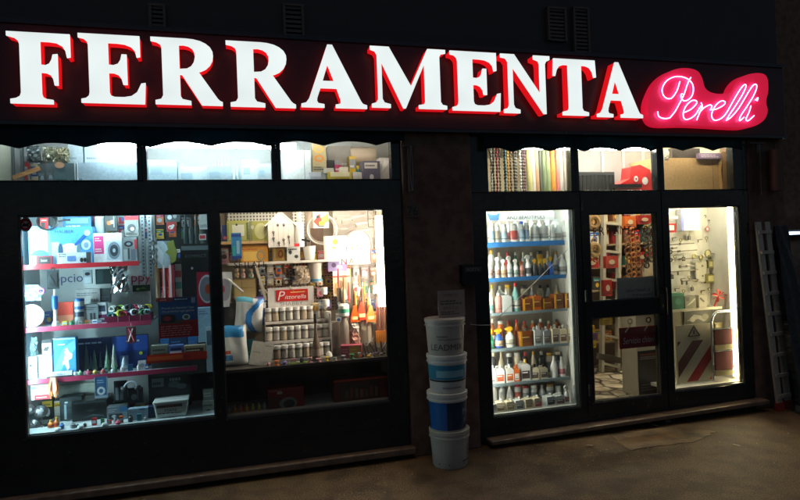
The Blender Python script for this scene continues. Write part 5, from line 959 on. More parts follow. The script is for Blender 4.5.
ROWS = [  # (kind, x0, x1, top, body, cap, label) measured from the photo, per shelf, front row
 [('can', 490.5, 495.3, 223, 'w', 'W', '#7a98b0'), ('can', 496, 501, 223, 'w', 'W', '#8c8478'), ('can', 502.5, 508.5, 224, 'W', 'W', '#a8c0cc'), ('can', 511.5, 519.5, 223, 'W', 'W', '#c04a44'), ('can', 520.5, 525, 221, 'w', 'B', '#8ca8bc'), ('can', 525.5, 530.5, 222, 'w', 'W', '#6a8498'), ('round', 533, 541.5, 222, 'W', 'W', '#b0b4b0'), ('round', 542, 550.5, 222, 'W', 'W', '#9a9c98'), ('can', 551.5, 556, 224, 'w', 'W', '#b8b8b0'), ('tall', 556.5, 563, 222, 'w', 'W', '#8c8880'), ('spray', 564, 570, 219, 'W', 'W', '#b8b0a8')],
 [('spray', 487.5, 494, 256.5, 'W', 'W', '#c89c94'), ('spray', 496, 501, 257, 'W', 'W', '#c48c84'), ('spray', 502, 507.3, 259, 'C', 'W', '#c09a70'), ('spray', 508, 513.5, 256, 'W', 'W', '#a8b8b0'), ('spray', 514.5, 519.5, 259, 'W', 'W', '#88a090'), ('spray', 520.5, 525.5, 261, 'P', 'N', '#8a5c40'), ('spray', 526.5, 532.5, 255, 'W', 'W', '#5c5c5c'), ('spray', 534, 538.6, 259, 'D', 'Y', None), ('spray', 539, 543.6, 258.5, 'D', 'Y', None), ('spray', 544, 548.6, 258.5, 'D', 'Y', None), ('spray', 549.5, 555, 256.5, 'B', 'Y', None), ('tall', 560.5, 569, 254, 'w', 'W', '#8a8a88')],
 [('round', 488.5, 495, 293, 'W', 'W', '#6ab0a4'), ('round', 496.5, 504, 293, 'P', 'W', '#b8786c'), ('jerry', 503, 512.5, 291, 'w', 'W', None), ('tall', 513.5, 522, 283, 'T', 'R', '#c8ccc8'), ('tin', 523.5, 532, 297.5, 'N', 'Y', '#7a3a18'), ('tin', 532.6, 542, 294.5, 'O', 'N', '#8a4618'), ('tin', 543, 554, 297, 'N', 'N', '#8a5428'), ('tin', 554.6, 563.6, 292.5, 'N', 'Y', '#6c3414'), ('tin', 565, 574, 291.5, 'N', 'N', '#70381a')],
 [('spray', 489, 495, 329.5, 'g', 'Y', '#3c9a70'), ('spray', 496.5, 505.5, 329, 'B', 'Y', '#c8a888'), ('spray', 507.5, 517, 327, 'W', 'Y', '#a8a898'), ('tin', 520, 533, 329.5, 'N', 'D', '#74401a'), ('jerry', 534.5, 542.5, 326, 'w', 'w', '#8c8880'), ('jerry', 543.3, 551.5, 327, 'w', 'w', '#9a8c80'), ('jerry', 552.3, 559.8, 325, 'C', 'w', '#7a5c50'), ('jerry', 560.6, 568, 325, 'C', 'w', '#80604e'), ('jerry', 568.6, 575.5, 324, 'C', 'w', '#785848')],
 [('jerry', 490.5, 496.5, 366, 'W', 'W', '#c8c4bc'), ('jerry', 497, 505.5, 365.5, 'W', 'W', '#cc5a34'), ('jerry', 506.5, 514.5, 365, 'W', 'W', '#d06c28'), ('jerry', 514.8, 520, 365, 'O', 'R', '#d8d4cc'), ('jerry', 522, 531.3, 360, 'W', 'Y', '#3c2c28'), ('jerry', 532, 540, 365, 'C', 'D', '#6c5c54'), ('jerry', 540.6, 548.6, 365, 'C', 'D', '#645852'), ('tall', 552.5, 559.3, 356.5, 'W', 'W', None), ('tall', 560.3, 566.8, 357, 'W', 'w', '#b87078'), ('tall', 572, 577, 356, 'w', 'D', None)],
 [('jerry', 492.5, 497, 402, 'W', 'W', None), ('jerry', 497.5, 506.5, 400.5, 'C', 'W', '#a08c68'), ('jerry', 507.3, 515.7, 399.5, 'C', 'W', '#9a8a60'), ('jerry', 516.3, 524.6, 398, 'w', 'W', '#6c6c68'), ('jerry', 525.2, 533.6, 397, 'C', 'W', '#a89468'), ('jerry', 534.4, 543, 396, 'C', 'W', '#b85c68'), ('jerry', 547, 556.5, 394.5, 'w', 'W', '#4c544c'), ('jerry', 557, 566.5, 393.5, 'w', 'W', '#7a5a48'), ('spray', 565.5, 570.3, 386, 'W', 'W', '#a87070'), ('tall', 573, 578.5, 385, 'w', 'w', None)]]
for s, row in enumerate(ROWS):
    for i, (kd, x0, x1, yt_, cb, cc, cl) in enumerate(row):
        extra = ' with ' + CN[cc] + ' top' if cc != cb else ''
        bottle(kd, f'{CN[cb]} {KN[kd]}{extra}, {ORD[i]} from left, front row, {SN[s]} bottle shelf', x0, x1, yt_, (.085 if s == 5 else YC + .015), zC[s] + .001, BC[cb], BC[cc], cl, 'front row on the bottle window shelves')
rr = random.Random(51)
BACK = [['W', 'w', 'W', 'C'], ['R', 'W', 'G', 'g', 'W', 'Y', 'w'], ['R', 'W', 'C', 'N', 'W', 'w'], ['O', 'W', 'W', 'N', 'w', 'G'], ['W', 'C', 'W', 'w', 'D', 'P'], ['P', 'W', 'w', 'G', 'C', 'W']]
for s in range(6):
    n = 11
    for i in range(n):
        x = 489 + s * .6 + i * 8.1; cb = BACK[s][(i * 3 + s) % len(BACK[s])]; cc = rr.choice(['R', 'Y', 'W', 'W', 'C', 'D'] if s else ['W', 'w'])
        bottle(rr.choice(['can', 'round', 'tall']), f'{CN[cb]} bottle with {CN[cc]} top, {ORD[i]} from left in rear row, {SN[s]} bottle shelf', x, x + 6.4, [216, 250, 284, 319, 351.5, 384.5][s] + rr.uniform(0, 2.5), (.27 if s == 5 else .31), zC[s] + .001, BC[cb], BC[cc], rr.choice([None, '#d8d4c8', '#a0584c', '#8c9aa0']), 'rear row on the bottle window shelves')
cx, z0, w, h = B(484, 211.5, 554, 220.5, .15)
mb = MB(); mb.box(-w / 2, w / 2, 0, .006, 0, h, mat('#c4c6c2', .4)); mb.prism([(-w * .46, h * .9), (-w * .42, h * .1), (-w * .30, h * .1), (-w * .28, h * .95), (-w * .33, h * .7), (-w * .40, h * .7)], -.002, .0, mat('#3a6ca8')); mb.text('AND BEAUTIFULS', w * .09, h * .16, h * .36, -.001, mat('#3c4448'), w * .55); mb.text('A UNIVERSE', w * .06, h * .78, h * .22, -.001, mat('#5c6468'), w * .4)
tag(mb.link('header_sign', (cx, .15, z0)), 'pale header board with blue emblem over the bottles', 'sign')
# slanting cord outside the glass
a, b, c = at(470, 324.5, -.075), at(491, 325, -.04), at(567, 250, -.035)
mb = MB(); mb.tube([tuple(a), tuple(a.lerp(b, .5) + Vector((0, 0, -.004))), tuple(b), tuple(b.lerp(c, .5) + Vector((0, 0, -.006))), tuple(c)], .0035, mat('#b8b4a8', .6), 6); tag(mb.link('cord'), 'pale cord running from the bucket stack up across the bottle window', 'cord')
# ---- transom goods. left three stand on the display case tops
zt_ = zTb - .095; YT = .24
TT = emit('#e8f8ff', 78)
board('bounce_board', 'pale board added behind the left transoms to brighten the view', (-40, 110, 398, 190), .72, mat('#c4c8c6', .6), .02)  # pale board added so the view behind the transoms washes out bright
a, b = at(98, 144, .15), at(296, 143, .15)
tubelamp('bright tube lamp just behind the scalloped awning, left part', (a.x, .15, at(200, 146, .15).z), (b.x, .15, at(200, 146, .15).z), .016, TT, off=(0, .0, .035))
a, b = at(520, 147, .15), at(654, 146, .15)
tubelamp('bright ceiling tube lamp behind the right awning', (a.x, .15, at(590, 148.5, .15).z), (b.x, .15, at(590, 148.5, .15).z), .014, emit('#fff4e4', 85), off=(0, .0, .035))
board('stock_board', 'pale cream board at the extreme left behind the transom', (-30, 140, 11, 184), .34, mat('#aeb09c'), .02)
for i, (a_, b_) in enumerate(((11.5, 13.5), (20, 23))): board('shelf_post', ['left', 'right'][i] + ' dark steel post behind the far left transom', (a_, 140, b_, 184), .30, mat('#4a5456', .4, .5), .03, 'post')
p = at(13, 178, .22); q = at(40, 168, .24); mb = MB(); mb.bar((0, 0, 0), q - p, .03, .012, WOOD, (0, 1, 0)); mb.bar((0, 0, -.03), (.13, 0, -.03), .03, .012, WOOD, (0, 1, 0)); tag(mb.link('wood_bracket', p), 'light wood bracket slanting at the left transom', 'bracket')
for i, (x0, x1, y0, y1) in enumerate(((24, 40, 145, 162), (40, 56, 146, 163), (55, 68, 147, 161))):
    crumpled('foil_bag', f'{["left", "middle", "right"][i]} shiny crumpled bag behind the far left transom', 'bag', (x0, y0, x1, y1), .30, mat(['#6a7474', '#9a9a84', '#a8a080'][i], .25, .7), 40 + i, .08)
for i, (x0, x1, y0, cc) in enumerate(((68, 83, 143, '#a8b8be'), (84.5, 105, 143, '#b4c4ca'), (105, 137, 146, '#c4d4da'))):
    pkg('grey_carton', f'{["left", "middle", "right"][i]} pale grey carton on top of the stack behind the left transom', 'box', (x0, y0, x1, 163), .36, None, .2, cc, [('l', .1, .15, .6, .35, 1, '#7a8a92')], group='cartons behind the left transom')
pkg('grey_carton', 'long pale blue grey carton lying behind the left transom', 'box', (77, 162.5, 136.5, 183), .22, zt_, .25, '#9ab0bc', [(.0, 0, .015, 1, '#dce8ec'), ('l', .03, .3, .12, .6, 2, '#5a6c7a')])
pkg('teal_carton', 'dark teal box with round tan label behind the left transom', 'box', (54, 163, 76, 183), .24, zt_, .2, '#4c6468', [('l', .1, .3, .6, .6, 2, '#34484c'), (.93, 0, 1, 1, '#b8c8cc')])
c = at(59.5, 165, .225); mb = MB(); mb.disc(0, 0, 0, .004, .030, .022, mat('#b88a68')); tag(mb.link('round_label', (c.x, .225, c.z)), 'round tan label propped on the dark teal box', 'label')
for i, (x0, x1, y0, cc) in enumerate(((38, 46, 164, '#3c4648'), (46, 55, 163, '#4c5658'))):
    pkg('dark_pack', ['left', 'right'][i] + ' dark mesh pack beside the wood bracket', 'pack', (x0, y0, x1, 183), .28, zt_, .1, cc, [('o', .5, .5, .25, .2, '#8c9a9c'), ('l', .1, .1, .9, .8, 4, '#5c6a6c')])
for i, (x0, x1, y0, cc) in enumerate(((147.5, 177, 160, '#9cb4c0'), (178, 207, 167, '#b0c0c8'), (207, 232, 166, '#a0b4bc'), (242, 258, 160, '#b8c4c8'), (258, 271, 164, '#a8b4b8'))):
    pkg('stock_carton', f'{ORD[i]} pale carton from the left behind the washed out transom', 'box', (x0, y0, x1, 183), .22 + .02 * (i % 2), zt_, .16, cc, [('l', .1, .2, .8, .5, 2, '#7c909c'), (.1, .6, .5, .8, '#8ca4b0')], group='cartons behind the bright transom')
rr = random.Random(5)
for i in range(9):
    x = 211 + i * 3.4; hh = rr.uniform(8, 26); p = B(x, 181 - hh, x + 2.2, 181, .32, zt_); mb = MB(); mb.lathe([(p[2] * .5, 0), (p[2] * .5, p[3] * .6), (p[2] * .2, p[3] * .7), (p[2] * .15, p[3])], mat('#8ca8b4', .3), 0, 0, 8); tag(mb.link('nozzle_tube', (p[0], .34, zt_)), f'{ORD[i]} pale tube from the left behind the bright transom', 'tube', 'pale tubes behind the bright transom')
for lab, xa_, xb_, mm in (('added warm fill tube above the pier side transom, hidden by the awning', 300, 392, emit('#ffeedd', 45)), ('added fill tube above the far left transom, hidden by the awning', -25, 92, emit('#e8f6ff', 40)), ('added warm fill tube above the brown carton, hidden by the awning', 664, 728, emit('#ffeacc', 60))):  # unseen fill tubes added to brighten the goods behind these transoms
    a, b = at(xa_, 143, .09), at(xb_, 143, .09); tubelamp(lab, (a.x, .088, 2.535), (b.x, .088, 2.535), .010, mm, housing=False)
# transom 3
pkg('grey_carton', 'tall pale carton behind the left part of the pier side transom', 'box', (283, 150, 311, 181), .26, zt_, .2, '#c8ccc8', [('o', .6, .75, .15, .12, '#eaeae6'), (.75, 0, .78, 1, '#8a8e8c')])
pkg('hook_card', 'gold card with chain loops beside the duct', 'card', (312, 142, 326, 172), .28, None, .02, '#a89c78', [('o', .5, .75, .35, .12, '#c8a040'), ('o', .5, .75, .22, .07, '#a89c78'), ('o', .5, .45, .35, .12, '#c87c30'), ('o', .5, .45, .2, .06, '#a89c78'), ('l', .1, .05, .9, .2, 2, 'D')])
pkg('small_carton', 'blue white small box under the gold card', 'box', (310, 172, 321, 181), .22, zt_, .08, '#a8acb8', [('l', .1, .3, .9, .7, 2, '#3a5a9c'), (0, .8, 1, 1, '#c8ccd4')])
pkg('small_carton', 'yellow carton with red end near the grey speaker', 'box', (328, 172, 352, 181), .22, zt_, .1, '#c8b444', [(0, 0, .26, .5, '#c83c34'), ('l', .3, .4, .9, .8, 2, '#7a6c20'), (.1, .8, .9, 1, '#e4dcb4')])
pkg('small_carton', 'cream box above the yellow carton', 'box', (340, 167, 348, 172.5), .24, None, .06, '#d8d4c8'); pkg('small_carton', 'grey box left of the cream one', 'box', (324, 168, 334, 173), .24, None, .06, '#c0bcb0')
pkg('small_carton', 'white box between the yellow carton and the grey speaker', 'box', (353, 172, 362, 181), .25, zt_, .08, '#d0ccc8')
pkg('speaker_box', 'grey violet box with three pale discs at the transom right end', 'box', (363, 161, 380, 181), .22, zt_, .14, '#5c586c', [(.1, .78, .85, .95, '#d8d0c8'), ('l', .15, .82, .8, .92, 1, '#5a4a50'), ('o', .5, .52, .12, .09, '#c8c4c4'), ('o', .3, .24, .15, .13, '#c8c4c4'), ('o', .72, .24, .15, .13, '#c8c4c4')])
mb = MB(); p = B(352, 145, 378, 163, .42); mb.lathe([(p[3] * .5, -p[2] * .5), (p[3] * .54, -p[2] * .4), (p[3] * .54, p[2] * .4), (p[3] * .5, p[2] * .5)], mat('#c8b8a4', .6), 0, 0, 20); o = mb.link('drum', (p[0], .55, p[1] + p[3] / 2)); o.rotation_euler.y = rad(90); tag(o, 'pale round drum lying high behind the speaker box', 'drum')
pkg('grey_carton', 'mid grey slanted carton behind the duct and drum', 'box', (328, 146, 352, 168), .50, None, .2, '#8a8680', [('l', .1, .1, .9, .3, 1, '#b0aca4')])
pkg('white_carton', 'white box with leaf print at the far right of pier side transom', 'box', (380, 158, 391, 181), .25, zt_, .1, '#d8d4ce', [('p', [(.1, .6), (.4, .95), (.9, .9)], '#f0ece8'), ('l', .2, .2, .9, .5, 2, '#a8a098')])
# transom 4: hanging chains and strips
rr = random.Random(77); CH = [(491, '#c8ccc8'), (494, '#5a5046'), (497.3, '#a82850'), (500, '#8c8070'), (503.5, '#1c6a74'), (506, '#5c4638'), (509, '#c8902c'), (511.5, '#6a5848'), (514.5, '#3c3a38'), (517, '#8a8880'), (519.8, '#bcbcb4'), (522.5, '#4a3c38'), (525, '#6c4a5c')]
for i, (x, cc) in enumerate(CH):
    a, b = at(x, 147, .30), at(x, 192, .30); L = a.z - zTbr + .03; mb = MB()
    n = 16
    for k in range(n): mb.ball((rr.uniform(-.003, .003), 0, L * (k + .5) / n), .011, mat(cc, .35, .4), 7, 1.25)
    mb.tube([(0, 0, 0), (0, 0, L)], .003, mat(cc), 5)
    tag(mb.link('bead_chain', (a.x, .30 + rr.uniform(-.02, .04), zTbr - .03)), f'{ORD[i]} hanging bead chain from the left behind the transom over the bottles', 'chain', 'bead chains behind the transom')
for i, (x, wd, cc, nm) in enumerate(((530, 5, '#b4ae74', 'mottled green white'), (534, 4, '#c8c4b4', 'cream'), (537.5, 4.5, '#b08868', 'tan'), (541.5, 2.5, '#4a5044', 'dark'), (545, 4, '#6a7858', 'sage green'), (549, 4, '#7c8c60', 'leaf green'), (554, 4, '#d08c30', 'orange'), (558.5, 3, '#c8786c', 'salmon pink'), (562, 4, '#bcb4ac', 'pale grey'), (566, 3, '#a09890', 'mid grey'))):
    p = B(x - wd / 2, 148, x + wd / 2, 192, .34, zTbr - .03); mb = MB(); mb.lathe([(p[2] * .5, 0), (p[2] * .52, p[3] * .3), (p[2] * .48, p[3] * .7), (p[2] * .5, p[3])], mat(cc, .5, 0, .25, 0, 30), 0, 0, 10)
    for k in range(4): mb.ring(0, 0, 0, .0001, .0001, mat(cc), 3, 3) if False else None
    tag(mb.link('hanging_hose', (p[0], .36, p[1])), f'{nm} hanging hose strip behind the transom over the bottles', 'hose')
# transom 5: crate and red appliance
board('plan_board', 'pale grey wall panels seen behind the red appliance', (572, 140, 664, 196), .60, mat('#a8acac'), .02)
for i, (a_, b_) in enumerate(((602, 604), (623, 625), (643, 645))): board('panel_batten', f'{["left", "middle", "right"][i]} pale batten on the grey panels behind the red appliance', (a_, 141, b_, 195), .585, mat('#d0d0cc'), .014, 'batten')
cx, z0, w, h = B(578.5, 172, 614, 193, .26, zTbr - .04); t = thing('crate', 'black slatted crate behind the transom above the door', 'crate', (cx, .26, z0))
mb = MB(); mk = mat('#1c1e1e', .4); mb.box(-w / 2, w / 2, .17, .18, 0, h, mk); mb.box(-w / 2, w / 2, 0, .18, -.002, .004, mk)
for k in range(9): mb.box(-w / 2 + w * k / 9, -w / 2 + w * (k + .55) / 9, 0, .008, .005, h * .88, mk)
mb.box(-w / 2, w / 2, -.004, .012, h * .885, h, mat('#3a3e3e', .35)); mb.box(-w / 2 - .008, -w / 2 - .001, 0, .17, .005, h, mk); mb.box(w / 2 + .001, w / 2 + .008, 0, .17, .005, h, mk); mb.link('body', parent=t)
cx, z0, w, h = B(615, 163, 656, 193, .26, zTbr - .04); t = thing('red_appliance', 'bright red appliance body with white discs above the door', 'appliance', (cx, .26, z0))
mb = MB(); mb.prism([(-w * .5, 0), (w * .5, 0), (w * .46, h * .35), (w * .36, h * .8), (w * .12, h * .95), (-w * .1, h * .9), (-w * .14, h * .55), (-w * .35, h * .42), (-w * .5, h * .3)], 0, .14, mat('#c41c1c', .3)); mb.link('body', parent=t, bevel=.012)
mb = MB(); mb.disc(w * .22, h * .48, -.006, -.001, .030, .035, mat('#d8d4d0')); mb.link('dial', parent=t); mb = MB(); mb.disc(w * -.0, h * .54, -.006, -.001, .022, .028, mat('#d8d4d0')); mb.disc(w * -.0, h * .54, -.008, -.006, .008, .01, mat('#a01818')); mb.link('dial', parent=t)
board('dark_plank', 'black bar lying in front of the red appliance', (612, 184, 642, 187.5), .235, mat('#1a1a1a', .3), .03, 'bar')
# transom 6: carton
pkg('brown_carton', 'large plain brown carton filling the right end transom', 'box', (655, 158, 722, 198), .24, None, .4, '#b89868', [('l', .1, .02, .3, .04, 1, '#7a6040'), (.86, .0, .864, 1, '#7a5c34')], rough=.8)
board('dark_plank', 'dark folded carton edge above the brown carton', (672, 148, 700, 158), .24, mat('#2c241e'), .05)
pkg('violet_pack', 'violet print pack lying on the brown carton', 'pack', (699, 153, 722, 158.5), .20, None, .05, '#8a7898', [('l', .1, .2, .9, .8, 2, '#d8d0e0')])
pkg('brown_carton', 'narrow brown carton beside the large one, right end', 'box', (722, 152, 735, 196), .20, None, .3, '#9a7a4c', [('p', [(0, .3), (-.05, .6), (.1, .9), (.06, .6)], '#5a4428')], rough=.8)
crumpled('white_bag', 'white bag edge at the left of the brown carton', 'bag', (662, 149, 671, 160), .22, mat('#c8c4b4'), 61, .05)
# ---- window E: tools, step ladder, barrier board
ZE = zTbr - .05; YE = .36
EW = mat('#dad7ca', .6)
cE = shell('cream display case with wall tools at the right end window', OE, ZE, OE[2] + .004, YE, EW, EW, WHITEB, left=False, cut=.30)
WRM = emit('#ffe8b8', 60)
tubelamp('yellowish upright tube lamp at the right edge of the ladder window', (OE[1] + .018, .12, OE[2] + .04), (OE[1] + .018, .12, ZE - .05), .014, WRM, off=(.02, .02, 0))
tubelamp('yellowish tube lamp under the top board of the ladder window', (OE[0] + .08, .10, ZE - .03), (OE[1] - .06, .10, ZE - .03), .010, emit('#fff4de', 95), housing=False)
YP = .055 + YE
pkg('tool_box_carton', 'white and lilac tool packet at the top of the ladder window', 'box', (681, 209, 700, 230.5), .34, None, .06, '#d4d6dc', [(0, 0, .14, 1, '#8088c0'), ('l', .3, .1, .9, .3, 2, '#a8a8b0'), ('p', [(.3, .4), (.6, .6), (.9, .85), (.92, .78), (.6, .5)], '#b4b8c0')])
pkg('red_card', 'small red framed card at the left of the ladder window', 'card', (666.5, 223.5, 676, 232.5), .33, None, .02, '#b41c1c', [(.25, .25, .8, .8, '#e4dcd8')])
board('wall_shelf', 'thin white shelf at the top left of the ladder window', (666, 216, 678, 219), .30, mat('#b8b8b0'), .08, 'shelf')
for i, (x, y) in enumerate(((705, 216), (709, 221), (707, 229), (718, 214), (717, 219), (712, 213))):
    c = at(x, y, .40); mb = MB()
    if i == 2: mb.prism([(-.03, 0), (0, -.03), (.03, 0), (0, .03)], -.004, .0, mat('#b8605c')); mb.prism([(-.018, 0), (0, -.018), (.018, 0), (0, .018)], -.006, -.004, mat('#e0dcd0'))
    else: mb.tube([(-.012, 0, 0), (0, -.004, .01), (.012, 0, -.004), (.004, 0, -.016)], .004, mat('#5c5650'), 5)
    tag(mb.link('wall_emblem' if i == 2 else 'wall_hook', (c.x, .40, c.z)), 'red diamond emblem on the cream back wall' if i == 2 else f'{ORD[i]} small dark clip on the cream back wall', 'emblem' if i == 2 else 'hook', None if i == 2 else 'dark clips on the cream wall')
def bar_tool(label, x0, x1, y, kind):
    a, b = at(x0, y, .36), at(x1, y - 1.2, .36); L = b.x - a.x; t = thing('wall_tool', label, 'tool', (a.x, .36, a.z), 0, 'long tools hung on the cream wall'); m = mat('#7c7464', .35, .7); k = mat('#4a4032', .5)
    mb = MB(); mb.tube([(0, 0, 0), (L, 0, .008)], .0055, m, 7); mb.link('shaft', parent=t)
    mb = MB()
    if kind == 0: mb.bar((0, 0, -.012), (0, 0, .016), .02, .014, k, (0, 1, 0)); mb.bar((L * .45, 0, -.006), (L * .45, 0, .016), .014, .012, k, (0, 1, 0))
    elif kind == 1: mb.ring(.02, 0, 0, .016, .006, k, 14, 6); mb.bar((L * .3, 0, .0), (L * .4, 0, .004), .02, .014, k, (0, 1, 0))
    else: mb.bar((.0, 0, -.03), (.0, 0, .012), .014, .012, k, (0, 1, 0)); mb.bar((L * .28, 0, -.035), (L * .28, 0, .006), .012, .012, k, (0, 1, 0)); mb.bar((L * .9, 0, -.01), (L * .9, 0, .018), .01, .01, k, (0, 1, 0))
    mb.link('jaw', parent=t)
for i, (x0, x1, y, k) in enumerate(((668, 694, 245, 0), (668, 677, 249, 0), (669, 697, 252, 1), (669, 700, 260, 1), (680, 695, 267, 0), (670, 698, 272, 2), (682, 699, 281.5, 2))):
    bar_tool(f'{ORD[i]} long clamp from the top on the cream wall', x0, x1, y, k)
for i, (x, y, r) in enumerate(((694, 256, .018), (701, 257, .02), (708, 253.5, .036))):
    c = at(x, y, .35); mb = MB(); mb.ring(0, 0, 0, r, .006, mat('#8a8048', .35, .5), 20, 7); mb.disc(0, 0, .003, .008, r * .6, r * .6, mat('#c8bc84', .4)); mb.bar((r, 0, 0), (r + .06, 0, -.008), .006, .006, mat('#5a5444'), (0, 1, 0)); tag(mb.link('tape_measure', (c.x, .35, c.z)), f'{["left small", "middle small", "large right"][i]} brass ring tool on the cream wall', 'ring tool')
pkg('wall_plate', 'pale grey tall wall plate below the ring tools', 'plate', (696, 262, 707, 282), .38, None, .02, '#b4b09c', [('o', .6, .3, .08, .05, '#4a463c'), ('o', .6, .8, .08, .05, '#4a463c')])
for i, (x0, y0, x1, y1, cc) in enumerate(((708.5, 260, 713.5, 268, '#7c7844'), (714.5, 264, 719.5, 268, '#8c8438'), (706, 274, 717.5, 283, '#6c6428'), (719, 271, 723, 279, '#a85c4c'))):
    pkg('lock_pack', f'{["upper left", "upper right", "lower brass coloured", "reddish"][i]} small lock pack right of the wall plate', 'lock', (x0, y0, x1, y1), .37, None, .03, cc, [(.2, .2, .8, .8, '#b8b078')])
zsE = at(697, 308.5, .24).z
shelf('shelf', 'cream shelf with tools and boxes above the barrier board', OE[0] - .04, at(722, 305, .24).x, .24, .41, zsE, '#d0c8ac', '#d0c8ac', .02)
pkg('green_box', 'dark green open box on the cream shelf', 'box', (672, 293.5, 684, 308), .27, zsE, .1, '#1c6448', [(.0, .86, 1, 1, '#3c8c6c'), ('o', .5, .5, .25, .2, '#2c7c5c')])
pkg('wire_pack', 'grey wire packet in the middle of the cream shelf', 'pack', (685, 296, 696, 307.5), .28, zsE, .06, '#8c8a74', [('p', [(.1, .2), (.5, .5), (.9, .8), (.95, .7), (.5, .35)], '#d8d4c0'), (.1, .6, .4, .9, '#5c5a4a')])
pkg('wire_pack', 'pale packet with black handle at right of the cream shelf', 'pack', (699, 295, 707, 307), .28, zsE, .06, '#c4bca0', [('p', [(.1, .7), (.6, .4), (.7, .5), (.2, .85)], '#4a4436')])
rr = random.Random(9); cx, z0, w, h = B(707.5, 288, 727, 304, .25); mb = MB()
for k in range(16):
    a_ = rr.uniform(0, 6.28); R = rr.uniform(.3, .5); x, z = math.cos(a_) * w * R, h * .5 + math.sin(a_) * h * R
    mb.mesh([(0, -.005, h * .5), (x - .012, rr.uniform(-.03, .01), z), (x + .012, rr.uniform(-.03, .01), z + .006), (x * .6, -.03, h * .5 + (z - h * .5) * .6 + .01)], [(0, 1, 2, 3), (3, 2, 1, 0)], mat('#d02c18' if k % 3 else '#e0503c', .4))
mb.tube([(0, 0, h * .5), (-.03, 0, h * .1), (-.05, 0, -.02)], .008, mat('#d02c18', .4), 6)
tag(mb.link('red_bow', (cx, .24, z0)), 'bright red ribbon bow at the right end of the cream shelf', 'bow')
pkg('dark_picture', 'dark picture with white machine drawing under the cream shelf', 'picture', (684, 309.5, 712, 325), .30, None, .02, '#4a4634', [('p', [(.1, .3), (.35, .7), (.6, .6), (.8, .3), (.7, .2), (.5, .4), (.3, .3)], '#b8b49c'), ('o', .75, .5, .12, .2, '#8c886c'), ('o', .3, .4, .1, .18, '#c8c4ac')])
pkg('cream_board', 'plain cream card panel left of the dark picture', 'board', (671, 309, 684, 326), .31, None, .02, '#c0b494')
c = at(712, 326, .27); mb = MB(); mb.ring(0, 0, 0, .035, .006, mat('#8a8260', .35, .6), 20, 6); mb.bar((-.03, 0, -.045), (.03, 0, -.045), .01, .01, mat('#5a5640'), (0, 1, 0)); tag(mb.link('towing_ring', (c.x, .27, c.z)), 'metal ring hanging beside the dark picture', 'ring')
# barrier board, leaning
cx, z0, w, h = B(675, 324, 711, 390, .19, OE[2] + .012); t = thing('barrier_board', 'cream board with warning triangle and red diagonal stripes', 'board', (cx, .17, z0))
mb = MB(); mb.box(-w / 2, w / 2, 0, .012, 0, h, mat('#cfc6a4', .5))
hb_ = h * .72
def clip(poly, f):
    out = []
    for i in range(len(poly)):
        a, b = poly[i], poly[(i + 1) % len(poly)]; fa, fb = f(a), f(b)
        if fa >= 0: out.append(a)
        if fa * fb < 0: s = fa / (fa - fb); out.append((a[0] + (b[0] - a[0]) * s, a[1] + (b[1] - a[1]) * s))
    return out
for k in range(-4, 5):
    o_ = k * w * .62; poly = [(-w * 2 + o_, -w * 2), (-w * 2 + o_ + w * .30, -w * 2), (w * 2 + o_ + w * .30, w * 2.6), (w * 2 + o_, w * 2.6)]
    for f in (lambda p: p[0] + w * .46, lambda p: w * .46 - p[0], lambda p: p[1] - .01, lambda p: hb_ - p[1]): poly = clip(poly, f) if len(poly) > 2 else []
    if len(poly) > 2: mb.prism(poly, -.002, .001, mat('#a01c22' if k > -1 else '#5c2c28', .4))
mb.link('panel', parent=t)
mb = MB(); mk = mat('#3c3020'); tz = h * .80
for a, b in (((-.16, 0), (.16, 0)), ((.16, 0), (0, .17)), ((0, .17), (-.16, 0))): mb.bar((a[0] * w, -.002, tz + a[1] * h), (b[0] * w, -.002, tz + b[1] * h), .010, .004, mk, (0, 1, 0))
mb.bar((0, -.002, tz + .03 * h), (0, -.002, tz + .10 * h), .008, .004, mk, (0, 1, 0)); mb.link('warning_sign', parent=t)
# step ladder
cx, z0, w, h = B(712, 311, 742, 388, .12, OE[2] + .012); t = thing('step_ladder', 'folded chrome step ladder with dark red treads', 'ladder', (cx, .13, z0))
MB().tube([(-w * .46, 0, 0), (-w * .46, 0, h * .86), (-w * .40, 0, h * .95), (-w * .28, 0, h), (w * .28, 0, h), (w * .40, 0, h * .95), (w * .46, 0, h * .86), (w * .46, 0, 0)], .011, CHROME, 10).link('frame', parent=t)
for k, (za, zb_) in enumerate(((.15, .42), (.52, .74))):
    MB().box(-w * .40, w * .40, -.012, .014, h * za, h * zb_, mat('#701018', .8)).link('tread', parent=t, bevel=.004)
    mb = MB(); mb.box(-w * .40, w * .40, -.014, .016, h * zb_ + .001, h * zb_ + .012, CHROME); mb.box(-w * .40, w * .40, -.014, .016, h * za - .05, h * za - .003, mat('#c8b480', .4)); mb.link('tread_trim', parent=t)
pkg('cream_board', 'cream card behind the folded step ladder', 'board', (712, 322, 738, 345), .28, None, .02, '#d4c698')
c = at(741, 327, .08); mb = MB(); mb.box(-.008, .008, 0, .003, -.012, .012, mat('#c83c1c')); tag(mb.link('sticker', (c.x - .02, .055, c.z)), 'tiny orange red sticker by the right jamb of the ladder window', 'sticker')
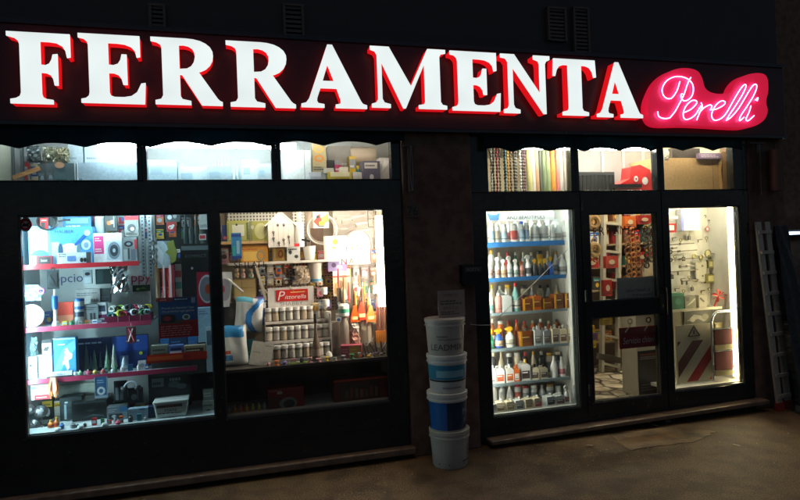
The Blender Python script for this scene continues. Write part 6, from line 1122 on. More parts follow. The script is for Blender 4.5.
# ---- door: goods seen inside the shop
g0 = gr(609, 372, .12); Yl = g0.y
def ladder_in():
    t = thing('step_ladder', 'grey aluminium ladder standing inside behind the shop door', 'ladder', (0, 0, 0)); al = mat('#b0aea4', .4, .3)
    pl_ = [(at(601.5, 372, Yl), at(605, 150, Yl + .1)), (at(617.5, 376, Yl), at(619.5, 150, Yl + .1))]
    for a, b in pl_: MB().bar(a, b, .035, .06, al, (0, 1, 0)).link('rail', parent=t)
    for k in range(8):
        s = .04 + k * .125; a = pl_[0][0].lerp(pl_[0][1], s); b = pl_[1][0].lerp(pl_[1][1], s); MB().bar(a, b, .08, .025, al, (0, 0, 1)).link('rung', parent=t)
ladder_in()
YS = 1.55
x0, x1 = at(570, 300, YS).x, at(668, 300, YS).x
t = thing('shelf_unit', 'tall stock shelving deep inside the shop behind the door', 'shelf', (0, 0, 0))
MB().box(x0 - .3, x1 + .3, YS + .32, YS + .34, .12, 2.6, mat('#6a5a48', .7)).link('back', parent=t)
zz = [.45, .75, 1.05, 1.32, 1.58, 1.84, 2.12]
for z in zz: MB().box(x0 - .3, x1 + .3, YS, YS + .315, z - .02, z, mat('#8c7a5c', .6)).link('board', parent=t)
rr = random.Random(17); LV = ['lowest', 'second lowest', 'third lowest', 'middle', 'third highest', 'second highest', 'highest']
CX = {'dark red': '#8c1c20', 'bright red': '#c02420', 'brown': '#7a5030', 'cream': '#c8b890', 'dark grey': '#3a3a38', 'grey': '#8a8880', 'ochre': '#b08838', 'teal': '#3c6c68', 'white': '#c8c4b8'}
for j, z in enumerate(zz):
    for i in range(9):
        cn = rr.choice(list(CX) + ['dark red', 'bright red']); x = x0 + (x1 - x0) * (i + .5) / 9 + rr.uniform(-.01, .01); w = rr.uniform(.07, .12); h = rr.uniform(.10, .22); mb = MB()
        mb.box(-w / 2, w / 2, 0, .15, 0, h, mat(CX[cn], .45)); deco_on(mb, w, h, 0, auto_deco(j * 9 + i + 300), i)
        tag(mb.link('stock_box', (x, YS + .01 + rr.uniform(0, .03), z + .001)), f'{cn} stock box, {ORD[i]} from left on the {LV[j]} inside shelf', 'box', 'stock boxes inside the shop')
rr = random.Random(23)
for i, (x, y0, y1, cc, cn) in enumerate(((590.5, 216, 226, '#a8844c', 'tan'), (594, 238, 262, '#8c6c44', 'brown'), (627, 232, 290, '#7a5230', 'brown'), (632, 228, 292, '#a86c3c', 'chestnut'), (637, 236, 288, '#8c6038', 'light brown'), (645, 226, 268, '#3c3834', 'black'), (650, 224, 262, '#6c6860', 'grey'), (654, 220, 256, '#b8b4a8', 'pale'))):
    a, b = at(x, y0, .8), at(x, y1, .8); L = a.z - b.z; mb = MB(); n = max(3, int(L / .05))
    for k in range(n): mb.ring(0, L * (k + .5) / n, rr.uniform(-.01, .01), .026, .010, mat(cc, .6), 10, 6)
    mb.tube([(0, 0, 0), (0, 0, L)], .003, mat('K'), 5)
    tag(mb.link('hanging_string', (a.x, .8, b.z)), f'{cn} string of rings hung behind the door glass', 'string', 'strings of rings behind the door')
for i, (x, y) in enumerate(((593, 222), (594, 250))):
    c = at(x, y, .7); mb = MB(); mb.ring(0, 0, 0, .055, .028, mat('#b0905c', .6), 20, 8); tag(mb.link('rope_coil', (c.x, .7, c.z)), ['upper', 'lower'][i] + ' tan coil hung at the left of the door glass', 'coil')
for i, (x0_, y0_, x1_, y1_, cn, cc) in enumerate(((586, 258, 599, 268, 'red pack hung low at the left of door glass', '#b8242a'), (606, 256, 618, 268, 'pink red toy behind the inside ladder rungs', '#c8483c'), (636, 252, 650, 262, 'red bag at the right behind the door glass', '#c02424'), (625, 216, 636, 228, 'orange lantern high behind the door glass', '#d8702c'), (638, 215, 652, 224, 'red packets high behind the door glass', '#a82c2c'), (604, 280, 612, 296, 'red box low between the ladder rails', '#a01c20'), (645, 258, 657, 284, 'white paper bag at the right of door glass', '#d4ccbc'))):
    pkg('hanging_pack', cn, 'pack', (x0_, y0_, x1_, y1_), .9, None, .05, cc, [('o', .5, .5, .25, .2, '#d8c8b0'), ('l', .1, .1, .9, .35, 2, 'D')])
# red lettering on the glass, notices
cs = [at(592, 235, .022), at(624, 230.5, .022), at(657, 233, .022)]
mb = MB(); tx = 'FERRAMENTA'
for i, ch in enumerate(tx):
    s = (i + .5) / len(tx); p = at(585 + 69 * s, 233.5 - 3.5 * math.sin(math.pi * s), .0215); hh = .075; vs, fs, wd = text_mesh(ch); a_ = .25 * (.5 - s) * 1.2
    pts = []
    for x, z in vs:
        xx, z2_ = (x - wd / 2) * hh * .8, z * hh; pts.append((p.x + xx * math.cos(a_) - z2_ * math.sin(a_), .0225, p.z - hh / 2 + xx * math.sin(a_) + z2_ * math.cos(a_)))
    mb.mesh(pts, fs, mat('#7a1418', .5)); mb.mesh([(x, .0235, z) for x, y, z in pts], [tuple(reversed(f)) for f in fs], mat('#7a1418', .5))
tag(mb.link('glass_lettering'), 'dark red arched lettering on the upper door glass', 'lettering')
pkg('notice', 'grey notice with two lines of print on the door glass', 'notice', (617, 277, 657.5, 299), .045, None, .004, '#b8b2a4', [(.06, .62, .28, 1.0, '#b8b0a4'), ('t', 'NON TIRARE LA', .52, .40, .12, '#4a2420', .85), ('t', 'PORTA GRAZIE', .62, .18, .11, '#5a3c38', .6)])
g1 = gr(632, 398, .12); Yk = max(.12, g1.y); cx, z0, w, h = B(637, 308, 661, 397, Yk, .1185)
t = thing('key_cabinet', 'white upright cabinet with black poster behind the lower door glass', 'cabinet', (cx, Yk, z0))
MB().box(-w / 2, w / 2, 0, .24, 0, h, mat('#b4b0a4', .5)).link('body', parent=t, bevel=.005)
mb = MB(); mb.box(-w * .48, w * .48, -.006, -.001, h * .03, h * .52, mat('#1c1a1a', .4)); pw, ph = w * .96, h * .49
for k, (v, cc) in enumerate(((.90, '#7c2c2c'), (.84, '#6a6460'), (.80, '#6a6460'), (.2, '#5a5450'), (.14, '#5a5450'), (.08, '#5a5450'))): mb.box(-w * .40, w * (.42 - .08 * (k % 3)), -.0075, -.006, h * .03 + ph * v, h * .03 + ph * (v + .028), mat(cc))
mb.link('poster', parent=t)
cx, z0, w, h = B(619.5, 326.5, 657, 347.5, .06); t = thing('hanging_sign', 'red Servizio chiavi sign hung behind the lower door glass', 'sign', (cx, .06, z0))
mb = MB(); mb.box(-w / 2, w / 2, 0, .006, 0, h, mat('#8c1420', .4)); mb.text('Servizio chiavi', 0, h * .22, h * .30, -.001, mat('#d8c8c4'), w * .82, shear=.15); mb.link('panel', parent=t)
for i, (u, cc) in enumerate(((-.22, '#b8b0a0'), (.28, '#1c1c1c'))):
    mb = MB(); mb.ring(u * w, h * 1.28, -.004, .022, .006, mat(cc, .3, .5), 16, 6); mb.bar((u * w, -.006, h * 1.1), (u * w - .05, -.006, h * .78), .010, .004, mat('#b8b0a0', .3, .6), (0, 1, 0)); mb.link('key', parent=t)
c = at(632, 312, .03); mb = MB(); mb.ring(0, 0, 0, .022, .007, mat('K', .4), 16, 6); tag(mb.link('suction_hook', (c.x, .045, c.z)), 'small black ring hook under the door mid rail', 'hook')
for i, (x, y, cc) in enumerate(((589, 330, '#c8a020'), (592, 337, '#5a3c7a'), (590, 345, '#c8b030'), (606, 322, '#8a7a30'))):
    pkg('stock_box', f'{["yellow", "purple", "pale yellow", "olive"][i]} small box low behind the inside ladder', 'box', (x - 3, y - 4, x + 6, y + 3), 1.1, None, .06, cc, [('l', .1, .2, .9, .8, 2, 'D')])
a, b = at(598, 356, .7), at(628, 362, .7); tag(MB().bar(a - a, b - a, .05, .06, mat('#5a5650')).link('low_beam', a), 'grey low bar crossing behind the inside ladder foot', 'bar')
xm = at(625, 200, .5).x
tubelamp('warm ceiling tube lamp inside the shop above the door', (xm - .3, .62, 2.75), (xm + .5, .62, 2.75), .014, emit('#ffeccc', 360))
tubelamp('warm ceiling tube lamp deep inside the shop', (xm - .2, 1.2, 2.8), (xm + .9, 1.2, 2.8), .014, emit('#ffeccc', 300))

# ------------------------------------------------------------------ more stock crowding the windows
NC = {'white': '#d8d8d4', 'grey': '#8c9298', 'black': '#1c2022', 'red': '#b02428', 'blue': '#2c64a4', 'pale blue': '#94bcd4', 'yellow': '#d0b030', 'green': '#3c8058', 'orange': '#d06c28', 'brown': '#7c5430', 'cream': '#d4c8a8', 'violet': '#7a6aa0', 'teal': '#2c7c84', 'pink': '#cc8c94'}
FR = random.Random(101)
def small_pack(nm, label, cat, x, yb, wpx, hpx, Y, base, col, group, d=.05, rz=0.):
    o = pkg(nm, label, cat, (x - wpx / 2, yb - hpx, x + wpx / 2, yb), Y, base, d, NC[col], auto_deco(FR.randint(0, 9999)), rz)
    o['group'] = group; return o
COLD = ['white', 'white', 'pale blue', 'blue', 'grey', 'grey', 'black', 'red', 'teal', 'yellow', 'orange', 'green']
for nm, z, x0, x1, yb, hh, n in (('top', z1, 66, 138, 262, 26, 7), ('second', z2, 26, 150, 322, 13, 14), ('third', z3, 26, 152, 370, 17, 12), ('floor', z0A, 30, 204, 424, 26, 15)):
    for i in range(n):
        cn = FR.choice(COLD + (['black', 'black', 'grey'] if nm == 'floor' else [])); x = x0 + (x1 - x0) * (i + .5) / n
        small_pack('stock_carton', f'{cn} carton, {ORD[i]} from left in the rear row, {nm} {"of" if nm == "floor" else "shelf of"} appliance window', 'box', x, yb, (x1 - x0) / n * FR.uniform(.75, .95), hh * FR.uniform(.6, 1.05), .43, z, cn, 'rear cartons of the appliance window', .08)
for i in range(12):  # small loose goods along the shelf fronts
    for nm, z, xa, xb, yb in (('second', z2, 60, 104, 322), ('third', z3, 56, 150, 371), ('floor', z0A, 60, 150, 430)):
        if nm == 'second' and i > 5: continue
        x = xa + (xb - xa) * (i + FR.uniform(.2, .8)) / (6 if nm == 'second' else 12); cn = FR.choice(COLD); c = at(x, yb, .235 if nm != 'floor' else .105); mb = MB(); r = FR.uniform(.010, .018); h = FR.uniform(.02, .05); m = mat(NC[cn], .35, 0, .2, 0, 60)
        if FR.random() < .5: mb.lathe([(r * .9, 0), (r, .004), (r, h * .7), (r * .5, h * .85), (r * .5, h)], m, 0, 0, 10)
        else: mb.box(-r, r, 0, r * 1.4, 0, h, m); mb.box(-r * .8, r * .8, -.001, .001, h * .3, h * .7, mat(NC[FR.choice(COLD)]))
        tag(mb.link('trinket', (c.x, c.y, z + .001), FR.uniform(-.4, .4)), f'tiny {cn} article, {ORD[i]} from left along the front, {nm} {"of" if nm == "floor" else "shelf of"} appliance window', 'trinket', 'tiny goods along the shelf fronts')
HC = ['red', 'blue', 'grey', 'white', 'yellow', 'black', 'orange', 'green']
for j, (y0, Y) in enumerate(((214, .40), (226, .44))):
    for i in range(9):
        cn = FR.choice(HC); x = 97 + i * 12.6
        small_pack('hanging_pack', f'{cn} hanging packet, {ORD[i]} from left in the {["upper", "lower"][j]} row, appliance window top', 'pack', x, y0 + FR.uniform(9, 14), 7.5, FR.uniform(9, 13), Y + .1, None, cn, 'packets at the top of the appliance window', .02)
for j in range(3):
    for i in range(5):
        cn = FR.choice(HC + ['black', 'grey']); 
        small_pack('hanging_pack', f'{cn} hanging packet, {ORD[i]} from left, {["top", "middle", "low"][j]} row beside the black cabinet', 'pack', 158 + i * 5.2, 262 + j * 20, 4.6, 15, .47, None, cn, 'packets beside the black cabinet', .02)
# window B pegboards
WC = ['cream', 'cream', 'brown', 'white', 'red', 'orange', 'yellow', 'pink', 'grey', 'black', 'green', 'violet']
for j in range(4):
    for i in range(9):
        x = 262 + i * 8.3
        if j > 1 and 274 < x < 312: continue
        cn = FR.choice(WC)
        small_pack('hanging_pack', f'{cn} hanging packet, {ORD[i]} from left in the {ORD[j]} row of the brown pegboard', 'pack', x, 274 + j * 11.5, 6, FR.uniform(7, 10), .52, None, cn, 'packets on the brown pegboard', .015)
for j in range(5):
    for i in range(5):
        cn = FR.choice(WC)
        small_pack('hanging_pack', f'{cn} craft packet, {ORD[i]} from left in the {ORD[j]} row beside the lamp tube', 'pack', 339 + i * 8.6, 262 + j * 15.5, 6, FR.uniform(9, 13), .50, None, cn, 'craft packets beside the lamp', .015)
for i in range(9):
    a = at(338 + i * 5.2, 268 + (i * 7) % 22, .30); L = FR.uniform(.16, .3); cn = FR.choice(['brown', 'red', 'cream', 'black', 'orange']); t = thing('paint_brush', f'{ORD[i]} hanging paint brush from left beside the lamp tube, {cn} handle', 'brush', tuple(a), 0, 'hanging paint brushes')
    MB().lathe([(.004, 0), (.008, -L * .3), (.006, -L * .6)][::-1], mat(NC[cn], .35), 0, 0, 9).link('handle', parent=t); MB().box(-.018, .018, -.006, .006, -L, -L * .602, mat(FR.choice(['#c8b494', '#4a3828', '#d8d0c0']), .8)).link('bristles', parent=t)
for i in range(14):
    x = 268 + i * 8.4; c = at(x, 360, .10); cn = FR.choice(WC + ['grey', 'black']); r = FR.uniform(.012, .02); h = FR.uniform(.02, .06); mb = MB(); m = mat(NC[cn], .35, 0, .2, 0, 60); k = FR.randint(0, 2)
    if k == 0: mb.lathe([(r, 0), (r, h * .6), (r * .4, h * .8), (r * .4, h)], m, 0, 0, 10)
    elif k == 1: mb.lathe([(r * 1.1, 0), (r * 1.1, .005), (r * .5, .006), (r * .5, h * .6), (r * 1.1, h * .61), (r * 1.1, h * .7)], m, 0, 0, 12)
    else: mb.box(-r * 1.3, r * 1.3, 0, r * 1.5, 0, h * .7, m); mb.box(-r, r, -.001, .001, h * .1, h * .5, mat(NC[FR.choice(WC)]))
    tag(mb.link('small_ware', (c.x, c.y, zdf + .001), FR.uniform(-.5, .5)), f'small {cn} craft article, {ORD[i]} from left along the display floor front', 'craft article', 'small craft articles')
for i in range(12):
    cn = FR.choice(['white', 'cream', 'yellow', 'grey', 'brown', 'pink']); x = 224 + i * 9.8
    small_pack('craft_box', f'{cn} craft box, {ORD[i]} from left on the white shelf in the jar window', 'box', x, 259, 8.4, FR.uniform(5, 11), .44, zs2, cn, 'craft boxes on the white shelf', .06)
# transoms
for i in range(14):
    cn = FR.choice(['white', 'grey', 'cream', 'black', 'yellow', 'pale blue']); x = 287 + i * 7.3
    small_pack('stock_carton', f'{cn} small carton, {ORD[i]} from left behind the pier side transom', 'box', x, 181, 6.4, FR.uniform(8, 26), .40, zt_, cn, 'small cartons behind the pier side transom', .08)
for i in range(12):
    cn = FR.choice(['white', 'grey', 'black', 'cream', 'grey', 'teal']); x = 26 + i * 9.2
    small_pack('stock_carton', f'{cn} small carton, {ORD[i]} from left behind the far left transom', 'box', x, 182, 8, FR.uniform(14, 30), .55, zt_, cn, 'small cartons behind the far left transom', .08)
# more hardware on the cream wall
for j in range(4):
    for i in range(6):
        x, y = 672 + i * 8.6 + (j % 2) * 3, [238, 257, 277, 289][j] + (i % 2) * 2; c = at(x, y, .395); mb = MB(); k = (i + j) % 3; m = mat(['#6c6450', '#8c8250', '#4c4a42'][k], .4, .5)
        if k == 0: mb.bar((0, 0, 0), (.05, 0, .004), .008, .01, m, (0, 1, 0)); mb.bar((.004, 0, 0), (.004, 0, -.025), .008, .008, m, (0, 1, 0))
        elif k == 1: mb.ring(0, 0, 0, .014, .005, m, 12, 5); mb.bar((0, 0, -.014), (0, 0, -.04), .006, .006, m, (0, 1, 0))
        else: mb.box(-.014, .014, -.008, .008, -.02, .02, m); mb.bar((0, 0, .02), (0, 0, .034), .006, .006, m, (0, 1, 0))
        tag(mb.link('wall_hook', (c.x, .395, c.z)), f'small metal fitting, {ORD[i]} from left in the {ORD[j]} row on the cream wall', 'fitting', 'small fittings on the cream wall')
# ------------------------------------------------------------------ street things
gb = gr(450, 463.5); YBk = gb.y + .0
BUCK = [('#a8a498', 463.5, 427, 'lowest pale bucket with grey emblem standing on the pavement'), ('#c4c2b8', 427, 389.5, 'dark blue wrapped bucket, third from the top of the stack'), ('#c8c8c0', 389.5, 352.5, 'white bucket with turquoise band, second from the top'), ('#b8b2a6', 352.5, 317, 'top white bucket with grey capital lettering')]
zc = 0.0
for i, (cc, yb, yt2, lab) in enumerate(BUCK):
    a, b = at(431, yt2 + 4, YBk), at(469.5, yt2 + 4, YBk); R = (b.x - a.x) / 2; H = at(450, yt2, YBk).z - zc
    t = thing('bucket', lab, 'bucket', (gb.x + (.004, -.003, .005, 0)[i], YBk, zc + .001), 0, 'buckets in the stack by the pier'); m = mat(cc, .42, 0, .14, .1, 9)
    rb, rt = R * .86, R * .94
    MB().lathe([(rb * .97, 0), (rb, .008), (rt, H * .80), (rt, H * .985), (rt * .95, H * .985), (rt * .95, H * .9)], m, 0, 0, 32).link('body', parent=t)
    MB().lathe([(rt + .001, H * .78), (R * .985, H * .785), (R * .985, H * .83), (rt + .003, H * .84), (rt + .003, H * .9), (R, H * .905), (R, H * .985), (R * .97, H * .995), (rt * .9, H * .995)] if i else [(rt + .001, H * .78), (R * .985, H * .785), (R * .985, H * .83), (rt + .003, H * .84), (rt + .003, H * .9), (R, H * .905), (R, H * .99), (R * .9, H * .996)], mat(cc, .38, 0, .08), 0, 0, 32).link('lid', parent=t)
    mb = MB()
    def wrapped(poly_fn, a0, a1, z0_, z1_, mm, n=24, off=.0012):
        vs = []; 
        for k in range(n + 1):
            a_ = a0 + (a1 - a0) * k / n
            for z in (z0_, z1_):
                r_ = rb + (rt - rb) * (z / (H * .8)) + off; vs.append((r_ * math.cos(a_), r_ * math.sin(a_), z))
        mb.smooth = True; mb.mesh(vs, [(2 * k, 2 * k + 2, 2 * k + 3, 2 * k + 1) for k in range(n)], mm)
    def wtext(s, zc_, hh, mm, ac=-math.pi / 2 - .2, off=.002):
        vs, fs, wd = text_mesh(s); P_ = []
        for x, z in vs:
            zz_ = zc_ + z * hh; r_ = rb + (rt - rb) * (zz_ / (H * .8)) + off; a_ = ac + (x - wd / 2) * hh / r_; P_.append((r_ * math.cos(a_), r_ * math.sin(a_), zz_))
        mb.mesh(P_, fs, mm)
    if i == 0: wtext('E', H * .3, H * .3, mat('#6c6a66'), -math.pi / 2 + .95); wrapped(0, -1.2, -.5, H * .16, H * .22, mat('#6c6a66')); [wrapped(0, a_, a_ + .06, H * .1, H * .14, mat('#5c4c3c')) for a_ in (-2.6, -2.0, -1.1)]
    if i == 1: wrapped(0, -math.pi * 1.05, .05, H * .03, H * .76, mat('#123456' if False else '#14324e', .3)); wrapped(0, -math.pi * .98, -math.pi * .62, H * .03, H * .76, mat('#1c5c9c', .3), off=.002); wtext('Mix', H * .42, H * .16, mat('#8ca0b0'), -math.pi / 2 + .85, .003); wtext('Pro', H * .2, H * .12, mat('#8ca0b0'), -math.pi / 2 + .9, .003)
    if i == 2: wrapped(0, -math.pi * 1.05, .05, H * .36, H * .74, mat('#2c7c98', .35)); wrapped(0, -math.pi * .8, -math.pi * .3, H * .42, H * .6, mat('#7cb0bc', .35), off=.002); wrapped(0, -math.pi * 1.0, 0, H * .30, H * .35, mat('#2a3a40', .35)); wrapped(0, -math.pi * .7, -math.pi * .35, H * .12, H * .16, mat('#8a8a84', .4))
    if i == 3: wtext('LEADMIX', H * .14, H * .17, mat('#5c5852'), -math.pi / 2 - .25); wrapped(0, -2.3, -.9, H * .42, H * .45, mat('#8a8478')); wrapped(0, -2.4, -1.8, H * .5, H * .54, mat('#8a8478'))
    mb.link('label', parent=t)
    mb = MB(); mb.tube([((R + .002) * math.cos(a_), (R + .002) * math.sin(a_), H * (.84 - .16 * math.sin((a_ + math.pi) / 1.0) if 0 else .80 - .0 * k)) for k, a_ in enumerate([math.pi * q / 12 for q in range(13)])], .0025, mat('#8a8a86', .3, .8), 5); mb.link('handle', parent=t)
    zc += H + .0015
cx, z0, w, h = B(439.5, 290.5, 466.5, 320, YBk - .05, zc + .001); t = thing('price_sign', 'pale handwritten sign card propped on top of the bucket stack', 'sign', (cx, YBk - .02, z0))
mb = MB(); mb.box(-w / 2, w / 2, 0, .006, 0, h, mat('#9a8c80', .6)); deco_on(mb, w, h, 0, [('t', 'OFFERTA', .45, .82, .10, '#5a4c44', .6), ('l', .08, .46, .92, .66, 2, '#5a4c44'), ('t', 'STUCCO', .45, .34, .1, '#5a4c44', .7), ('l', .1, .08, .9, .24, 2, '#5a4c44')]); mb.link('card', parent=t, bevel=.002); MB().box(-w * .3, w * .3, .008, .05, 0, .006, mat('#6a5c50')).link('foot', parent=t)
# letter box, house number, strips on the pier
cx, z0, w, h = B(461, 264.5, 481.5, 286, -.10); t = thing('letter_box', 'small dark letter box with printed flap on the brown pier', 'letter box', (cx, -.14, z0))
MB().prism([(-w / 2, h * .22), (-w * .38, 0), (w * .38, 0), (w / 2, h * .22), (w / 2, h), (-w / 2, h)], 0, .075, mat('#1e2022', .4, .3)).link('body', parent=t, bevel=.003)
mb = MB(); mb.box(-w * .42, w * .42, -.006, -.001, h * .66, h * .9, mat('#3a3c3c', .4)); mb.text('POSTA', 0, h * .71, h * .13, -.007, mat('#8a8680'), w * .6); mb.link('flap', parent=t)
cx, z0, w, h = B(405.5, 204, 419, 217.5, -.062); t = thing('house_number', 'grey house number 76 on the brown pier', 'house number', (cx, -.068, z0))
mb = MB(); mb.box(-w / 2, w / 2, 0, .006, 0, h, mat('#54493f', .6)); mb.link('plate', parent=t); mb = MB(); mb.text('76', 0, h * .16, h * .66, -.001, mat('#2a2624'), w * .75); mb.link('digits', parent=t)
def strips(name, label, px0, px1, py0, py1, Y, n, cols, seed):
    rr = random.Random(seed); a, b = at(px0, py0, Y), at(px1, py1, Y); W_ = b.x - a.x; H_ = a.z - b.z; t = thing(name, label, 'strips', (a.x, Y, b.z))
    mb = MB(); mb.bar((-.01, 0, H_), (W_ + .01, 0, H_), .02, .012, mat('#4a4a46', .4, .5)); mb.link('hanger', parent=t)
    mb = MB(); mb.smooth = False
    for i in range(n):
        x = W_ * (i + .5) / n; w_ = W_ / n * rr.uniform(.3, .8); d = rr.uniform(-.02, .02); m = mat(rr.choice(cols), .3, .0); k0 = rr.uniform(-.01, .01); z1_ = rr.uniform(0, .08) * H_
        mb.mesh([(x - w_ / 2, d, z1_), (x + w_ / 2, d + .003, z1_), (x + w_ / 2 + k0, d + .01, H_ * .5), (x - w_ / 2 + k0, d + .006, H_ * .5), (x + w_ / 2, d, H_), (x - w_ / 2, d - .003, H_)], [(0, 1, 2, 3), (3, 2, 4, 5), (3, 2, 1, 0), (5, 4, 2, 3)], m)
    mb.link('strip_bundle', parent=t)
strips('hanging_strips', 'bundle of pale thin strips hung on the frame left of pier', 404.5, 417, 146, 194, -.085, 9, ['#5a5e5a', '#3a3e3c', '#8a8e88'], 3)
strips('hanging_strips', 'bundle of thin grey strips hung at the right end wall', 751, 766, 143, 194, -.07, 10, ['#6a6658', '#4a463c', '#8c8674'], 4)
cx, z0, w, h = B(769, 150, 779.5, 191, -.08); t = thing('cardboard_roll', 'brown cardboard roll hung upright beside the grey strips', 'roll', (cx, -.09, z0))
MB().lathe([(w * .42, 0), (w * .42, h), (w * .36, h), (w * .36, h - .03)], mat('#5a4636', .7), 0, 0, 16).link('tube', parent=t); MB().tube([(0, 0, h - .01), (.03, .03, h + .06), (.02, .055, h + .12)], .006, mat('#4a3c30'), 6).link('hook', parent=t)
# ladder leaning on the right end wall, its feet out on the pavement
top = at(757.5, 222, -.06); bot = gr(780, 411); bot.z = .0
t = thing('leaning_ladder', 'worn aluminium ladder leaning on the wall at far right', 'ladder', tuple(bot)); d = top - bot; off = Vector((.135, .03, 0))
for k, o in enumerate((Vector((0, 0, 0)), off)): MB().bar(o + d * .03, o + d, .024, .06, ALU, (1, 0, 0)).link('rail', parent=t, bevel=.003)
n = 9
for k in range(n): p = d * (k + .7) / (n + .2); MB().bar(p + Vector((-.02, -.012, 0)), p + off + Vector((.02, -.012, 0)), .03, .03, ALU, (0, 1, 0)).link('rung', parent=t)
for k, o in enumerate((Vector((0, 0, 0)), off)): MB().bar(o + Vector((0, 0, .0)), o + d * .045, .036, .075, mat('#8a2c24', .6), (1, 0, 0)).link('rubber_foot', parent=t)
# wrapped sheets beside the ladder
a, b = at(764, 226, -.06), at(786, 400, -.35); b = Vector((at(781, 330, -.3).x + .22, -.32, .02)); tpt = Vector((at(768, 226, -.04).x + .10, -.05, at(768, 226, -.04).z)); wv = Vector((.24, .0, 0))
mb = MB(); rr = random.Random(6); nu, nv = 18, 70; vs = []
for j in range(nv + 1):
    for i in range(nu + 1):
        p = b.lerp(tpt, j / nv) + wv * (i / nu - .2) * (.6 + .4 * (1 - j / nv)); vs.append((p.x + rr.uniform(-.004, .004), p.y + rr.uniform(-.002, .002) + 0.006 * math.sin(j * .21 + i * .55 + math.sin(j * .09) * 2), p.z))
mb.mesh(vs, [(j * (nu + 1) + i, j * (nu + 1) + i + 1, (j + 1) * (nu + 1) + i + 1, (j + 1) * (nu + 1) + i) for j in range(nv) for i in range(nu)], mat('#14191b', .42, 0, .3, .1, 8))
o = mb.link('wrapped_sheets'); sm = o.modifiers.new('thickness', 'SOLIDIFY'); sm.thickness = .05; sm.offset = -1; tag(o, 'dark sheets wrapped in shiny crinkled plastic beside the ladder', 'sheets')
c = gr(795, 404); mb = MB(); mb.lathe([(.26, 0), (.28, .02), (.27, .25), (.24, .33), (.18, .36)], mat('#16191a', .35), 0, 0, 16, 1, .7); tag(mb.link('rubbish_bag', (c.x + .12, c.y + .1, .001)), 'black bulky sack on the pavement at the right edge', 'sack')
# small hook bracket right of pier top
a = at(487, 150, -.04); mb = MB(); mb.tube([(0, 0, 0), (.0, -.03, .0), (.012, -.035, -.06), (.03, -.03, -.16), (.02, -.03, -.2)], .004, mat('#6a665c', .4, .6), 6); tag(mb.link('wall_hook', tuple(a)), 'thin bent wire hook at the left of the chain transom', 'hook')
# pavement: repair patch, litter specks
c = [gr(605, 433), gr(662, 428), gr(716, 431), gr(700, 441), gr(630, 451)]
mb = MB(); PT = nodes_mat('mortar_patch', lambda nt, p: (nt.links.new(_mul(nt, _ramp(nt, _noise(nt, 7), [(.3, '#5a482f'), (.7, '#74593a')]), _ramp(nt, _noise(nt, 4, 8), [(.40, '#8c8880'), (.55, '#ffffff')])), p.inputs['Base Color']), _bump(nt, p, _noise(nt, 20, 8), .6, .01)))
rr = random.Random(2); oc = []
for i in range(len(c)):
    a, b = c[i], c[(i + 1) % len(c)]
    for k in range(7): p = a.lerp(b, k / 7); oc.append((p.x + rr.uniform(-.018, .018), p.y + rr.uniform(-.018, .018)))
n = len(oc); mb.mesh([(x, y, .003) for x, y in oc] + [(x, y, -.02) for x, y in oc], [tuple(range(n)), *[(i, i + n, (i + 1) % n + n, (i + 1) % n) for i in range(n)]], PT)
o = mb.link('pavement_patch'); weld_me = o; tag(o, kind='structure')
mb = MB(); rr = random.Random(40)
for i in range(330):
    x, y = (rr.uniform(480, 660), rr.uniform(436, 474)) if i < 170 else ((rr.uniform(270, 420), rr.uniform(455, 476)) if i < 235 else (rr.uniform(600, 790), rr.uniform(415, 472)))
    p = gr(x, y); s = rr.uniform(.002, .0055); a_ = rr.uniform(0, 3); q = [(p.x + s * math.cos(a_ + k * 1.57), p.y + s * math.sin(a_ + k * 1.57), .0035 + .002 * (k % 2)) for k in range(4)]
    mb.mesh(q, [(0, 1, 2, 3)], mat(rr.choice(['#c8c0b0', '#a89c88', '#8c8070']), .6))
tag(mb.link('litter'), 'pale crumbs of paper scattered over the pavement', 'litter', kind='stuff')
for i, (x, y) in enumerate(((643, 427), (650, 424.5), (655, 427), (668, 423), (590, 447), (737, 447))):
    p = gr(x, y); mb = MB(); mb.mesh([(-.03, -.01, 0), (.02, -.02, .004), (.035, .012, .012), (-.01, .022, .008)], [(0, 1, 2, 3), (3, 2, 1, 0)], mat('#b0a894', .7)); tag(mb.link('paper_scrap', (p.x, p.y, .010), rr.uniform(0, 3)), ['first pale paper scrap on the mortar patch', 'second pale paper scrap on the mortar patch edge by the threshold', 'third pale paper scrap on the mortar patch', 'paper scrap at the threshold beyond the mortar patch', 'lone scrap on the pavement left of the mortar patch', 'lone scrap on the pavement right of the mortar patch'][i], 'scrap', 'paper scraps')

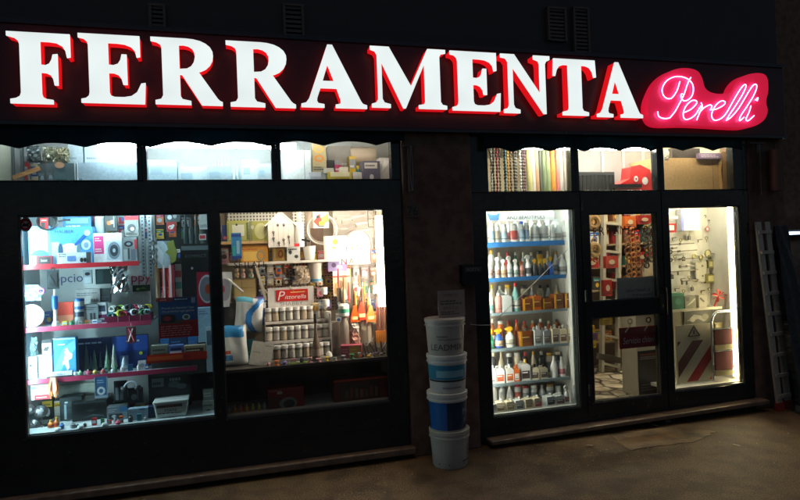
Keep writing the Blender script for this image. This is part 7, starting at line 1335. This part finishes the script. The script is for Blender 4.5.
# ------------------------------------------------------------------ leave out repeats that stand wholly behind other goods, then count again
import re
HIDDEN = """black carton, eighth from left in the rear row, second shelf of appliance window
black carton, seventh from left in the rear row, second shelf of appliance window
black carton, seventh from left in the rear row, top shelf of appliance window
black craft packet, third from left in the fifth row beside the lamp tube
black hanging packet, second from left, top row beside the black cabinet
black small carton, first from left behind the pier side transom
black small carton, ninth from left behind the far left transom
black small carton, seventh from left behind the far left transom
black small carton, third from left behind the pier side transom
blue carton, eighth from left in the rear row, third shelf of appliance window
blue carton, first from left in the rear row, second shelf of appliance window
blue carton, first from left in the rear row, third shelf of appliance window
blue carton, sixth from left in the rear row, top shelf of appliance window
blue hanging packet, fifth from left, middle row beside the black cabinet
bright red stock box, first from left on the third lowest inside shelf
bright red stock box, fourth from left on the third lowest inside shelf
bright red stock box, second from left on the highest inside shelf
brown bottle with cream top, eleventh from left in rear row, fourth bottle shelf
brown craft box, fourth from left on the white shelf in the jar window
brown stock box, eighth from left on the lowest inside shelf
brown stock box, first from left on the highest inside shelf
brown stock box, ninth from left on the third highest inside shelf
cream bottle with cream top, eleventh from left in rear row, third bottle shelf
cream bottle with white top, tenth from left in rear row, top bottle shelf
cream bottle with yellow top, tenth from left in rear row, fifth bottle shelf
cream craft box, fifth from left on the white shelf in the jar window
cream craft packet, first from left in the first row beside the lamp tube
cream craft packet, fourth from left in the first row beside the lamp tube
cream craft packet, third from left in the first row beside the lamp tube
cream small carton, tenth from left behind the far left transom
cream small carton, twelfth from left behind the pier side transom
cream stock box, eighth from left on the highest inside shelf
cream stock box, ninth from left on the highest inside shelf
cream stock box, second from left on the middle inside shelf
cream stock box, sixth from left on the lowest inside shelf
dark bottle with cream top, eleventh from left in rear row, fifth bottle shelf
dark grey stock box, ninth from left on the second highest inside shelf
dark red stock box, fifth from left on the highest inside shelf
dark red stock box, first from left on the third highest inside shelf
dark red stock box, ninth from left on the middle inside shelf
dark red stock box, ninth from left on the second lowest inside shelf
dark red stock box, second from left on the second highest inside shelf
dark red stock box, sixth from left on the highest inside shelf
dark red stock box, sixth from left on the second lowest inside shelf
fifth small dark clip on the cream back wall
fourth small dark clip on the cream back wall
green bottle with white top, eleventh from left in rear row, second bottle shelf
green carton, fourth from left in the rear row, third shelf of appliance window
green hanging packet, seventh from left in the first row of the brown pegboard
grey carton, eleventh from left in the rear row, third shelf of appliance window
grey carton, fifth from left in the rear row, second shelf of appliance window
grey carton, fifth from left in the rear row, third shelf of appliance window
grey carton, fourth from left in the rear row, floor of appliance window
grey carton, fourth from left in the rear row, top shelf of appliance window
grey carton, second from left in the rear row, top shelf of appliance window
grey carton, third from left in the rear row, third shelf of appliance window
grey craft packet, first from left in the third row beside the lamp tube
grey hanging packet, fifth from left, low row beside the black cabinet
grey small carton, eighth from left behind the far left transom
grey small carton, second from left behind the pier side transom
grey small carton, twelfth from left behind the far left transom
grey stock box, second from left on the third lowest inside shelf
grey stock box, third from left on the highest inside shelf
ninth hanging paint brush from left beside the lamp tube, orange handle
ochre stock box, fourth from left on the highest inside shelf
ochre stock box, ninth from left on the lowest inside shelf
ochre stock box, seventh from left on the highest inside shelf
ochre stock box, seventh from left on the lowest inside shelf
orange bottle with cream top, tenth from left in rear row, fourth bottle shelf
orange carton, fifth from left in the rear row, floor of appliance window
orange carton, ninth from left in the rear row, second shelf of appliance window
orange carton, sixth from left in the rear row, floor of appliance window
orange carton, tenth from left in the rear row, third shelf of appliance window
orange craft packet, second from left in the first row beside the lamp tube
orange hanging packet, fourth from left in the lower row, appliance window top
pale blue carton, fifth from left in the rear row, top shelf of appliance window
pale blue carton, second from left in the rear row, third shelf of appliance window
pale blue carton, sixth from left in the rear row, third shelf of appliance window
pale grey bottle with dark top, fourth from left in rear row, third bottle shelf
pale grey bottle with white top, tenth from left in rear row, third bottle shelf
pale grey slim bottle with dark top, tenth from left, front row, fifth bottle shelf
pink craft box, twelfth from left on the white shelf in the jar window
red bottle with yellow top, tenth from left in rear row, second bottle shelf
red carton, fourteenth from left in the rear row, second shelf of appliance window
reddish small lock pack right of the wall plate
sixth small dark clip on the cream back wall
small black ring hook under the door mid rail
small metal fitting, fifth from left in the third row on the cream wall
small metal fitting, fourth from left in the third row on the cream wall
small metal fitting, sixth from left in the first row on the cream wall
small metal fitting, sixth from left in the fourth row on the cream wall
small metal fitting, sixth from left in the second row on the cream wall
small metal fitting, sixth from left in the third row on the cream wall
teal carton, seventh from left in the rear row, floor of appliance window
teal carton, seventh from left in the rear row, third shelf of appliance window
teal stock box, eighth from left on the second lowest inside shelf
teal stock box, first from left on the second lowest inside shelf
teal stock box, seventh from left on the second lowest inside shelf
tiny green article, second from left along the front, third shelf of appliance window
tiny orange red sticker by the right jamb of the ladder window
tiny white article, first from left along the front, third shelf of appliance window
upper right small lock pack right of the wall plate
white bottle with dark top, eleventh from left in rear row, bottom bottle shelf
white bottle with white top, eleventh from left in rear row, top bottle shelf
white carton, ninth from left in the rear row, third shelf of appliance window
white carton, thirteenth from left in the rear row, floor of appliance window
white carton, twelfth from left in the rear row, floor of appliance window
white craft box, eighth from left on the white shelf in the jar window
white hanging packet, first from left in the fourth row of the brown pegboard
white small carton, eleventh from left behind the far left transom
white small carton, fourteenth from left behind the pier side transom
white small carton, thirteenth from left behind the pier side transom
white stock box, first from left on the lowest inside shelf
white stock box, first from left on the middle inside shelf
white stock box, first from left on the second highest inside shelf
white stock box, fourth from left on the second lowest inside shelf
white stock box, ninth from left on the third lowest inside shelf
white stock box, second from left on the lowest inside shelf
white stock box, second from left on the second lowest inside shelf
white stock box, second from left on the third highest inside shelf
yellow carton, first from left in the rear row, top shelf of appliance window
yellow carton, third from left in the rear row, top shelf of appliance window
yellow craft packet, first from left in the second row beside the lamp tube
yellow hanging packet, second from left in the upper row, appliance window top""".split('\n')
for o in [o for o in bpy.data.objects if o.parent is None and o.get('label') in HIDDEN]:
    for c in list(o.children): bpy.data.objects.remove(c)
    bpy.data.objects.remove(o)
rows = {}
for o in bpy.data.objects:
    m = re.match(r'^(.*), (\w+) from left(.*)$', o.get('label', '')) if o.parent is None else None
    if m and m.group(2) in ORD: rows.setdefault((o['group'], m.group(3)), []).append((ORD.index(m.group(2)), m.group(1), o))
for (g, rest), L in rows.items():
    L.sort(key=lambda e: e[0])
    for k, (_, head, o) in enumerate(L): o['label'] = f'{head}, {ORD[k]} from left{rest}'
# ------------------------------------------------------------------ world, sun, colour management
w = bpy.data.worlds.new('World'); scene.world = w; w.use_nodes = True
nt = w.node_tree; bg = nt.nodes['Background']; sky = nt.nodes.new('ShaderNodeTexSky'); sky.sky_type = 'NISHITA'; sky.sun_disc = False
SUN_EL, SUN_AZ = rad(80), rad(200)
sky.sun_elevation = SUN_EL; sky.sun_rotation = SUN_AZ; nt.links.new(sky.outputs[0], bg.inputs[0]); bg.inputs[1].default_value = .021
sl = bpy.data.lights.new('sun', 'SUN'); so = bpy.data.objects.new('sun', sl); COL.objects.link(so); sl.energy = .18; sl.angle = rad(12); sl.color = (1.0, .66, .37)
so.rotation_euler = Vector((math.sin(SUN_AZ) * math.cos(SUN_EL), math.cos(SUN_AZ) * math.cos(SUN_EL), math.sin(SUN_EL))).to_track_quat('Z', 'Y').to_euler()
vs_ = scene.view_settings; vs_.view_transform = 'Standard'; vs_.look = 'None'; vs_.gamma = 1; vs_.exposure = 0; vs_.use_curve_mapping = False
scene.cycles.max_bounces = 8; scene.cycles.transparent_max_bounces = 16; scene.cycles.caustics_reflective = False; scene.cycles.caustics_refractive = False
